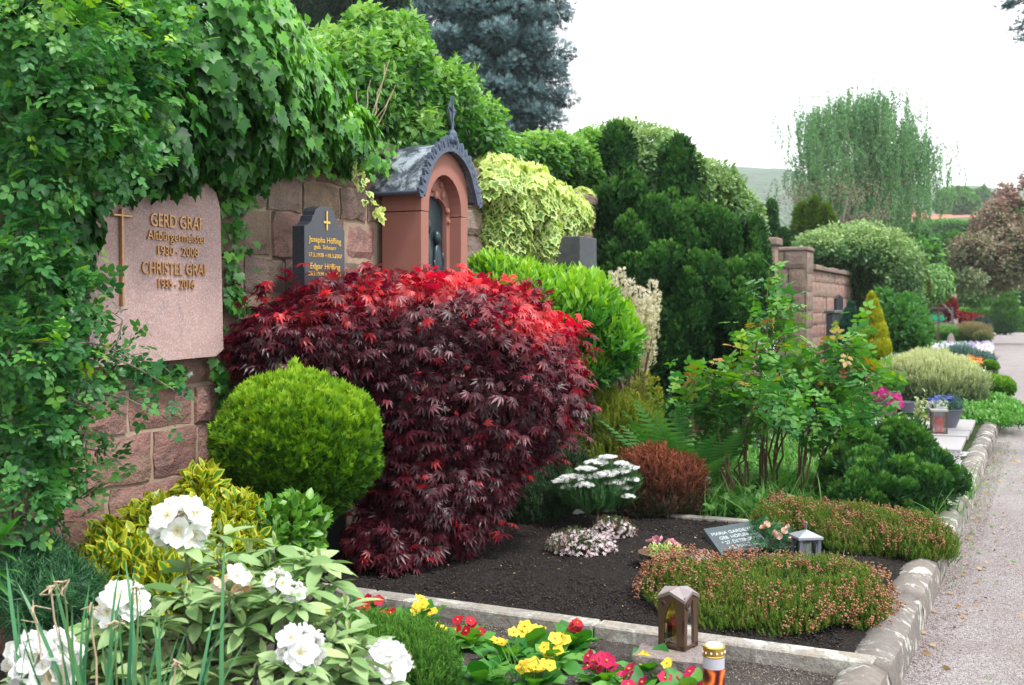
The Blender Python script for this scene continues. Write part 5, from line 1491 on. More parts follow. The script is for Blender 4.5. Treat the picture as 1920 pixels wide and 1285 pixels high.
# ---------------------------------------------------------------- rhododendron
rh = thing('rhododendron', (-1.9, 3.3, .1), 'white flowered rhododendron with grey green leaves in the near bed', 'rhododendron')
r = R(70)
WH = []      # whorls: (pixel u, v, depth, flower kind)
fl_ = [(340, 988, 3.8, 'w', 1.2), (430, 1098, 3.55, 'x', .85), (232, 1140, 3.55, 'w', 1.0), (522, 1092, 3.6, 'w', .55), (552, 1112, 3.6, 'w', .5), (85, 1250, 3.4, 'w', 1.3), (560, 1218, 3.3, 'w', .85), (725, 1250, 3.6, 'w', 1.0)]
for u, v, d, k, s in fl_: WH.append((u, v + (28 if k == 'w' else 22), d, k, s))
sp = [(250, 1185), (300, 1165), (390, 1150), (470, 1040), (520, 1030), (575, 1055), (620, 1090), (640, 1140), (590, 1150), (500, 1150), (450, 1185), (380, 1210), (320, 1235), (260, 1255), (200, 1215), (180, 1170), (430, 1245), (500, 1225), (620, 1200), (660, 1190), (640, 1260), (560, 1270), (480, 1275), (390, 1275), (300, 1280), (690, 1215), (350, 1120), (440, 1120), (540, 1180), (350, 1060), (405, 1050), (600, 1240), (520, 1120), (160, 1250), (230, 1290), (470, 1105), (680, 1275), (420, 1010), (390, 1095), (330, 1195), (580, 1110), (230, 1230), (280, 1215), (345, 1265), (410, 1165), (460, 1150), (530, 1245), (590, 1190), (650, 1230), (620, 1285), (505, 1065), (555, 1140), (480, 1200), (370, 1170), (600, 1060), (150, 1200), (200, 1270), (430, 1285), (560, 1240), (180, 1230), (150, 1275), (210, 1180), (260, 1290), (320, 1240), (370, 1240), (300, 1110), (350, 1140), (410, 1060), (455, 1075), (490, 1130), (570, 1165), (640, 1215), (690, 1270), (600, 1275), (530, 1285)]
for u, v in sp: WH.append((u + r.normal() * 6, v + r.normal() * 6, 3.55 + .45 * (1285 - v) / 300 + r.normal() * .08, '-', 1))
POS, MM, SS, TT = [], [], [], []
stem = MB()
for (u, v, d, k, s) in WH:
    c = P(u, v, d); c[2] = max(c[2], .22); nl = int(r.integers(9, 13)); tilt = r.normal(size=3) * .25 + [0, 0, 1]; a0 = r.uniform(0, 6)
    for i in range(nl):
        a = a0 + 2 * math.pi * i / nl + r.normal() * .15; el = r.uniform(-.35, .45)
        dd = nz(np.array([math.cos(a) * math.cos(el), math.sin(a) * math.cos(el), math.sin(el)]) + .25 * (tilt - [0, 0, 1]))
        POS.append(c + dd * .012 + r.normal(size=3) * .004); up_ = UP * (1 if el < .9 else .3) + r.normal(size=3) * .25
        MM.append(frames(dd[None], up_[None])[0]); SS.append(r.uniform(.075, .135)); TT.append(np.clip(r.uniform(.15, .85), 0, 1))
    if k == '-':
        for i in range(2): POS.append(c + [0, 0, .01]); MM.append(frames(np.array([[r.normal() * .2, r.normal() * .2, 1]]), r.normal(size=(1, 3)))[0]); SS.append(.05); TT.append(.95)
    g = P(430, 1400, 3.75) * [1, 1, 0] + [r.normal() * .1, r.normal() * .1, .1]
    stem.tube(bez(g, c, 0, 6, .012, r=r), .009, .004, 5, cap=False)
leaves(rh, RHODO, np.array(POS), np.array(MM), np.array(SS), np.array(TT), L_RHOD, 298)
stem.build('stems', M_BARKG, rh)
FLT = [petals(5, 1, .46, .42, .13, q, 5) for q in range(4)]
L_RHP = leafmat('rhododendron_petal', [(.62, .68, .36), (.74, .74, .50)], rim=(.93, .94, .93), rimpos=(.12, .42), rough=.6, trans=.35, tcol=1.0, nvar=.3)
_s = MB(); _r = R(71)
for _k in range(7):
    a_ = _k * .9; e_ = np.array([math.cos(a_) * .3, math.sin(a_) * .3, .55]) * _r.uniform(.8, 1.1); _s.tube([(0, 0, 0), e_ * .6, e_], .012, .009, 3); _s.ell(e_, (.03, .03, .04), n=3, m=4)
stam = make_mesh('stamens', np.vstack(_s.V), _s.F, simple('tan_stamen', (.45, .30, .12), .7))
flm = [make_mesh('floret', f.V, f.F, L_RHP, tint=np.full(len(f.V), .6 + .1 * q), edge=f.E, smooth=True) for q, f in enumerate(FLT)]
flw = [make_mesh('floret', f.V, f.F, L_WILT, tint=np.full(len(f.V), .2 + .25 * q), edge=f.E, smooth=True) for q, f in enumerate(FLT)]
def place(me, name, parent, pos, d, up_, s):
    o = bpy.data.objects.new(name, me); COL.objects.link(o); o.parent = parent
    b = np.array(parent.location) + (np.array(parent.parent.location) if parent.parent else 0)
    Q = frames(np.array(d, float)[None], np.array(up_, float)[None])[0] * s; l = pos - b; A = Matrix.Identity(4)
    for a in range(3):
        for c in range(3): A[a][c] = Q[a, c]
        A[a][3] = l[a]
    o.matrix_basis = A; return o
for (u, v, d, k, s) in fl_:
    c = P(u, v, d); R0 = .075 * s
    hd = MB().tube(bez(P(u, v + 30, d), c, 0, 4), .006, .004).ell(c, (R0 * .25,) * 3)
    h = hd.build('flower_head', M_GSTEM, rh)
    h.location = tuple(np.array(h.location) + (c - np.array(rh.location))); 
    for vv in h.data.vertices: vv.co = vv.co - Vector(tuple(c - np.array(rh.location)))
    nfl = {'w': 15 if s > .7 else 8, 'x': 9, 'h': 13}[k]
    for i in range(nfl):
        a = i * 2.4; y = 1 - (i + .5) / nfl * 1.2; q = math.sqrt(max(0, 1 - y * y)); dr = np.array([math.cos(a) * q, math.sin(a) * q, y])
        dr = nz(dr * [1, 1, .8] + r.normal(size=3) * .25); up_ = r.normal(size=3); up_ -= dr * up_.dot(dr)
        wil = (k == 'x' and i % 3) or (k == 'w' and i in (2,) and u in (340, 232))
        pos = c + dr * R0 * r.uniform(.55, .85)
        if k == 'h' and q < .3: continue
        if wil: dr = nz(dr * .4 + [0, 0, -1])
        place((flw if wil else flm)[i % 4], 'floret', h, pos, up_, dr, R0 * (.66 if not wil else .40) * r.uniform(.85, 1.1))
        if not wil: place(stam, 'stamens', h, pos, up_, dr, R0 * .6)

# ---------------------------------------------------------------- primroses
PRL = oval(.3, 5, .3, .25, 1.15); PRL.V[:, 2] += .045 * np.sin(PRL.V[:, 1] * 26) * (PRL.E + .3)
pr_leaf = [make_mesh('leaf', PRL.V, PRL.F, L_PRIM, tint=np.full(len(PRL.V), q), edge=PRL.E) for q in (.1, .35, .6, .85)]
YF, RF = petals(5, 1, .5, .12, .12, 5), petals(5, 1, .5, .1, .12, 6)
def petmesh(mat, f, n='flower'): return [make_mesh(n, f.V, f.F, mat, tint=np.full(len(f.V), q), edge=f.E) for q in (.2, .8)]
L_YELC = leafmat('yellow_primrose_petal', [(.80, .58, .04), (.86, .68, .08)], rough=.6, trans=.25, tcol=1.0)
L_REDC = leafmat('red_primrose_petal', [(.34, .004, .012), (.46, .006, .03)], rough=.6, trans=.2, tcol=1.1)
L_EYE = simple('orange_flower_eye', (.70, .28, .01), .6, 0, .2, 80)
L_MAGP = leafmat('crimson_petal', [(.45, .006, .06), (.60, .015, .12)], rough=.6, trans=.2, tcol=1.1)
PM = {'y': petmesh(L_YELC, YF), 'r': petmesh(L_REDC, RF), 'm': petmesh(L_MAGP, RF)}
eye = make_mesh('flower_eye', OCT.V, OCT.F, L_EYE)
pr = [(630, 1148, 'y', 3, 'yellow primrose nearest the left end of the edging'), (690, 1140, 'r', 4, 'dark red primrose against the left end of the edging'), (790, 1150, 'y', 5, 'yellow primrose touching the concrete edging'),
      (815, 1205, 'y', 4, 'yellow primrose behind the mossy dwarf conifer'), (882, 1188, 'r', 4, 'small red primrose between two yellow ones by the edging'), (952, 1218, 'y', 2, 'weak yellow primrose with single bloom among leaves'),
      (988, 1200, 'y', 3, 'yellow primrose with three blooms in middle of the bed'), (1040, 1222, 'y', 5, 'full yellow primrose left of the bronze lantern'), (1075, 1195, 'r', 4, 'red primrose with yellow eyes near the edging'),
      (1000, 1268, 'y', 6, 'yellow primrose with many blooms at bottom of the frame'), (1130, 1262, 'm', 8, 'crimson primrose cluster near the stone block'), (1222, 1248, 'y', 2, 'yellow primrose leaning on the rough stone block'), (1290, 1290, 'm', 3, 'crimson primrose between stone block and votive candle'),
      (725, 1170, 'r', 2, 'red primrose half hidden left of the dwarf conifer'), (1180, 1290, 'm', 3, 'crimson primrose lowest in the bed'), (905, 1262, '-', 0, 'leafy primrose without blooms beside the grass tuft')]
names = {'y': 'yellow_primrose', 'r': 'red_primrose', 'm': 'crimson_primrose', '-': 'leafy_primrose'}
grp = {'y': 'yellow primroses in the near bed', 'r': 'red primroses in the near bed', 'm': 'crimson primroses in the near bed', '-': None}
def leafy_plant(c, rad, nl, parent, mlist, r, el0=.2, el1=1.0):
    for i in range(nl):
        a = i * 2.4 + r.normal() * .2; el = el0 + (el1 - el0) * (i / nl) + r.normal() * .1
        dd = np.array([math.cos(a) * math.cos(el), math.sin(a) * math.cos(el), math.sin(el)])
        place(mlist[int(r.integers(len(mlist)))], 'leaf', parent, c + dd * .008 + [0, 0, .005], dd, UP + .2 * r.normal(size=3), rad * r.uniform(.75, 1.15))
for i, (u, v, k, nf_, lab) in enumerate(pr):
    r = R(200 + i); g = G(u, v + 26, .115)
    t = thing(names[k], g, lab, 'primrose', grp[k])
    leafy_plant(g, .125, int(r.integers(12, 17)), t, pr_leaf, r, .05, 1.15)
    top = G(u, v + 26, .115) + [0, 0, .085]
    st = MB()
    for j in range(int(nf_ * 1.5 + .5)):
        q = top + r.normal(size=3) * [.03, .03, .012]; s = r.uniform(.024, .034)
        st.tube([g, (g + q) / 2 + r.normal(size=3) * .004, q], .002, .0015, 4)
        upd = nz(np.array([r.normal() * .4, -.55 + r.normal() * .3, .9])); dr = nz(np.cross(upd, r.normal(size=3)))
        place(PM[k][j % 2], 'flower', t, q, dr, upd, s)
        place(eye, 'flower_eye', t, q + upd * s * .08, dr, upd, s * .2)
    if nf_: st.build('stems', M_GSTEM, t)

# mossy dwarf conifer near the bottom
bush('dwarf_conifer', 'low mossy green dwarf conifer beside the last white rhododendron flower', 'conifer', [Bl(745, 1235, 4.3, 105, 58, .25), Bl(690, 1200, 4.4, 60, 35, .15), Bl(800, 1270, 4.2, 60, 40, .15)], L_MOSSY, HEATH, 4200, .042, (.6, .8, .4), (.5, .3, .8), 81, .75, 1.03, .08, balltint, .15, zmin=.1, smin=.6)

# ---------------------------------------------------------------- daffodil leaves, spiky leaves at the left
df = thing('daffodil_clump', P(230, 1330, 3.35), 'faded daffodils with long blue green leaves and dry flower heads', 'daffodil')
r = R(90); m = []
bl_m = [make_mesh('blade', b.V, b.F, L_DAFF, tint=np.full(len(b.V), q), edge=b.E) for b, q in ((blade(.016, 6, .12), .2), (blade(.02, 6, .3), .5), (blade(.018, 6, .05), .8))]
tips = [(20, 1120), (55, 1090), (95, 1065), (80, 1130), (120, 1100), (155, 1080), (165, 1120), (180, 1085), (130, 1140), (60, 1160), (10, 1170), (215, 1140), (240, 1110), (300, 1170), (330, 1190), (250, 1060), (262, 1055), (290, 1150), (350, 1180), (385, 1170), (412, 1010), (425, 1090), (205, 1110), (225, 1160), (100, 1180), (270, 1180), (310, 1130), (370, 1200), (395, 1130), (455, 1200), (40, 1210), (145, 1175), (190, 1200), (335, 1230), (5, 1060), (30, 1140)]
for i, (u, v) in enumerate(tips):
    tp = P(u, v, 3.3 + r.normal() * .06); g = P(u * .8 + 50 + r.normal() * 25, 1345, 3.32); dd = tp - g; L = np.linalg.norm(dd)
    place(bl_m[i % 3], 'blade', df, g, dd / L, -FWD + r.normal(size=3) * .6, L)
dry = MB()
heads = [(95, 1100), (118, 1092), (60, 1140), (215, 1165), (330, 1240), (255, 1100), (172, 1130)]
for i, (u, v) in enumerate(heads):
    tp = P(u, v, 3.3); g = P(u * .8 + 50, 1345, 3.32); MB().tube(bez(g, tp, 0, 5, .004, r=r), .0035, .0025, 5).build('stalk', M_GSTEM if i % 2 else M_DRY, df)
    h = MB()
    for k in range(4): h.tube([tp, tp + r.normal(size=3) * .012 + [0, 0, -.012], tp + r.normal(size=3) * .018 + [0, 0, -.02]], .0035, .001, 4)
    h.build('dry_flower', M_DRY, df)
fb = [Bl(95, 1120, 4.3, 75, 50, .25), Bl(60, 1080, 4.4, 50, 50, .2)]
bush('feathery_shrub', 'dark feathery green shrub behind the daffodil leaves', 'shrub', fb, leafmat('feathery_leaf', [(.015, .07, .03), (.03, .12, .045), (.06, .18, .06)], trans=.2), sprig(14, .5, .025, .9, 7), 1900, .075, (.6, .7, .5), (.5, .4, .6), 91, .5, 1.08, .2, None, .3)
sl_ = thing('spiky_leaf_plant', P(-20, 1080, 3.5), 'bright green plant with narrow pointed leaves cut by the frame', 'plant')
for i, (u, v, u2, v2) in enumerate([(-20, 1010, 42, 985), (-20, 1020, 45, 1010), (-20, 1030, 38, 1040), (-20, 1060, 30, 1085), (-20, 1000, 20, 965), (-15, 1070, 42, 1060), (-20, 1040, 30, 950), (-20, 1080, 22, 1110)]):
    a, b = P(u, v, 3.5), P(u2, v2, 3.45); L = np.linalg.norm(b - a)
    me = make_mesh('leaf', LANCE.V * [.8, 1, .6], LANCE.F, L_FERN, tint=np.full(len(LANCE.V), .5), edge=LANCE.E) if i == 0 else me
    place(me, 'leaf', sl_, a, (b - a) / L, UP + r.normal(size=3) * .3, L)
MB().tube([P(-22, 1200, 3.5), P(-20, 960, 3.5)], .006).build('stem', M_GSTEM, sl_)

# ---------------------------------------------------------------- small plants on the dark soil
def umbel_shrub():
    c = P(1120, 920, 7.3); g = G(1122, 1003, .14)
    t = thing('white_umbel_shrub', g, 'small bushy plant with flat white flower clusters above dark soil', 'shrub')
    MB().tube(bez(g - UP * .02, c - UP * .12, 0, 4), .014, .009).build('stem', M_BARK, t)
    b = [Bl(1120, 925, 7.3, 70, 42), Bl(1085, 930, 7.3, 40, 30), Bl(1160, 915, 7.3, 38, 38)]
    p, nn = shell(b, 900, .3, .9, .2, seed=95, back=-1)
    cloud('foliage', sprig(12, .4, .03, .6, 4), p, orient(nn, (.5, .9, .3), (.5, .2, .7), 4), .085, tintn(len(p)), leafmat('candytuft_leaf', [(.02, .08, .03), (.05, .15, .045), (.09, .21, .07)]), t)['kind'] = 'stuff'
    r = R(96)
    for i, (u, v, w) in enumerate([(1075, 895, 22), (1052, 903, 15), (1100, 880, 18), (1118, 868, 20), (1140, 858, 14), (1112, 895, 14), (1135, 890, 18), (1160, 885, 20), (1180, 878, 16), (1150, 905, 20), (1130, 915, 16), (1182, 900, 14), (1172, 915, 12), (1095, 910, 16), (1085, 962, 8), (1120, 932, 12), (1145, 928, 14), (1178, 932, 10), (1065, 915, 12), (1165, 870, 12)]):
        c_ = P(u, v, 7.22 + r.normal() * .06); k = w / FPX * 8.2; n = int(60 + 3 * w)
        a, q = r.uniform(0, 6.28, n), np.sqrt(r.uniform(0, 1, n)) * k
        pp = np.stack([c_[0] + np.cos(a) * q, c_[1] + np.sin(a) * q, c_[2] + .012 - .012 * (q / k) ** 2 + r.normal(size=n) * .003], 1)
        cloud('flower_cluster', DAISY4, pp, frames(r.normal(size=(n, 3)) * [1, 1, .2], UP + r.normal(size=(n, 3)) * .35 + [0, -.35, 0]), .0125, tintn(n, .2, 1, i), L_WHITE, t)
umbel_shrub()
def cushion(name, label, cx, cy, d, ru, rv, fm, lm, nf, nl, fs, ls, seed, cat='flower', stem=0, g=.14, grp_=None, top=.2):
    b = [Bl(cx, cy, d, ru, rv, ru / FPX * d * .8)]
    t = thing(name, (*np.array(b[0][:2]), g), label, cat, grp_)
    p, nn = shell(b, nl, .3, .9, .2, seed=seed, back=-1, zmin=g)
    cloud('foliage', HEATH, p, orient(nn, (.4, 1, .4), (.5, .2, .7), seed), ls, tintn(len(p)), lm, t)['kind'] = 'stuff'
    p, nn = shell(b, nf, .85, 1.12, .25, seed=seed + 1, back=-.6, zmin=g + .01)
    q = nn[:, 2] > -.35; p, nn = p[q], nn[q]
    cloud('flowers', DAISY4, p, frames(R(seed).normal(size=(len(p), 3)), nn + [0, -.3, .6] + R(seed).normal(size=(len(p), 3)) * .3), fs, tintn(len(p), 0, 1, seed), fm, t)['kind'] = 'stuff'
    return t
L_SAX = leafmat('reddish_stem_leaf', [(.02, .08, .02), (.06, .12, .03), (.20, .05, .05)])
cushion('pink_saxifrage', 'larger cushion of tiny pale pink flowers on dark soil', 1083, 1033, 6.5, 58, 32, L_PALEP, L_SAX, 520, 900, .011, .05, 101, g=.14)
cushion('pink_saxifrage', 'smaller cushion of pale pink flowers beside the umbel plant stem', 1152, 1000, 6.95, 40, 26, L_PALEP, L_SAX, 300, 500, .0105, .05, 103, g=.14)
def heather(name, label, blobs, n, size, m1, m2, nb, seed, cat='heather', bs=.012, zmin=.13, tint=None, bl=HEATH, open_=0):
    t = thing(name, base_of(blobs, .13), label, cat)
    p, nn = shell(blobs, n, .7, 1.08, .26, seed=seed, back=-.8, zmin=zmin, inner=.9)
    if open_:
        u, v, d = pix(p); keep = ~(((u - 1490) / 95) ** 2 + ((v - 1082) / 16) ** 2 < 1) | (R(1).random(len(p)) < .25); p, nn = p[keep], nn[keep]
    cloud('foliage', bl, p, orient(nn, (.5, 1, .3), (.6, .2, .7), seed), size * R(seed).uniform(.6, 1.15, len(p)), tintn(len(p), 0, 1, seed) if tint is None else tint(p, nn, R(seed)), m1, t)['kind'] = 'stuff'
    if nb:
        p, nn = shell(blobs, nb * 3, 1.0, 1.1, .26, seed=seed + 2, back=-.8, zmin=zmin + .02, inner=.98)
        kp_ = R(seed + 5).random(len(p)) < .10 + .50 * np.clip(nn[:, 2], 0, 1) ** .7; p, nn = p[kp_], nn[kp_]
        p[:, 2] += .022 + .02 * nn[:, 2]
        if open_:
            u, v, d = pix(p); keep = ~(((u - 1490) / 95) ** 2 + ((v - 1082) / 16) ** 2 < 1); p, nn = p[keep], nn[keep]
        r = R(seed); k = 5; pp = np.repeat(p, k, 0) + r.normal(size=(len(p) * k, 3)) * [.006, .006, .013]
        cloud('faded_flowers', OCT, pp, flatframes(len(pp), seed, 1), bs * .55 * r.uniform(.5, 1, len(pp)), np.repeat(r.uniform(0, 1, len(p)), k), m2, t)['kind'] = 'stuff'
    return t
h1 = [Bl(1330, 1110, 5.45, 125, 58, .42), Bl(1470, 1110, 5.4, 150, 62, .50), Bl(1580, 1125, 5.35, 84, 56, .42), Bl(1262, 1115, 5.5, 55, 40, .25)]
h1 = [(b[0], b[1], .15, b[3], b[4], .125) for b in h1]
hh = heather('ground_heather', 'wide low heather with rusty faded blooms behind the edging', h1, 17000, .045, L_HEATH, L_HBLOOM, 620, 111, open_=1)
r = R(112); m = []
n = 420; q = np.array([P(1490 + r.normal() * 50, 1086 + r.normal() * 8, 5.6) for _ in range(n)]); q[:, 2] = r.uniform(.22, .28, n)
cloud('bare_twigs', blade(.03, 2, .3), q, orient(nz(r.normal(size=(n, 3)) + [0, -.5, .3]), (1, 0, .6), (0, 0, 1), 2), .075, tintn(n), leafmat('bare_heather_twig', [(.12, .10, .085), (.28, .24, .21)], trans=0), hh)['kind'] = 'stuff'
h2 = [Bl(1540, 1000, 6.95, 80, 30, .42), Bl(1640, 1005, 6.8, 105, 40, .5), Bl(1712, 1018, 6.6, 48, 34, .38), Bl(1470, 985, 7.05, 45, 30, .3)]
h2 = [(b[0], b[1], .15, b[3], b[4], .14) for b in h2]
heather('ground_heather', 'second low heather with faded blooms spreading beside the kerb and below the dwarf cypress', h2, 12000, .05, L_HEATH, L_HBLOOM, 460, 115)
heather('red_heather', 'upright red brown heather bush behind the white umbel plant', [Bl(1235, 915, 7.7, 72, 62, .25), Bl(1275, 935, 7.75, 38, 45, .2), Bl(1190, 930, 7.7, 40, 45, .2)], 3600, .085, L_HRED, L_HBLOOM, 0, 117,
        tint=lambda p, nn, r: np.clip((p[:, 2] - .2) * 2.0 + r.uniform(-.1, .35, len(p)), 0, 1))
heather('dark_heather', 'dark green heather between red maple and white umbel plant', [Bl(1000, 950, 7.6, 70, 48, .25), Bl(1050, 900, 7.8, 60, 50, .25), Bl(1080, 950, 7.8, 50, 40, .2)], 3000, .09, L_HDARK, L_HBLOOM, 0, 119)
heather('golden_heather', 'soft golden green heather mass beyond the maple', [Bl(1150, 815, 8.7, 75, 65, .35), Bl(1200, 840, 8.8, 50, 60, .3), Bl(1110, 770, 8.8, 45, 60, .3), Bl(1130, 870, 8.6, 60, 60, .3)], 5200, .09, L_GOLD, L_HBLOOM, 0, 121,
        tint=lambda p, nn, r: np.clip(.15 + .3 * nn[:, 2] + r.uniform(0, .35, len(p)), 0, 1))
def spires(name, label, tips, d, foot, mat, seed, wpx=9):
    t = thing(name, (*P(*foot, d)[:2], .1), label, 'heather'); r = R(seed); st = MB()
    for (u, v, L) in tips:
        top = P(u, v, d + r.normal() * .08); k = d / FPX; bot = top - UP * L * k + RIGHT * (foot[0] - u) * .12 * k
        n = int(L * 2.2); f = r.uniform(0, 1, n)[:, None]
        w = wpx * k * (.35 + .65 * np.sqrt(f)) * r.uniform(.5, 1, (n, 1)); a = r.uniform(0, 6.28, n)
        pp = top * (1 - f) + bot * f + np.stack([np.cos(a), np.sin(a), 0 * a], 1) * w
        o_ = cloud('flower_spike', STAR, pp, orient(np.stack([np.cos(a), np.sin(a), .3 + 0 * a], 1), (.8, .7, .3), (.5, .3, .8), seed), 7.5 * k, np.clip(.8 - f[:, 0] * .5 + r.uniform(-.25, .3, n), 0, 1), mat, t)
        st.tube(bez((*P(*foot, d)[:2], .05), bot, 0, 5, .02, r=r), .012, .005, 5)
    st.build('stems', M_BARK, t)
spires('tree_heath', 'tall cream white flowering tree heath before the dark cypress', [(1148, 512, 60), (1165, 505, 75), (1182, 525, 70), (1200, 540, 75), (1225, 527, 75), (1135, 530, 45), (1215, 560, 80), (1195, 590, 90), (1228, 575, 60), (1210, 620, 80), (1190, 640, 80), (1205, 665, 60), (1222, 640, 50), (1175, 690, 70), (1168, 560, 90), (1158, 740, 50), (1150, 530, 60), (1175, 545, 60), (1192, 560, 60), (1212, 545, 60), (1232, 548, 45), (1220, 600, 60), (1198, 640, 60)], 9.2, (1180, 830), L_CREAM, 131, 13)
spires('golden_heath', 'yellow green upright heath sprays below the tree heath', [(1192, 705, 80), (1212, 700, 95), (1228, 708, 90), (1180, 730, 80), (1235, 730, 70), (1200, 740, 80), (1220, 750, 60)], 8.9, (1205, 880), L_GOLD, 133, 12)

# bright laurel
bush('bright_shrub', 'bright yellow green evergreen shrub between red maple and tree heath', 'shrub', [Bl(960, 560, 8.3, 90, 62, .4), Bl(1060, 590, 8.5, 100, 72, .45), Bl(1130, 640, 8.6, 65, 65, .4), Bl(1090, 575, 8.6, 50, 40, .3), Bl(920, 520, 8.3, 45, 35, .3), Bl(1148, 655, 8.7, 42, 42, .3), Bl(1090, 690, 8.5, 60, 40, .3)],
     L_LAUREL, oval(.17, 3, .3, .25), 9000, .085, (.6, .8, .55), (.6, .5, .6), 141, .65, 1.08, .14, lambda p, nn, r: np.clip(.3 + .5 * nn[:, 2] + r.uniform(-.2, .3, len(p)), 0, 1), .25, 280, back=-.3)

# dark cypress of many knobs
cb = [Bl(1158, 300, 11.3, 18, 45), Bl(1160, 270, 11.3, 12, 22), Bl(1170, 410, 11.2, 42, 80), Bl(1272, 320, 11.3, 17, 58), Bl(1250, 450, 11.2, 75, 70), Bl(1200, 520, 11.0, 90, 80), Bl(1330, 490, 11.3, 60, 65), Bl(1410, 470, 11.4, 16, 55), Bl(1340, 450, 11.2, 14, 34), Bl(1385, 450, 11.3, 13, 40), Bl(1135, 440, 11.2, 14, 50), Bl(1145, 560, 10.9, 18, 50), Bl(1225, 440, 10.9, 16, 50), Bl(1325, 430, 11.3, 16, 35), Bl(1290, 590, 11.0, 110, 90), Bl(1380, 570, 11.3, 55, 80), Bl(1230, 660, 10.9, 70, 70), Bl(1320, 660, 11.1, 60, 50)]
kn = subclumps(cb, 170, .08, .15, 5, 1.9, inner=.9, back=-.4)
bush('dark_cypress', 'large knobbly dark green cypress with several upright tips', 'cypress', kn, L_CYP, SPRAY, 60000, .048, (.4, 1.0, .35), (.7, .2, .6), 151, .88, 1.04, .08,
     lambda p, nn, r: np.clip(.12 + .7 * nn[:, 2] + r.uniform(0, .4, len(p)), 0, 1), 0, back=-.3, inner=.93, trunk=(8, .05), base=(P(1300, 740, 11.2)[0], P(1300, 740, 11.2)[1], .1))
o = bpy.data.objects['dark_cypress']
p2, n2 = shell(cb, 3500, .3, .85, 0, seed=7, back=-1, inner=.1)
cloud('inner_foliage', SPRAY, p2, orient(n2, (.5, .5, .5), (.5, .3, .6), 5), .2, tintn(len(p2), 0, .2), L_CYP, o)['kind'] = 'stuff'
tp_ = []
r = R(158)
for (u, v, L, w) in ((1158, 243, 90, 20), (1183, 300, 80, 20), (1273, 260, 110, 20), (1248, 330, 80, 18), (1298, 345, 70, 16), (1415, 408, 100, 18), (1345, 400, 80, 18), (1380, 425, 80, 18), (1140, 350, 80, 18), (1215, 390, 90, 20), (1320, 385, 60, 14), (1180, 420, 90, 20), (1265, 450, 90, 20), (1300, 520, 90, 20), (1240, 550, 100, 22), (1360, 520, 100, 20), (1160, 520, 90, 20)):
    n_ = 420; f_ = r.uniform(0, 1, n_); a_ = r.uniform(0, 6.28, n_); k_ = 10.85 / FPX; c_ = P(u, v, 10.95 if v > 440 else 11.2)
    rad = w * k_ * f_ ** .6 * r.uniform(.75, 1.05, n_)
    tp_.append(np.stack([c_[0] + np.cos(a_) * rad, c_[1] + np.sin(a_) * rad, c_[2] - f_ * L * k_, a_], 1))
tp_ = np.vstack(tp_); nn_ = np.stack([np.cos(tp_[:, 3]), np.sin(tp_[:, 3]), .3 + 0 * tp_[:, 3]], 1)
cloud('upright_tips', SPRAY, tp_[:, :3], orient(nn_, (.35, 1.1, .25), (.8, .1, .5), 9), .055, r.uniform(.2, .85, len(tp_)), L_CYP, bpy.data.objects['dark_cypress'])['kind'] = 'stuff'
hb = [Bl(1680, 880, 8.0, 80, 70), Bl(1620, 900, 7.9, 60, 65), Bl(1735, 910, 7.8, 55, 55), Bl(1660, 920, 7.6, 90, 50), Bl(1690, 830, 8.2, 45, 35)]
kn = subclumps(hb, 75, .05, .10, 6, 1.0, inner=.85, back=-.4)
bush('dwarf_cypress', 'rounded dark green dwarf cypress in front of the pale grave cover', 'cypress', kn, L_HIN, SPRAY, 30000, .038, (.5, .7, .4), (.5, .3, .8), 153, .75, 1.1, .1,
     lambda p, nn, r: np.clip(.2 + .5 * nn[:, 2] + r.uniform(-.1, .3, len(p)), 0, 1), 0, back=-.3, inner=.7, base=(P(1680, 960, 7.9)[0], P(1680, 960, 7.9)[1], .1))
o = bpy.data.objects['dwarf_cypress']
p2, n2 = shell(hb, 1800, .3, .88, 0, seed=7, back=-1, inner=.1)
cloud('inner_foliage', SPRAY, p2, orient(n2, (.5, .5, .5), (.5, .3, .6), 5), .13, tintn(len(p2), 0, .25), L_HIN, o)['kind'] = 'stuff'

# ---------------------------------------------------------------- bush rose with reddish shoots
br = thing('bush_rose', (*P(1440, 950, 8.1)[:2], .12), 'leafy bush rose with bare lower stems and coppery new shoots', 'rose')
r = R(160); m = MB(); PO, NO, TI = [], [], []
feet = [(1372, 955), (1400, 945), (1432, 940), (1450, 935), (1495, 950), (1525, 950), (1545, 955), (1350, 920)]
tipsr = [(1285, 700), (1300, 760), (1325, 690), (1350, 740), (1375, 690), (1400, 720), (1420, 640), (1440, 600), (1450, 660), (1470, 640), (1490, 690), (1510, 720), (1530, 680), (1545, 640), (1560, 700), (1590, 640), (1600, 610), (1620, 640), (1640, 690), (1610, 720), (1580, 760), (1630, 760), (1340, 790), (1400, 800), (1460, 770), (1520, 790), (1590, 810), (1310, 730), (1480, 740), (1550, 760), (1440, 720), (1380, 760), (1620, 790), (1560, 730), (1500, 700), (1410, 690), (1345, 700)]
for i, (u, v) in enumerate(tipsr):
    f = feet[int(np.argmin([abs(a - (u * .6 + 1440 * .4)) for a, _ in feet]))]; d = 8.1 + r.normal() * .25
    g = G(f[0], f[1], .12); e = P(u, v, d); q = bez(g, e, 0, 9, .02, up=.15, r=r); m.tube(q, .0095, .0035, 5)
    k = 34; tt = (1 - r.uniform(0, .42, k) ** 1.2) * 7.99; ii = tt.astype(int); ff = (tt - ii)[:, None]
    PO.append(q[ii] * (1 - ff) + q[ii + 1] * ff + r.normal(size=(k, 3)) * [.085, .085, .05])
    tn = np.clip(.05 + .40 * (tt / 8) + r.uniform(-.15, .15, k), 0, .55) + ((tt > 7.0) & (v < 730) & (r.random(k) < .4)) * r.uniform(.1, .6, k); TI.append(tn)
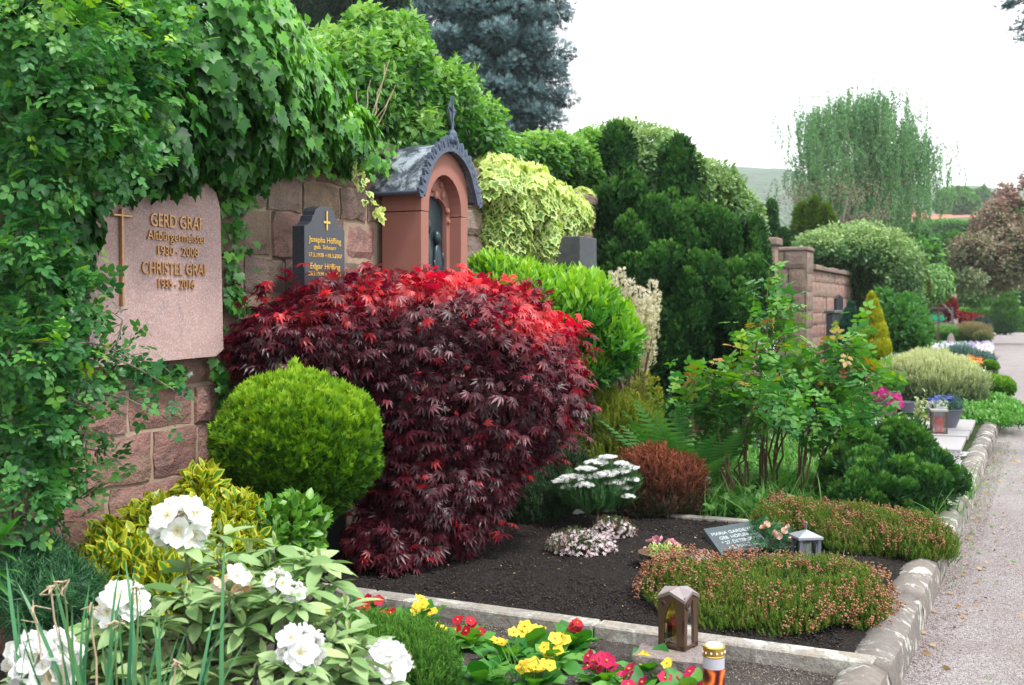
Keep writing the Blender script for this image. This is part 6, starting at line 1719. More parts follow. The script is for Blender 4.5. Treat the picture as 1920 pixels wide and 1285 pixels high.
# tall shoot in front of the wall
for (u, v) in ((1470, 520), (1455, 545), (1485, 560), (1500, 585), (1465, 570), (1440, 500)):
    q = bez(P(1450, 680, 8.3), P(u, v, 8.4), 0, 7, .02, r=r); m.tube(q, .006, .002, 5); k = 16
    tt = r.uniform(.3, 1, k) * 5.99; ii = tt.astype(int); ff = (tt - ii)[:, None]; PO.append(q[ii] * (1 - ff) + q[ii + 1] * ff + r.normal(size=(k, 3)) * .05); TI.append(r.uniform(.25, .6, k))
PO, TI = np.vstack(PO), np.concatenate(TI); nr = nz(r.normal(size=(len(PO), 3)) + [0, -.3, .5])
leaves(br, ROSELEAF, PO, orient(nr, (.8, .0, .5), (.3, 1, .45), 12), .155 * r.uniform(.6, 1.2, len(PO)), np.clip(TI, 0, 1), L_ROSEB, 295)
m.build('stems', M_BARK, br)

# mini roses with peach blooms, pink flower bowl
mr = bush('miniature_rose', 'miniature rose with peach pink blooms beside the grey lantern', 'rose', [Bl(1450, 1015, 6.55, 42, 22, .12), Bl(1430, 1000, 6.6, 22, 18, .1)], leafmat('miniature_rose_leaf', [(.03, .10, .05), (.07, .19, .09), (.12, .26, .12)]), ROSELEAF, 260, .05, (.6, .4, .6), (.4, .9, .4), 171, .4, 1.1, .2, None, 0, 60, trunk=(4, .004))
r = R(172)
rosef = [petals(6, 1, .6, .8 + .3 * q, .08, 20 + q) for q in range(2)]
def rosebloom(parent, c, s, mat, seed):
    r = R(seed); V = join([xf(rosef[0], 1), xf(rosef[1], .7, .5), xf(rosef[1], .42, 1.1, 0, (0, 0, .15))])
    cloud('bloom', V, np.array([c]), frames(r.normal(size=(1, 3)), (UP + r.normal(size=3) * .3)[None]), s, .5 + r.uniform(-.3, .3), mat, parent)
for i, (u, v) in enumerate([(1437, 985), (1478, 990), (1470, 997), (1462, 1006), (1484, 1012), (1432, 990), (1450, 1002), (1490, 1018)]): rosebloom(mr, P(u, v, 6.45), .021 if i < 6 else .026, L_PEACH, 180 + i)
bw = bowl('flower_bowl', 'low bark bowl of pink blooms and ribbon on dark soil', G(1248, 1060, .14), .14, .07, M_BARK)
bc = np.array(bw.location) + [0, 0, .07]
r = R(190)
p, nn = shell([(*bc, .1, .1, .035)], 190, .5, 1.1, .2, seed=191, back=-1, zmin=.17)
p, nn = p[:80], nn[:80]
cloud('foliage', IVY, p, orient(nn, (.6, .4, .6), (.4, .9, .4), 2), .028, tintn(len(p)), L_VARI, bw)['kind'] = 'stuff'
for i, (u, v) in enumerate([(1219, 1017), (1232, 1013), (1240, 1014), (1258, 1019), (1250, 1022), (1268, 1026)]): rosebloom(bw, P(u, v, 6.40), .026, L_PINK, 195 + i)
for i, (u0, u1, v) in enumerate(((1206, 1240, 1030), (1238, 1275, 1034), (1272, 1292, 1036))):
    a, b = P(u0, v, 6.33), P(u1, v + 3, 6.33); k = 9; tt = np.linspace(0, 1, k)
    V = [a + (b - a) * t + UP * (.010 + .006 * math.sin(t * 14 + i)) + FWD * .01 * math.sin(t * 9) for t in tt] + [a + (b - a) * t - UP * .016 - FWD * .012 * math.sin(t * 11) for t in tt]
    obj('ribbon', V, [(j, j + 1, k + j + 1, k + j) for j in range(k - 1)], simple('pink_ribbon', (.60, .22, .30), .35, 0, .1, 30) if i == 0 else bpy.data.materials['pink_ribbon'], bw)
tw = MB()
for i in range(16):
    a = r.uniform(2.2, 4.6); c = np.array(bw.location) + [0, 0, r.uniform(.01, .06)]; q = [c + np.array([math.cos(a + t), math.sin(a + t), 0]) * (.135 + r.normal() * .006) for t in np.linspace(0, .9, 6)]
    tw.tube(np.array(q) + r.normal(size=(6, 3)) * .004, .004, .002, 4)
tw.build('twig_wreath', M_BARKG, bw)

# ---------------------------------------------------------------- weeds, grass, ferns in the middle bed
def grass(name, label, poly, n, h, z, mat, seed, kind='stuff', lean=.45, bl=BLADE, cat=None):
    p = sample_poly(poly, n, seed); pos = np.stack([p[:, 0], p[:, 1], np.full(n, z)], 1)
    o = cloud(name, bl, pos, upframes(n, seed, lean), h * R(seed).uniform(.5, 1.2, n), tintn(n, 0, 1, seed), mat, None, kind=kind)
    if label: o['label'] = label
    if cat: o['category'] = cat
    return o
a = [G(1300, 975, .13), G(1560, 975, .13), G(1600, 900, .13), G(1560, 840, .13), G(1260, 850, .13), G(1240, 930, .13)]
grass('grass', 'tall fresh grass growing under the bush rose', a, 2600, .24, .12, L_GRASS, 301, bl=blade(.022, 4, .5))
p = sample_poly(a, 3000, 302); pos = np.stack([p[:, 0], p[:, 1], R(3).uniform(.13, .27, len(p))], 1)
cloud('weeds', LEAFR, pos, orient(np.tile([0., -.3, 1], (len(pos), 1)), (.3, .2, 1), (.1, 1, .5), 4), R(4).uniform(.03, .065, len(pos)), tintn(len(pos)), L_WEED, None, kind='stuff')
gw = [(-3.6, 7.5), (-.75, 7.5), (-.7, 11.5), (-3.6, 11.6)]
p = sample_poly(gw, 5000, 303); pos = np.stack([p[:, 0], p[:, 1], R(3).uniform(.12, .2, len(p))], 1)
cloud('ground_cover', LEAFR, pos, orient(np.tile([0., -.2, 1], (len(pos), 1)), (.3, .2, 1), (.1, 1, .5), 5), R(4).uniform(.03, .07, len(pos)), tintn(len(pos)), L_WEED, None, kind='stuff')
def grass_tuft(label, u, v, n, h, seed, z=.12, wpx=14):
    g = G(u, v, z); t = thing('grass_tuft', g, label, 'grass', 'tufts of long grass')
    r = R(seed)
    bm = [make_mesh('blade', b.V, b.F, L_GRASS, tint=np.full(len(b.V), q), edge=b.E) for b, q in ((blade(.016, 6, .5), .4), (blade(.012, 6, .8), .7))]
    for i in range(n):
        dd = nz(np.array([r.normal() * .4, r.normal() * .4, 1])); place(bm[i % 2], 'blade', t, g + r.normal(size=3) * [.03, .03, 0], dd, np.array([r.normal(), r.normal(), .3]), h * r.uniform(.5, 1.1))
for i, (u, v, n, h, lab) in enumerate([(1750, 985, 40, .26, 'long grass tuft at the kerb right of the dwarf cypress'), (1790, 965, 30, .24, 'long grass tuft leaning over the kerb stones'), (1715, 965, 14, .22, 'thin grass tuft in front of the dwarf cypress'),
        (1815, 935, 30, .26, 'grass tuft on the kerb beside the dwarf cypress'), (960, 1290, 34, .20, 'narrow grass tuft among the primroses at bottom'), (1600, 965, 9, .2, 'few grass blades poking through the second heather'), (1510, 950, 14, .2, 'grass tuft beside the rose stems'), (1310, 950, 22, .3, 'grass clump beside the red brown heather')]):
    grass_tuft(lab, u, v, n, h, 310 + i)
kp = [(-.56, 7.2), (-.44, 7.2), (-.36, 14), (-.46, 14)]
grass('kerb_grass', 'short grass sprouting along the kerb foot', [(-.40, 6.6), (-.28, 6.6), (-.10, 14), (-.27, 14)], 420, .03, .004, L_GRASS, 321, bl=blade(.06, 2, .4))
grass('verge_grass', None, [(-.25, 10), (.0, 10), (-.05, 24), (-.3, 24)], 500, .025, .004, L_GRASS, 322, bl=blade(.07, 2, .4))
def fern(label, u, v, d, n, L, seed):
    c = P(u, v, d); c[2] = max(c[2], .13); t = thing('fern', c, label, 'fern', 'ferns in the middle bed'); r = R(seed)
    me = [make_mesh('frond', FROND.V, FROND.F, L_FERN, tint=np.full(len(FROND.V), q), edge=FROND.E) for q in (.3, .7)]
    for i in range(n):
        a = 2 * math.pi * i / n + r.normal() * .2; el = r.uniform(.8, 1.35); dd = np.array([math.cos(a) * math.cos(el), math.sin(a) * math.cos(el), math.sin(el)])
        place(me[i % 2], 'frond', t, c, dd, np.array([math.cos(a), math.sin(a), .2]) * -1 + UP * .6, L * r.uniform(.75, 1.1))
for i, (u, v, d, n, L, lab) in enumerate([(1272, 935, 8.0, 15, .80, 'tall fern between tree heath and bush rose'), (1308, 925, 8.2, 11, .70, 'fern just right of the tallest fern'), (1340, 900, 9.2, 9, .5, 'low fern under the left of the bush rose'), (1462, 935, 8.3, 7, .32, 'small fern among the rose stems'), (1245, 900, 9.2, 9, .6, 'fern behind the red brown heather')]):
    fern(lab, u, v, d, n, L, 330 + i)
for i, (u, v, lab) in enumerate(((1327, 900, 'upper of two dandelion clocks beside the fern'), (1333, 922, 'lower of two dandelion clocks beside the fern'))):
    c = P(u, v, 7.9); t = thing('dandelion_clock', (c[0], c[1], .12), lab, 'dandelion', 'dandelion clocks')
    MB().tube([(c[0], c[1], .12), c], .003).build('stem', M_GSTEM, t)
    r = R(340 + i); nn = nz(r.normal(size=(90, 3))); cloud('seed_head', STAR, c + nn * .02, orient(nn, (1, 0, .1), (0, 0, 1), 3), .012, tintn(90, .3, 1), leafmat('dandelion_down', [(.5, .5, .48), (.7, .7, .68)], trans=.4, tcol=1.0) if i == 0 else bpy.data.materials['dandelion_down'], t)
# windfall on path and soil
rr_ = R(380)
def windfall(name, label, poly, n, z, s, mat, seed, t=LEAF):
    p = sample_poly(poly, n, seed); pos = np.stack([p[:, 0], p[:, 1], np.full(n, z)], 1)
    o = cloud(name, t, pos, flatframes(n, seed, .5), s * R(seed).uniform(.5, 1.2, n), tintn(n, 0, 1, seed), mat, None, kind='stuff'); o['label'] = label
L_DEAD = leafmat('dead_leaf', [(.12, .06, .035), (.26, .15, .07), (.40, .28, .14)], trans=.1, tcol=1.0)
windfall('fallen_leaves', 'dry leaves scattered along the kerb foot', [(-.44, 5.0), (-.2, 5.0), (.0, 13), (-.28, 13)], 130, .016, .035, L_DEAD, 381)
windfall('path_litter', 'bits of dry leaf on the gravel path', [(-.3, 4.5), (1.6, 4.5), (1.6, 20), (-.2, 20)], 140, .014, .022, L_DEAD, 382)
windfall('soil_litter', 'bits of leaf and petals on the dark soil', [(-3.2, 4.9), (-.7, 4.8), (-.65, 7.2), (-3.2, 7.2)], 110, .156, .014, L_DEAD, 383)
windfall('path_weeds', 'small green weeds sprouting in the gravel', [(-.36, 6.5), (.1, 6.5), (.5, 18), (-.2, 18)], 160, .010, .022, L_WEED, 384, LEAFR)
# low greenery behind: laurels and dark shade shrubs along the wall foot
bush('shade_shrub', 'low dark green shrubs in the shade under the dark cypress', 'shrub', [Bl(1290, 760, 11.5, 70, 40), Bl(1230, 800, 10.5, 60, 50), Bl(1370, 740, 12, 60, 30)], L_CYP, LEAF, 1500, .09, seed=345)

# ---------------------------------------------------------------- pots and flowers on the pale grave
def potplant(parent, c, r0, rz_, n, mat, t, s, seed, nm='foliage', tl=(0, 1)):
    p, nn = shell([(*c, r0, r0, rz_)], n, .4, 1.08, .2, seed=seed, back=-1, zmin=c[2] - rz_ * .5)
    cloud(nm, t, p, orient(nn, (.6, .6, .5), (.5, .6, .5), seed), s, tintn(len(p), tl[0], tl[1], seed), mat, parent)['kind'] = 'stuff'
d = 13.0; k = d / FPX
bp = bowl('planted_bowl', 'grey plastic bowl planted with white and blue flowers on pale slab', G(1771, 801, .19), 33 * k, 34 * k, M_PLASTIC)
c = np.array(bp.location) + UP * 34 * k
potplant(bp, c + UP * .02 - RIGHT * 8 * k, 22 * k, 16 * k, 420, L_WEED, LEAF, .035, 350)
potplant(bp, c + RIGHT * 14 * k + UP * 4 * k, 16 * k, 14 * k, 420, L_BLUEG, HEATH, .05, 351, 'conifer_sprigs')
p, nn = shell([(*(c - RIGHT * 10 * k + UP * 5 * k), 20 * k, 20 * k, 15 * k)], 260, .85, 1.1, .2, seed=352, back=-.5, zmin=c[2])
cloud('white_flowers', DAISY4, p, frames(R(2).normal(size=(len(p), 3)), nn + UP * .5), .02, tintn(len(p)), L_WHITE, bp)['kind'] = 'stuff'
p, nn = shell([(*(c - RIGHT * 4 * k + UP * 17 * k), 24 * k, 14 * k, 8 * k)], 130, .5, 1.1, .2, seed=353, back=-1, zmin=c[2])
cloud('blue_flowers', DAISY4, p, frames(R(2).normal(size=(len(p), 3)), nn + UP * .5), .024, tintn(len(p)), L_BLUE, bp)['kind'] = 'stuff'
d = 12.4; k = d / FPX
b = P(1660, 790, d)
hp = thing('hydrangea_pot', b, 'brownish clay pot with bright magenta flower balls beside the rose', 'planter')
MB().lathe(b, [(.09, 0), (.10, .02), (.145, .28), (.155, .285), (.155, .31), (.13, .31)], 20).build('pot', M_TAUPE, hp)
potplant(hp, b + UP * .38, .17, .12, 160, L_WEED, LEAFR, .08, 360)
for i, (u, v) in enumerate(((1652, 735), (1660, 742), (1672, 753), (1682, 758), (1645, 742), (1678, 748))):
    p, nn = shell([(*P(u, v, d - .15), .065, .065, .055)], 90, .85, 1.05, .1, seed=361 + i, back=-.7, zmin=0)
    cloud('flower_ball', DAISY4, p, frames(R(2).normal(size=(len(p), 3)), nn), .018, tintn(len(p)), L_MAG, hp)
b = P(1704, 773, 13.6)
bp2 = bowl('dark_pot', 'empty looking dark grey round pot behind the hydrangea', b, .12, .12, M_PLASTIC); bp2['label'] = 'small dark grey round pot behind the magenta hydrangea'
sv = thing('silvery_sage', G(1722, 815, .18), 'thin silvery leaved upright plant in front of the slab', 'plant')
g = np.array(sv.location); r = R(370)
for i in range(5):
    e = P(1722 + r.normal() * 10, 735 + i * 12, 12.2); MB().tube(bez(g, e, 0, 5, .01, r=r), .005, .003, 4).build('stem', M_GSTEM, sv)
    n = 34; f = r.uniform(.1, 1, n)[:, None]; pp = g * (1 - f) + e * f
    cloud('leaves', LEAF, pp, orient(nz(r.normal(size=(n, 3)) + [0, 0, .5]), (1, .2, .3), (0, 1, .4), i), .05, r.uniform(.3, 1, n), L_GREY, sv)

# ---------------------------------------------------------------- shrubs further along the path
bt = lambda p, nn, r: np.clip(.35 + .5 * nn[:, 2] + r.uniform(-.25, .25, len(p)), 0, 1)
bush('pale_willow_bush', 'large pale grey green rounded bush behind the flower bowl', 'shrub', [Bl(1745, 722, 15.5, 95, 52), Bl(1690, 720, 15.3, 45, 45), Bl(1800, 735, 15.2, 42, 42), Bl(1740, 700, 16, 60, 38)], L_GREY, HEATH, 14000, .09, (.5, .9, .35), (.6, .3, .7), 401, .75, 1.06, .12, bt, .15)
bush('clipped_box', 'low clipped yellow green box bush beside the path', 'shrub', [Bl(1862, 726, 18.0, 26, 20), Bl(1880, 727, 18.0, 20, 18)], L_BOX, LEAF, 4000, .05, (.6, .6, .5), (.7, .5, .5), 402, .92, 1.03, .04, bt, .1)
bush('green_ground_cover', 'fresh green ground cover spilling beside kerb and pale slab', 'plant', [(*G(1845, 775, .2)[:2], .14, .42, .9, .16), (*G(1800, 770, .2)[:2], .14, .5, .5, .13), (*G(1860, 760, .2)[:2], .14, .3, .9, .18)], L_WEED, LEAF, 4500, .055, (.5, .6, .6), (.4, .8, .5), 403, .7, 1.1, .2, bt, .2)
bush('small_box_ball', 'small green box ball further along the path', 'shrub', [Bl(1856, 692, 26, 14, 12)], L_BOX, LEAF, 1500, .08, seed=404, lo=.9, tint=bt)
bush('yellow_conifer', 'narrow golden yellow cone shaped conifer near the far wall', 'conifer', [Bl(1642, 660, 16.5, 24, 28), Bl(1640, 630, 16.5, 19, 28), Bl(1637, 605, 16.5, 14, 25), Bl(1635, 585, 16.5, 9, 22), Bl(1634, 568, 16.5, 4, 16)], L_YCON, SPRAY, 6500, .075, (.4, 1, .35), (.6, .2, .7), 405, .85, 1.05, .1, bt, .1)
bush('cone_conifer', 'blue green cone shaped conifer in front of the far pink wall', 'conifer', [Bl(1592, 650, 18, 21, 35), Bl(1593, 622, 18, 16, 28), Bl(1594, 602, 18, 10, 22), Bl(1595, 585, 18, 4, 17)], L_BGCON, SPRAY, 5000, .07, (.4, 1, .35), (.6, .2, .7), 406, .9, 1.03, .05, bt, .1)
bush('dark_leafy_shrub', 'dark leafy shrub behind the golden conifer', 'shrub', [Bl(1690, 630, 21, 45, 58), Bl(1714, 645, 20.5, 18, 36), Bl(1660, 590, 22, 28, 40), Bl(1700, 590, 22, 30, 30)], L_TREE, LEAF, 4500, .15, seed=407, tint=lambda p, nn, r: r.uniform(0, .5, len(p)))
bush('column_yew', 'slim dark golden tipped yew column by the path bend', 'conifer', [Bl(1723, 560, 29, 13, 48), Bl(1720, 530, 29, 9, 30)], leafmat('yew_spray', [(.03, .06, .012), (.09, .10, .015), (.22, .19, .03)]), SPRAY, 2500, .2, (.4, 1, .3), (.6, .2, .7), 408, .85, 1.05, .1, bt, .1)
bush('weeping_shrub', 'fresh green weeping shrub right of the yew column', 'shrub', [Bl(1757, 530, 38, 28, 34)], L_IVYL, LEAF, 4500, .13, (.3, -.8, .4), (.8, .5, .4), 409)
bush('straw_heather', 'olive heather mound with pinkish tips in the far bed', 'heather', [Bl(1820, 626, 41, 36, 18), Bl(1843, 634, 40, 14, 12)], leafmat('olive_heather', [(.06, .11, .03), (.16, .19, .06), (.30, .22, .13)]), HEATH, 5000, .12, seed=410, tint=bt)
bush('ornamental_grass', 'fresh green ornamental grass clump in the far bed', 'grass', [Bl(1772, 630, 41, 24, 15)], L_GRASS, HEATH, 2200, .16, (.4, 1, .3), seed=411, tint=bt)
bush('lavender', 'blue grey lavender hummock among pansies in the far bed', 'shrub', [Bl(1800, 672, 27, 34, 14), Bl(1835, 680, 26.5, 26, 12)], L_BLUEG, HEATH, 3000, .15, seed=412, tint=bt)
bush('dark_round_shrub', 'dark blue green shrub low behind the pale willow bush', 'shrub', [Bl(1680, 680, 20, 14, 10)], L_BLUEG, LEAF, 500, .1, seed=413)
bush('small_blue_shrub', 'blue grey dome shrub at the end of the far bed', 'shrub', [Bl(1840, 612, 48, 14, 10)], L_BLUEG, LEAF, 900, .2, seed=414)
def flowers(name, label, poly, n, z, mat, s, seed, zz=.15):
    p = sample_poly(poly, n, seed); r = R(seed); pos = np.stack([p[:, 0], p[:, 1], r.uniform(z, z + zz, n)], 1)
    o = cloud(name, DAISY4, pos, frames(r.normal(size=(n, 3)), UP + r.normal(size=(n, 3)) * .4 + [0, -.4, 0]), s, tintn(n, 0, 1, seed), mat, None, kind='stuff'); o['label'] = label; return o
def gq(*uv): return [G(u, v, .15) for u, v in uv]
flowers('lilac_pansies', 'lilac pansies in the far bed', gq((1745, 668), (1862, 664), (1862, 650), (1748, 652)), 700, .2, L_LILAC, .05, 420)
flowers('white_pansies', 'white flowers in the far bed', gq((1740, 672), (1790, 668), (1790, 655), (1740, 655)), 400, .2, L_WHITE, .04, 421)
flowers('pale_pansies', 'pale pink flowers beside the lavender', gq((1835, 668), (1862, 672), (1862, 655), (1830, 655)), 350, .2, L_PALEP, .045, 422)
flowers('orange_flowers', 'orange flowers behind the pale bush', gq((1808, 695), (1840, 695), (1840, 680), (1808, 680)), 160, .25, L_ORANGE, .05, 423)
flowers('yellow_flowers', 'yellow flowers by the lamp', gq((1815, 702), (1828, 702), (1828, 694), (1815, 694)), 50, .22, L_YELP, .05, 424)
fbp = [(-5.0, 12), (-.9, 15), (-1.0, 26), (-1.7, 45), (-6, 45)]
p = sample_poly(fbp, 9000, 425); pos = np.stack([p[:, 0], p[:, 1], R(3).uniform(.12, .3, len(p))], 1)
cloud('bed_foliage', LEAF, pos, orient(np.tile([0., -.3, 1], (len(pos), 1)), (.3, .4, 1), (.1, 1, .5), 5), R(4).uniform(.06, .16, len(pos)), tintn(len(pos)), L_WEED, None, kind='stuff')

# ---------------------------------------------------------------- trees and far greenery
def tree(name, label, cat, blobs, mat, t, n, size, foot, tr=.15, seed=0, dw=(.5, .1, .7), nw=(.5, .6, .6), tint=None, fill=.2, lo=.5, hi=1.08, rough=.25, group=None, knobs=0, kr=(.3, .6), bark=None, limbs=10, back=-.5):
    foot = np.array(foot, float); foot[2] = 0
    o = thing(name, foot, label, cat, group)
    bb_ = subclumps(blobs, knobs, kr[0], kr[1], seed, 1.0, back=-.6, zmin=None) if knobs else blobs
    p, nn = shell(bb_, n, lo, hi, rough, seed=seed, back=back, zmin=.3, inner=.75 if not knobs else .6)
    r = R(seed); cloud('crown', t, p, orient(nn, dw, nw, seed), size * r.uniform(.6, 1.15, len(p)), (r.uniform(0, 1, len(p)) if tint is None else tint(p, nn, r)), mat, o)['kind'] = 'stuff'
    if fill:
        p, nn = shell(blobs, int(n * fill), .2, .8, 0, seed=seed + 1, back=-1, zmin=.3, inner=.1)
        cloud('inner_crown', t, p, orient(nn, (.3, .2, .8), (.8, .2, .5), seed), size * 2, tintn(len(p), 0, .3), mat, o)['kind'] = 'stuff'
    b = np.array(blobs); top = b[np.argmax(b[:, 2])][:3]; m = MB()
    q = bez(foot, top, 0, 8, tr * .3, r=r); m.tube(q, tr, tr * .2, 8); m.build('trunk', bark or M_BARKG, o)
    for k in range(limbs):
        c = b[r.integers(len(b))]; e = c[:3] + r.normal(size=3) * c[3:6] * .4; s_ = q[int(r.integers(2, 6))]
        MB().tube(bez(s_, e, 0, 6, .05, r=r), tr * .3, tr * .06, 5).build('limb', bark or M_BARKG, o)
    return o
# blue spruce: whorls of drooping branches with knobs of needles
sb = []
r = R(500); sc_ = P(905, 90, 24); sx, sy = sc_[0], sc_[1]
lv = [(-160, 60), (-110, 90), (-60, 110), (-10, 135), (40, 150), (90, 150), (135, 140), (180, 130), (215, 105), (250, 70)]
for v, w in lv:
    for j in range(9):
        a = 2 * math.pi * j / 9 + v; q = r.uniform(.55, 1.02)
        k = 24 / FPX; c = P(920, v, 24) + (RIGHT * math.cos(a) + FWD * math.sin(a)) * w * k * q - UP * .1
        sb.append((*c, r.uniform(.30, .5), r.uniform(.30, .5), r.uniform(.2, .32)))
        c2 = P(920, v, 24) + (RIGHT * math.cos(a) + FWD * math.sin(a)) * w * k * q * .6
        sb.append((*c2, .42, .42, .3))
for u, v in ((1045, 25), (1055, 35), (1020, 30), (1050, 180), (1065, 185), (1040, 115), (1035, 130), (1030, 235), (1010, 200), (1000, 60), (985, 90)): sb.append((*P(u, v, 24), .22, .22, .17))
sp_ = thing('blue_spruce', (sx, sy, 0), 'large blue grey spruce towering behind the wall', 'spruce')
p, nn = shell(sb, 42000, .6, 1.1, .15, seed=501, back=-.5, zmin=1, inner=.5)
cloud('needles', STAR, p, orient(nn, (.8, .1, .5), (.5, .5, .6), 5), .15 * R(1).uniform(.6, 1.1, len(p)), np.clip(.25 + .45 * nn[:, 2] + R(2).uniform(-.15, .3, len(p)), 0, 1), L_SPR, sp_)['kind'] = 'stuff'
p, nn = shell([(*P(920, 60, 24), 1.15, 1.15, 2.6)], 2500, .1, .8, 0, seed=502, back=-1)
cloud('inner_twigs', STAR, p, orient(nn, (.8, 0, .5), (.5, .5, .6), 5), .4, tintn(len(p), 0, .2), leafmat('shaded_twig', [(.03, .03, .025), (.06, .05, .045)], trans=0), sp_)['kind'] = 'stuff'
MB().tube([(sx, sy, 0), (sx, sy, 8)], .22, .12, 8).build('trunk', M_BARK, sp_)
for b in sb[::2]:
    MB().tube(bez((sx, sy, b[2] + .2), b[:3], -.05, 4), .035, .01, 4).build('branch', M_BARK, sp_)
tree('dark_conifer', 'dark green conifer far behind the light ivy', 'conifer', [Bl(590, 20, 34, 50, 45), Bl(690, 15, 34, 45, 50), Bl(640, -40, 34, 80, 60), Bl(640, 60, 34, 50, 40), Bl(740, -20, 34, 50, 60)], L_DCON, STAR, 7000, .45, P(640, 100, 34), .3, 510, (.6, -.4, .5))

# weeping birch
bf = P(1618, 420, 55)
bi = thing('weeping_birch', (bf[0], bf[1], 0), 'tall weeping birch with hanging curtains of fine leaves', 'birch')
r = R(520); m = MB(); PP = []
bk = 55 / FPX
tops = [(1515, 215), (1530, 240), (1520, 280), (1545, 210), (1560, 230), (1585, 200), (1600, 190), (1620, 182), (1640, 200), (1655, 185), (1670, 215), (1690, 240), (1705, 255), (1720, 270), (1735, 300), (1512, 330), (1540, 300), (1570, 270), (1600, 250), (1630, 240), (1660, 260), (1690, 290), (1715, 320), (1560, 330), (1600, 310), (1640, 300), (1670, 330), (1700, 350), (1580, 370), (1620, 360), (1650, 380), (1690, 390), (1530, 370), (1550, 400), (1640, 420), (1600, 400)]
tb = np.array([bf[0], bf[1], 0]); tt_ = P(1620, 215, 55)
MB().tube(bez(tb, tt_, 0, 9, .12, r=r), .28, .05, 8).build('trunk', simple('birch_bark', (.42, .40, .37), .8, 0, .5, 8), bi)
for (u, v) in tops:
    e = P(u, v, 55 + r.normal() * 1.4); f = .35 + .5 * r.random(); s_ = tb * (1 - f) + tt_ * f; s_[2] = min(s_[2], e[2])
    q = bez(s_, e, .5, 6, .1, r=r); MB().tube(q, .05, .02, 4).build('limb', M_TWIG, bi)
    for j in range(44):
        st = e + r.normal(size=3) * [.7, .7, .4]; L = r.uniform(.5, 1.9); k = int(L * 52)
        f = r.uniform(0, 1, k) ** .9; PP.append(st - UP * L * f[:, None] + np.stack([np.sin(f * 3) * .12 * r.normal(), np.cos(f * 2) * .12 * r.normal(), 0 * f], 1) + r.normal(size=(k, 3)) * .04)
        if j < 6: m.tube([st, st - UP * L * .5, st - UP * L], .008, .004, 3)
PP = np.vstack(PP)
DIA = T([(0, 0, 0), (-.3, .45, .05), (.3, .45, .05), (0, 1, -.1)], [(0, 2, 1), (1, 2, 3)], [0, 1, 1, 1])
cp_, cn_ = shell([Bl(1530, 235, 55, 26, 34, .8), Bl(1692, 255, 55, 28, 38, .8), Bl(1635, 203, 55, 34, 18, .8), Bl(1578, 218, 55, 38, 26, .8), Bl(1555, 285, 55, 42, 60, 1.2), Bl(1615, 245, 55, 50, 52, 1.3), Bl(1670, 300, 55, 48, 60, 1.3), Bl(1610, 340, 55, 80, 70, 1.6), Bl(1715, 330, 55, 22, 45, .6), Bl(1525, 250, 55, 18, 36, .5), Bl(1590, 400, 55, 80, 45, 1.5), Bl(1670, 400, 55, 60, 50, 1.3)], 26000, .2, 1.1, .35, seed=523, back=-1, zmin=None, inner=.3)
PP = np.vstack([PP, cp_])
cloud('hanging_leaves', DIA, PP, orient(nz(r.normal(size=PP.shape)), (.4, -1, .3), (.8, .2, .6), 5), .10 * r.uniform(.6, 1.2, len(PP)), r.uniform(0, 1, len(PP)), L_BIRCH, bi)['kind'] = 'stuff'
m.build('hanging_twigs', M_TWIG, bi)['kind'] = 'stuff'

# sparse pinkish flowering tree in front of the birch
tree('budding_tree', 'sparse twiggy tree with pinkish buds left of the birch', 'tree', [Bl(1590, 370, 42, 80, 50), Bl(1480, 370, 42, 55, 40), Bl(1540, 400, 42, 90, 40), Bl(1640, 400, 42, 50, 40)], leafmat('pinkish_bud', [(.16, .13, .10), (.30, .20, .17), (.22, .20, .12)]), LEAF, 2000, .07, P(1550, 500, 42), .14, 530, fill=0, lo=.2, limbs=30, bark=M_BARKG)
tree('golden_thuja', 'group of olive golden thuja tips behind the wall', 'conifer', [Bl(1502, 435, 33, 12, 32), Bl(1503, 405, 33, 6, 22), Bl(1524, 425, 33, 13, 34), Bl(1526, 395, 33, 6, 22), Bl(1548, 430, 33, 12, 30), Bl(1546, 405, 33, 6, 18), Bl(1563, 438, 33, 8, 24)], leafmat('olive_thuja', [(.04, .10, .012), (.09, .17, .015), (.19, .24, .02)]), SPRAY, 9000, .15, P(1525, 500, 33), .1, 540, (.3, 1, .3), tint=bt, lo=.8, hi=1.05, limbs=2)
tree('slim_cypress', 'taller slim dark cypress beyond the wall near the post', 'cypress', [Bl(1445, 430, 30, 9, 40), Bl(1446, 398, 30, 5, 22)], L_HIN, SPRAY, 3500, .11, P(1446, 500, 30), .08, 541, (.3, 1, .3), lo=.8, limbs=1)
tree('slim_cypress', 'shorter slim dark cypress just right of the taller one', 'cypress', [Bl(1470, 452, 30, 9, 22)], L_HIN, SPRAY, 2000, .11, P(1470, 500, 30), .08, 542, (.3, 1, .3), lo=.8, limbs=1)
G1 = 'broad trees beyond the cemetery'
tree('broad_tree', 'mid green tree below the right side of the birch', 'tree', [Bl(1735, 480, 56, 45, 46), Bl(1700, 465, 56, 36, 40), Bl(1775, 490, 56, 40, 46)], L_TREE, LEAF, 12000, .26, P(1740, 560, 52), .25, 550, group=G1, knobs=40, kr=(.3, .6))
tree('broad_tree', 'low green trees between weeping shrub and copper tree', 'tree', [Bl(1790, 505, 58, 40, 45), Bl(1770, 530, 58, 40, 30), Bl(1820, 540, 60, 40, 30), Bl(1700, 490, 46, 40, 36)], L_TREE, LEAF, 12000, .26, P(1790, 600, 50), .25, 551, group=G1, knobs=40, kr=(.3, .6))
tree('round_tree', 'round crowned green tree standing among the town roofs', 'tree', [Bl(1792, 378, 200, 30, 16), Bl(1775, 386, 200, 16, 11), Bl(1810, 386, 200, 16, 11)], L_TREE, LEAF, 8000, .8, P(1792, 402, 200), .5, 552, knobs=40, kr=(.7, 1.2))
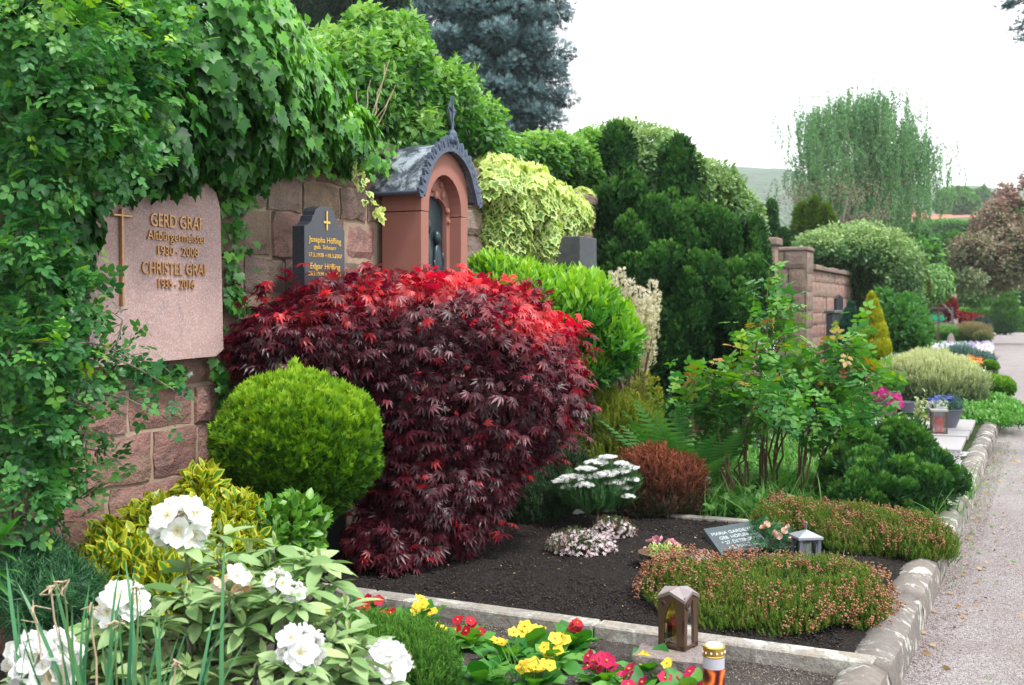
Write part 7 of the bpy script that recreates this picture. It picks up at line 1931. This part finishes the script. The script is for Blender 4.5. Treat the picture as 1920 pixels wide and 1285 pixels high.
tree('copper_tree', 'wide reddish brown leaved tree at the right end of the path', 'tree', [Bl(1885, 425, 46, 52, 62), Bl(1910, 400, 46, 40, 60), Bl(1835, 470, 45, 55, 34), Bl(1900, 475, 45, 60, 42), Bl(1960, 450, 46, 60, 90), Bl(1815, 520, 44, 38, 16), Bl(1885, 515, 45, 45, 20)], L_COPPER, LEAF, 30000, .15, P(1975, 600, 46), .3, 553, fill=.05, knobs=130, kr=(.2, .55), lo=.2, limbs=10,
     tint=lambda p, nn, r: np.clip(.25 + .14 * (p[:, 2] - 1.9) + r.uniform(-.25, .35, len(p)), 0, 1))
tree('small_far_conifer', 'tiny dark tree on the skyline right of the town', 'tree', [Bl(1838, 372, 260, 9, 16)], L_TREE, LEAF, 500, 1.2, P(1838, 400, 260), .4, 554)
L_BGR = leafmat('fresh_conifer', [(.03, .10, .03), (.07, .20, .04), (.14, .30, .06)])
bush('round_conifer', 'dense rounded cone conifer beside the iron gate', 'conifer', [Bl(1884, 602, 62, 23, 27), Bl(1885, 580, 62, 18, 20), Bl(1885, 566, 62, 10, 13)], L_BGR, SPRAY, 5000, .3, (.5, .9, .3), (.6, .3, .6), 560, .9, 1.04, .05, bt, .2, trunk=(2, .1))
hg = thing('clipped_hedge', P(1835, 620, 66) * [1, 1, 0], 'long clipped green hedge closing the end of the path', 'hedge')
a, b = P(1780, 582, 68), P(1990, 584, 68); n = 9000; r = R(570); f = r.uniform(-.1, 1, n)
pos = a + (b - a) * f[:, None]; side = r.random(n); top = side < .35
pos[:, 2] = np.where(top, a[2] + r.normal(size=n) * .03, r.uniform(0, 1, n) * a[2]); off = np.where(top, r.uniform(-.5, .5, n), -.5 + r.normal(size=n) * .04)
pos += FWD * off[:, None]; nn = np.where(top[:, None], UP, -FWD)
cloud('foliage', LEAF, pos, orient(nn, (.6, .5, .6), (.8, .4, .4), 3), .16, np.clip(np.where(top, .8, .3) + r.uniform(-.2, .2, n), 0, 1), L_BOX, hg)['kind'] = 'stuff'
bush('red_barberry', 'upright red leaved barberry behind the watering cans', 'shrub', [Bl(1775, 590, 52, 14, 26), Bl(1782, 575, 52, 9, 12)], L_BARB, LEAF, 1800, .2, seed=561, group='red barberries at the path end')
bush('red_barberry', 'low wide red barberry right of the can rack', 'shrub', [Bl(1812, 602, 54, 28, 10), Bl(1795, 600, 54, 15, 10)], L_BARB, LEAF, 1800, .2, seed=562, group='red barberries at the path end')
bush('blue_flower_shrub', 'small shrub with blue flowers right of the red barberry', 'shrub', [Bl(1833, 602, 56, 8, 5)], L_BLUE, DAISY4, 250, .14, seed=563)
def wood(name, label, pts, d, mat, n, seed, s=1.2, rv=16):
    o = MB(); bl_ = [Bl(u, v, d, rv * 1.6, rv) for u, v in pts]
    p, nn = shell(bl_, n, .7, 1.1, .25, seed=seed, back=-.4, zmin=.2)
    c = cloud(name, LEAF, p, orient(nn, (.5, .2, .6), (.6, .7, .4), seed), s, np.clip(.3 + .4 * nn[:, 2] + R(seed).uniform(-.3, .3, len(p)), 0, 1), mat, None, kind='stuff'); c['label'] = label
wood('far_woods', 'belt of trees below the town', [(u, 490 + 8 * math.sin(u * .05)) for u in range(1440, 2000, 24)] + [(u, 520) for u in range(1440, 2000, 24)], 95, L_TREE, 20000, 580, .55, 30)
wood('orchard_trees', 'scattered small trees below the town roofs', [(u, 432 + 5 * math.sin(u)) for u in range(1640, 1900, 13)], 120, L_TREE, 9000, 582, .5, 9)
wood('path_end_woods', 'dense trees closing the end of the path', [(u, 560 - (u % 3) * 8) for u in range(1700, 2040, 17)], 84, L_TREE, 14000, 581, .4, 28)

# conifer twigs reaching in at the top right corner
ct = thing('overhanging_larch', (*P(2250, 300, 11)[:2], 0), 'blue green conifer twigs reaching in at the upper right corner', 'conifer')
c0 = P(2250, 300, 11); MB().tube([(c0[0], c0[1], 0), (c0[0], c0[1], 7)], .16, .1, 8).build('trunk', M_BARK, ct)
r = R(590)
for (u0, v0, u1, v1) in ((2240, -60, 1868, 21), (2240, 60, 1892, 56), (2240, -20, 1902, 75), (2240, -80, 1912, 27), (2240, 20, 1905, 44), (1990, -10, 1885, 12)):
    q = bez(P(u0, v0, 11), P(u1, v1, 10.5), .05, 12, .03, r=r); MB().tube(q, .02, .004, 5).build('branch', M_TWIG, ct)
    k = 260; t_ = r.uniform(.1, 1, k) * 10.99; i = t_.astype(int); f = (t_ - i)[:, None]; pp = q[i] * (1 - f) + q[i + 1] * f + r.normal(size=(k, 3)) * .02
    cloud('needles', STAR, pp, orient(nz(r.normal(size=(k, 3))), (1, .2, .3), (0, 0, 1), 3), .06, r.uniform(0, .6, k), L_SPR, ct)['kind'] = 'stuff'
# ---------------------------------------------------------------- the hazy air
hz = MB().box((-1480, -40, -1), (380, 1495, 160))
hm = NT('thin_haze')
hv = hm.n('VolumePrincipled', {'Color': (.97, .985, 1.0, 1), 'Density': 0.00045, 'Anisotropy': 0.2})
hm.t.links.new(hv.outputs[0], hm.out.inputs['Volume'])
o = hz.build('haze', hm.m, kind='stuff')
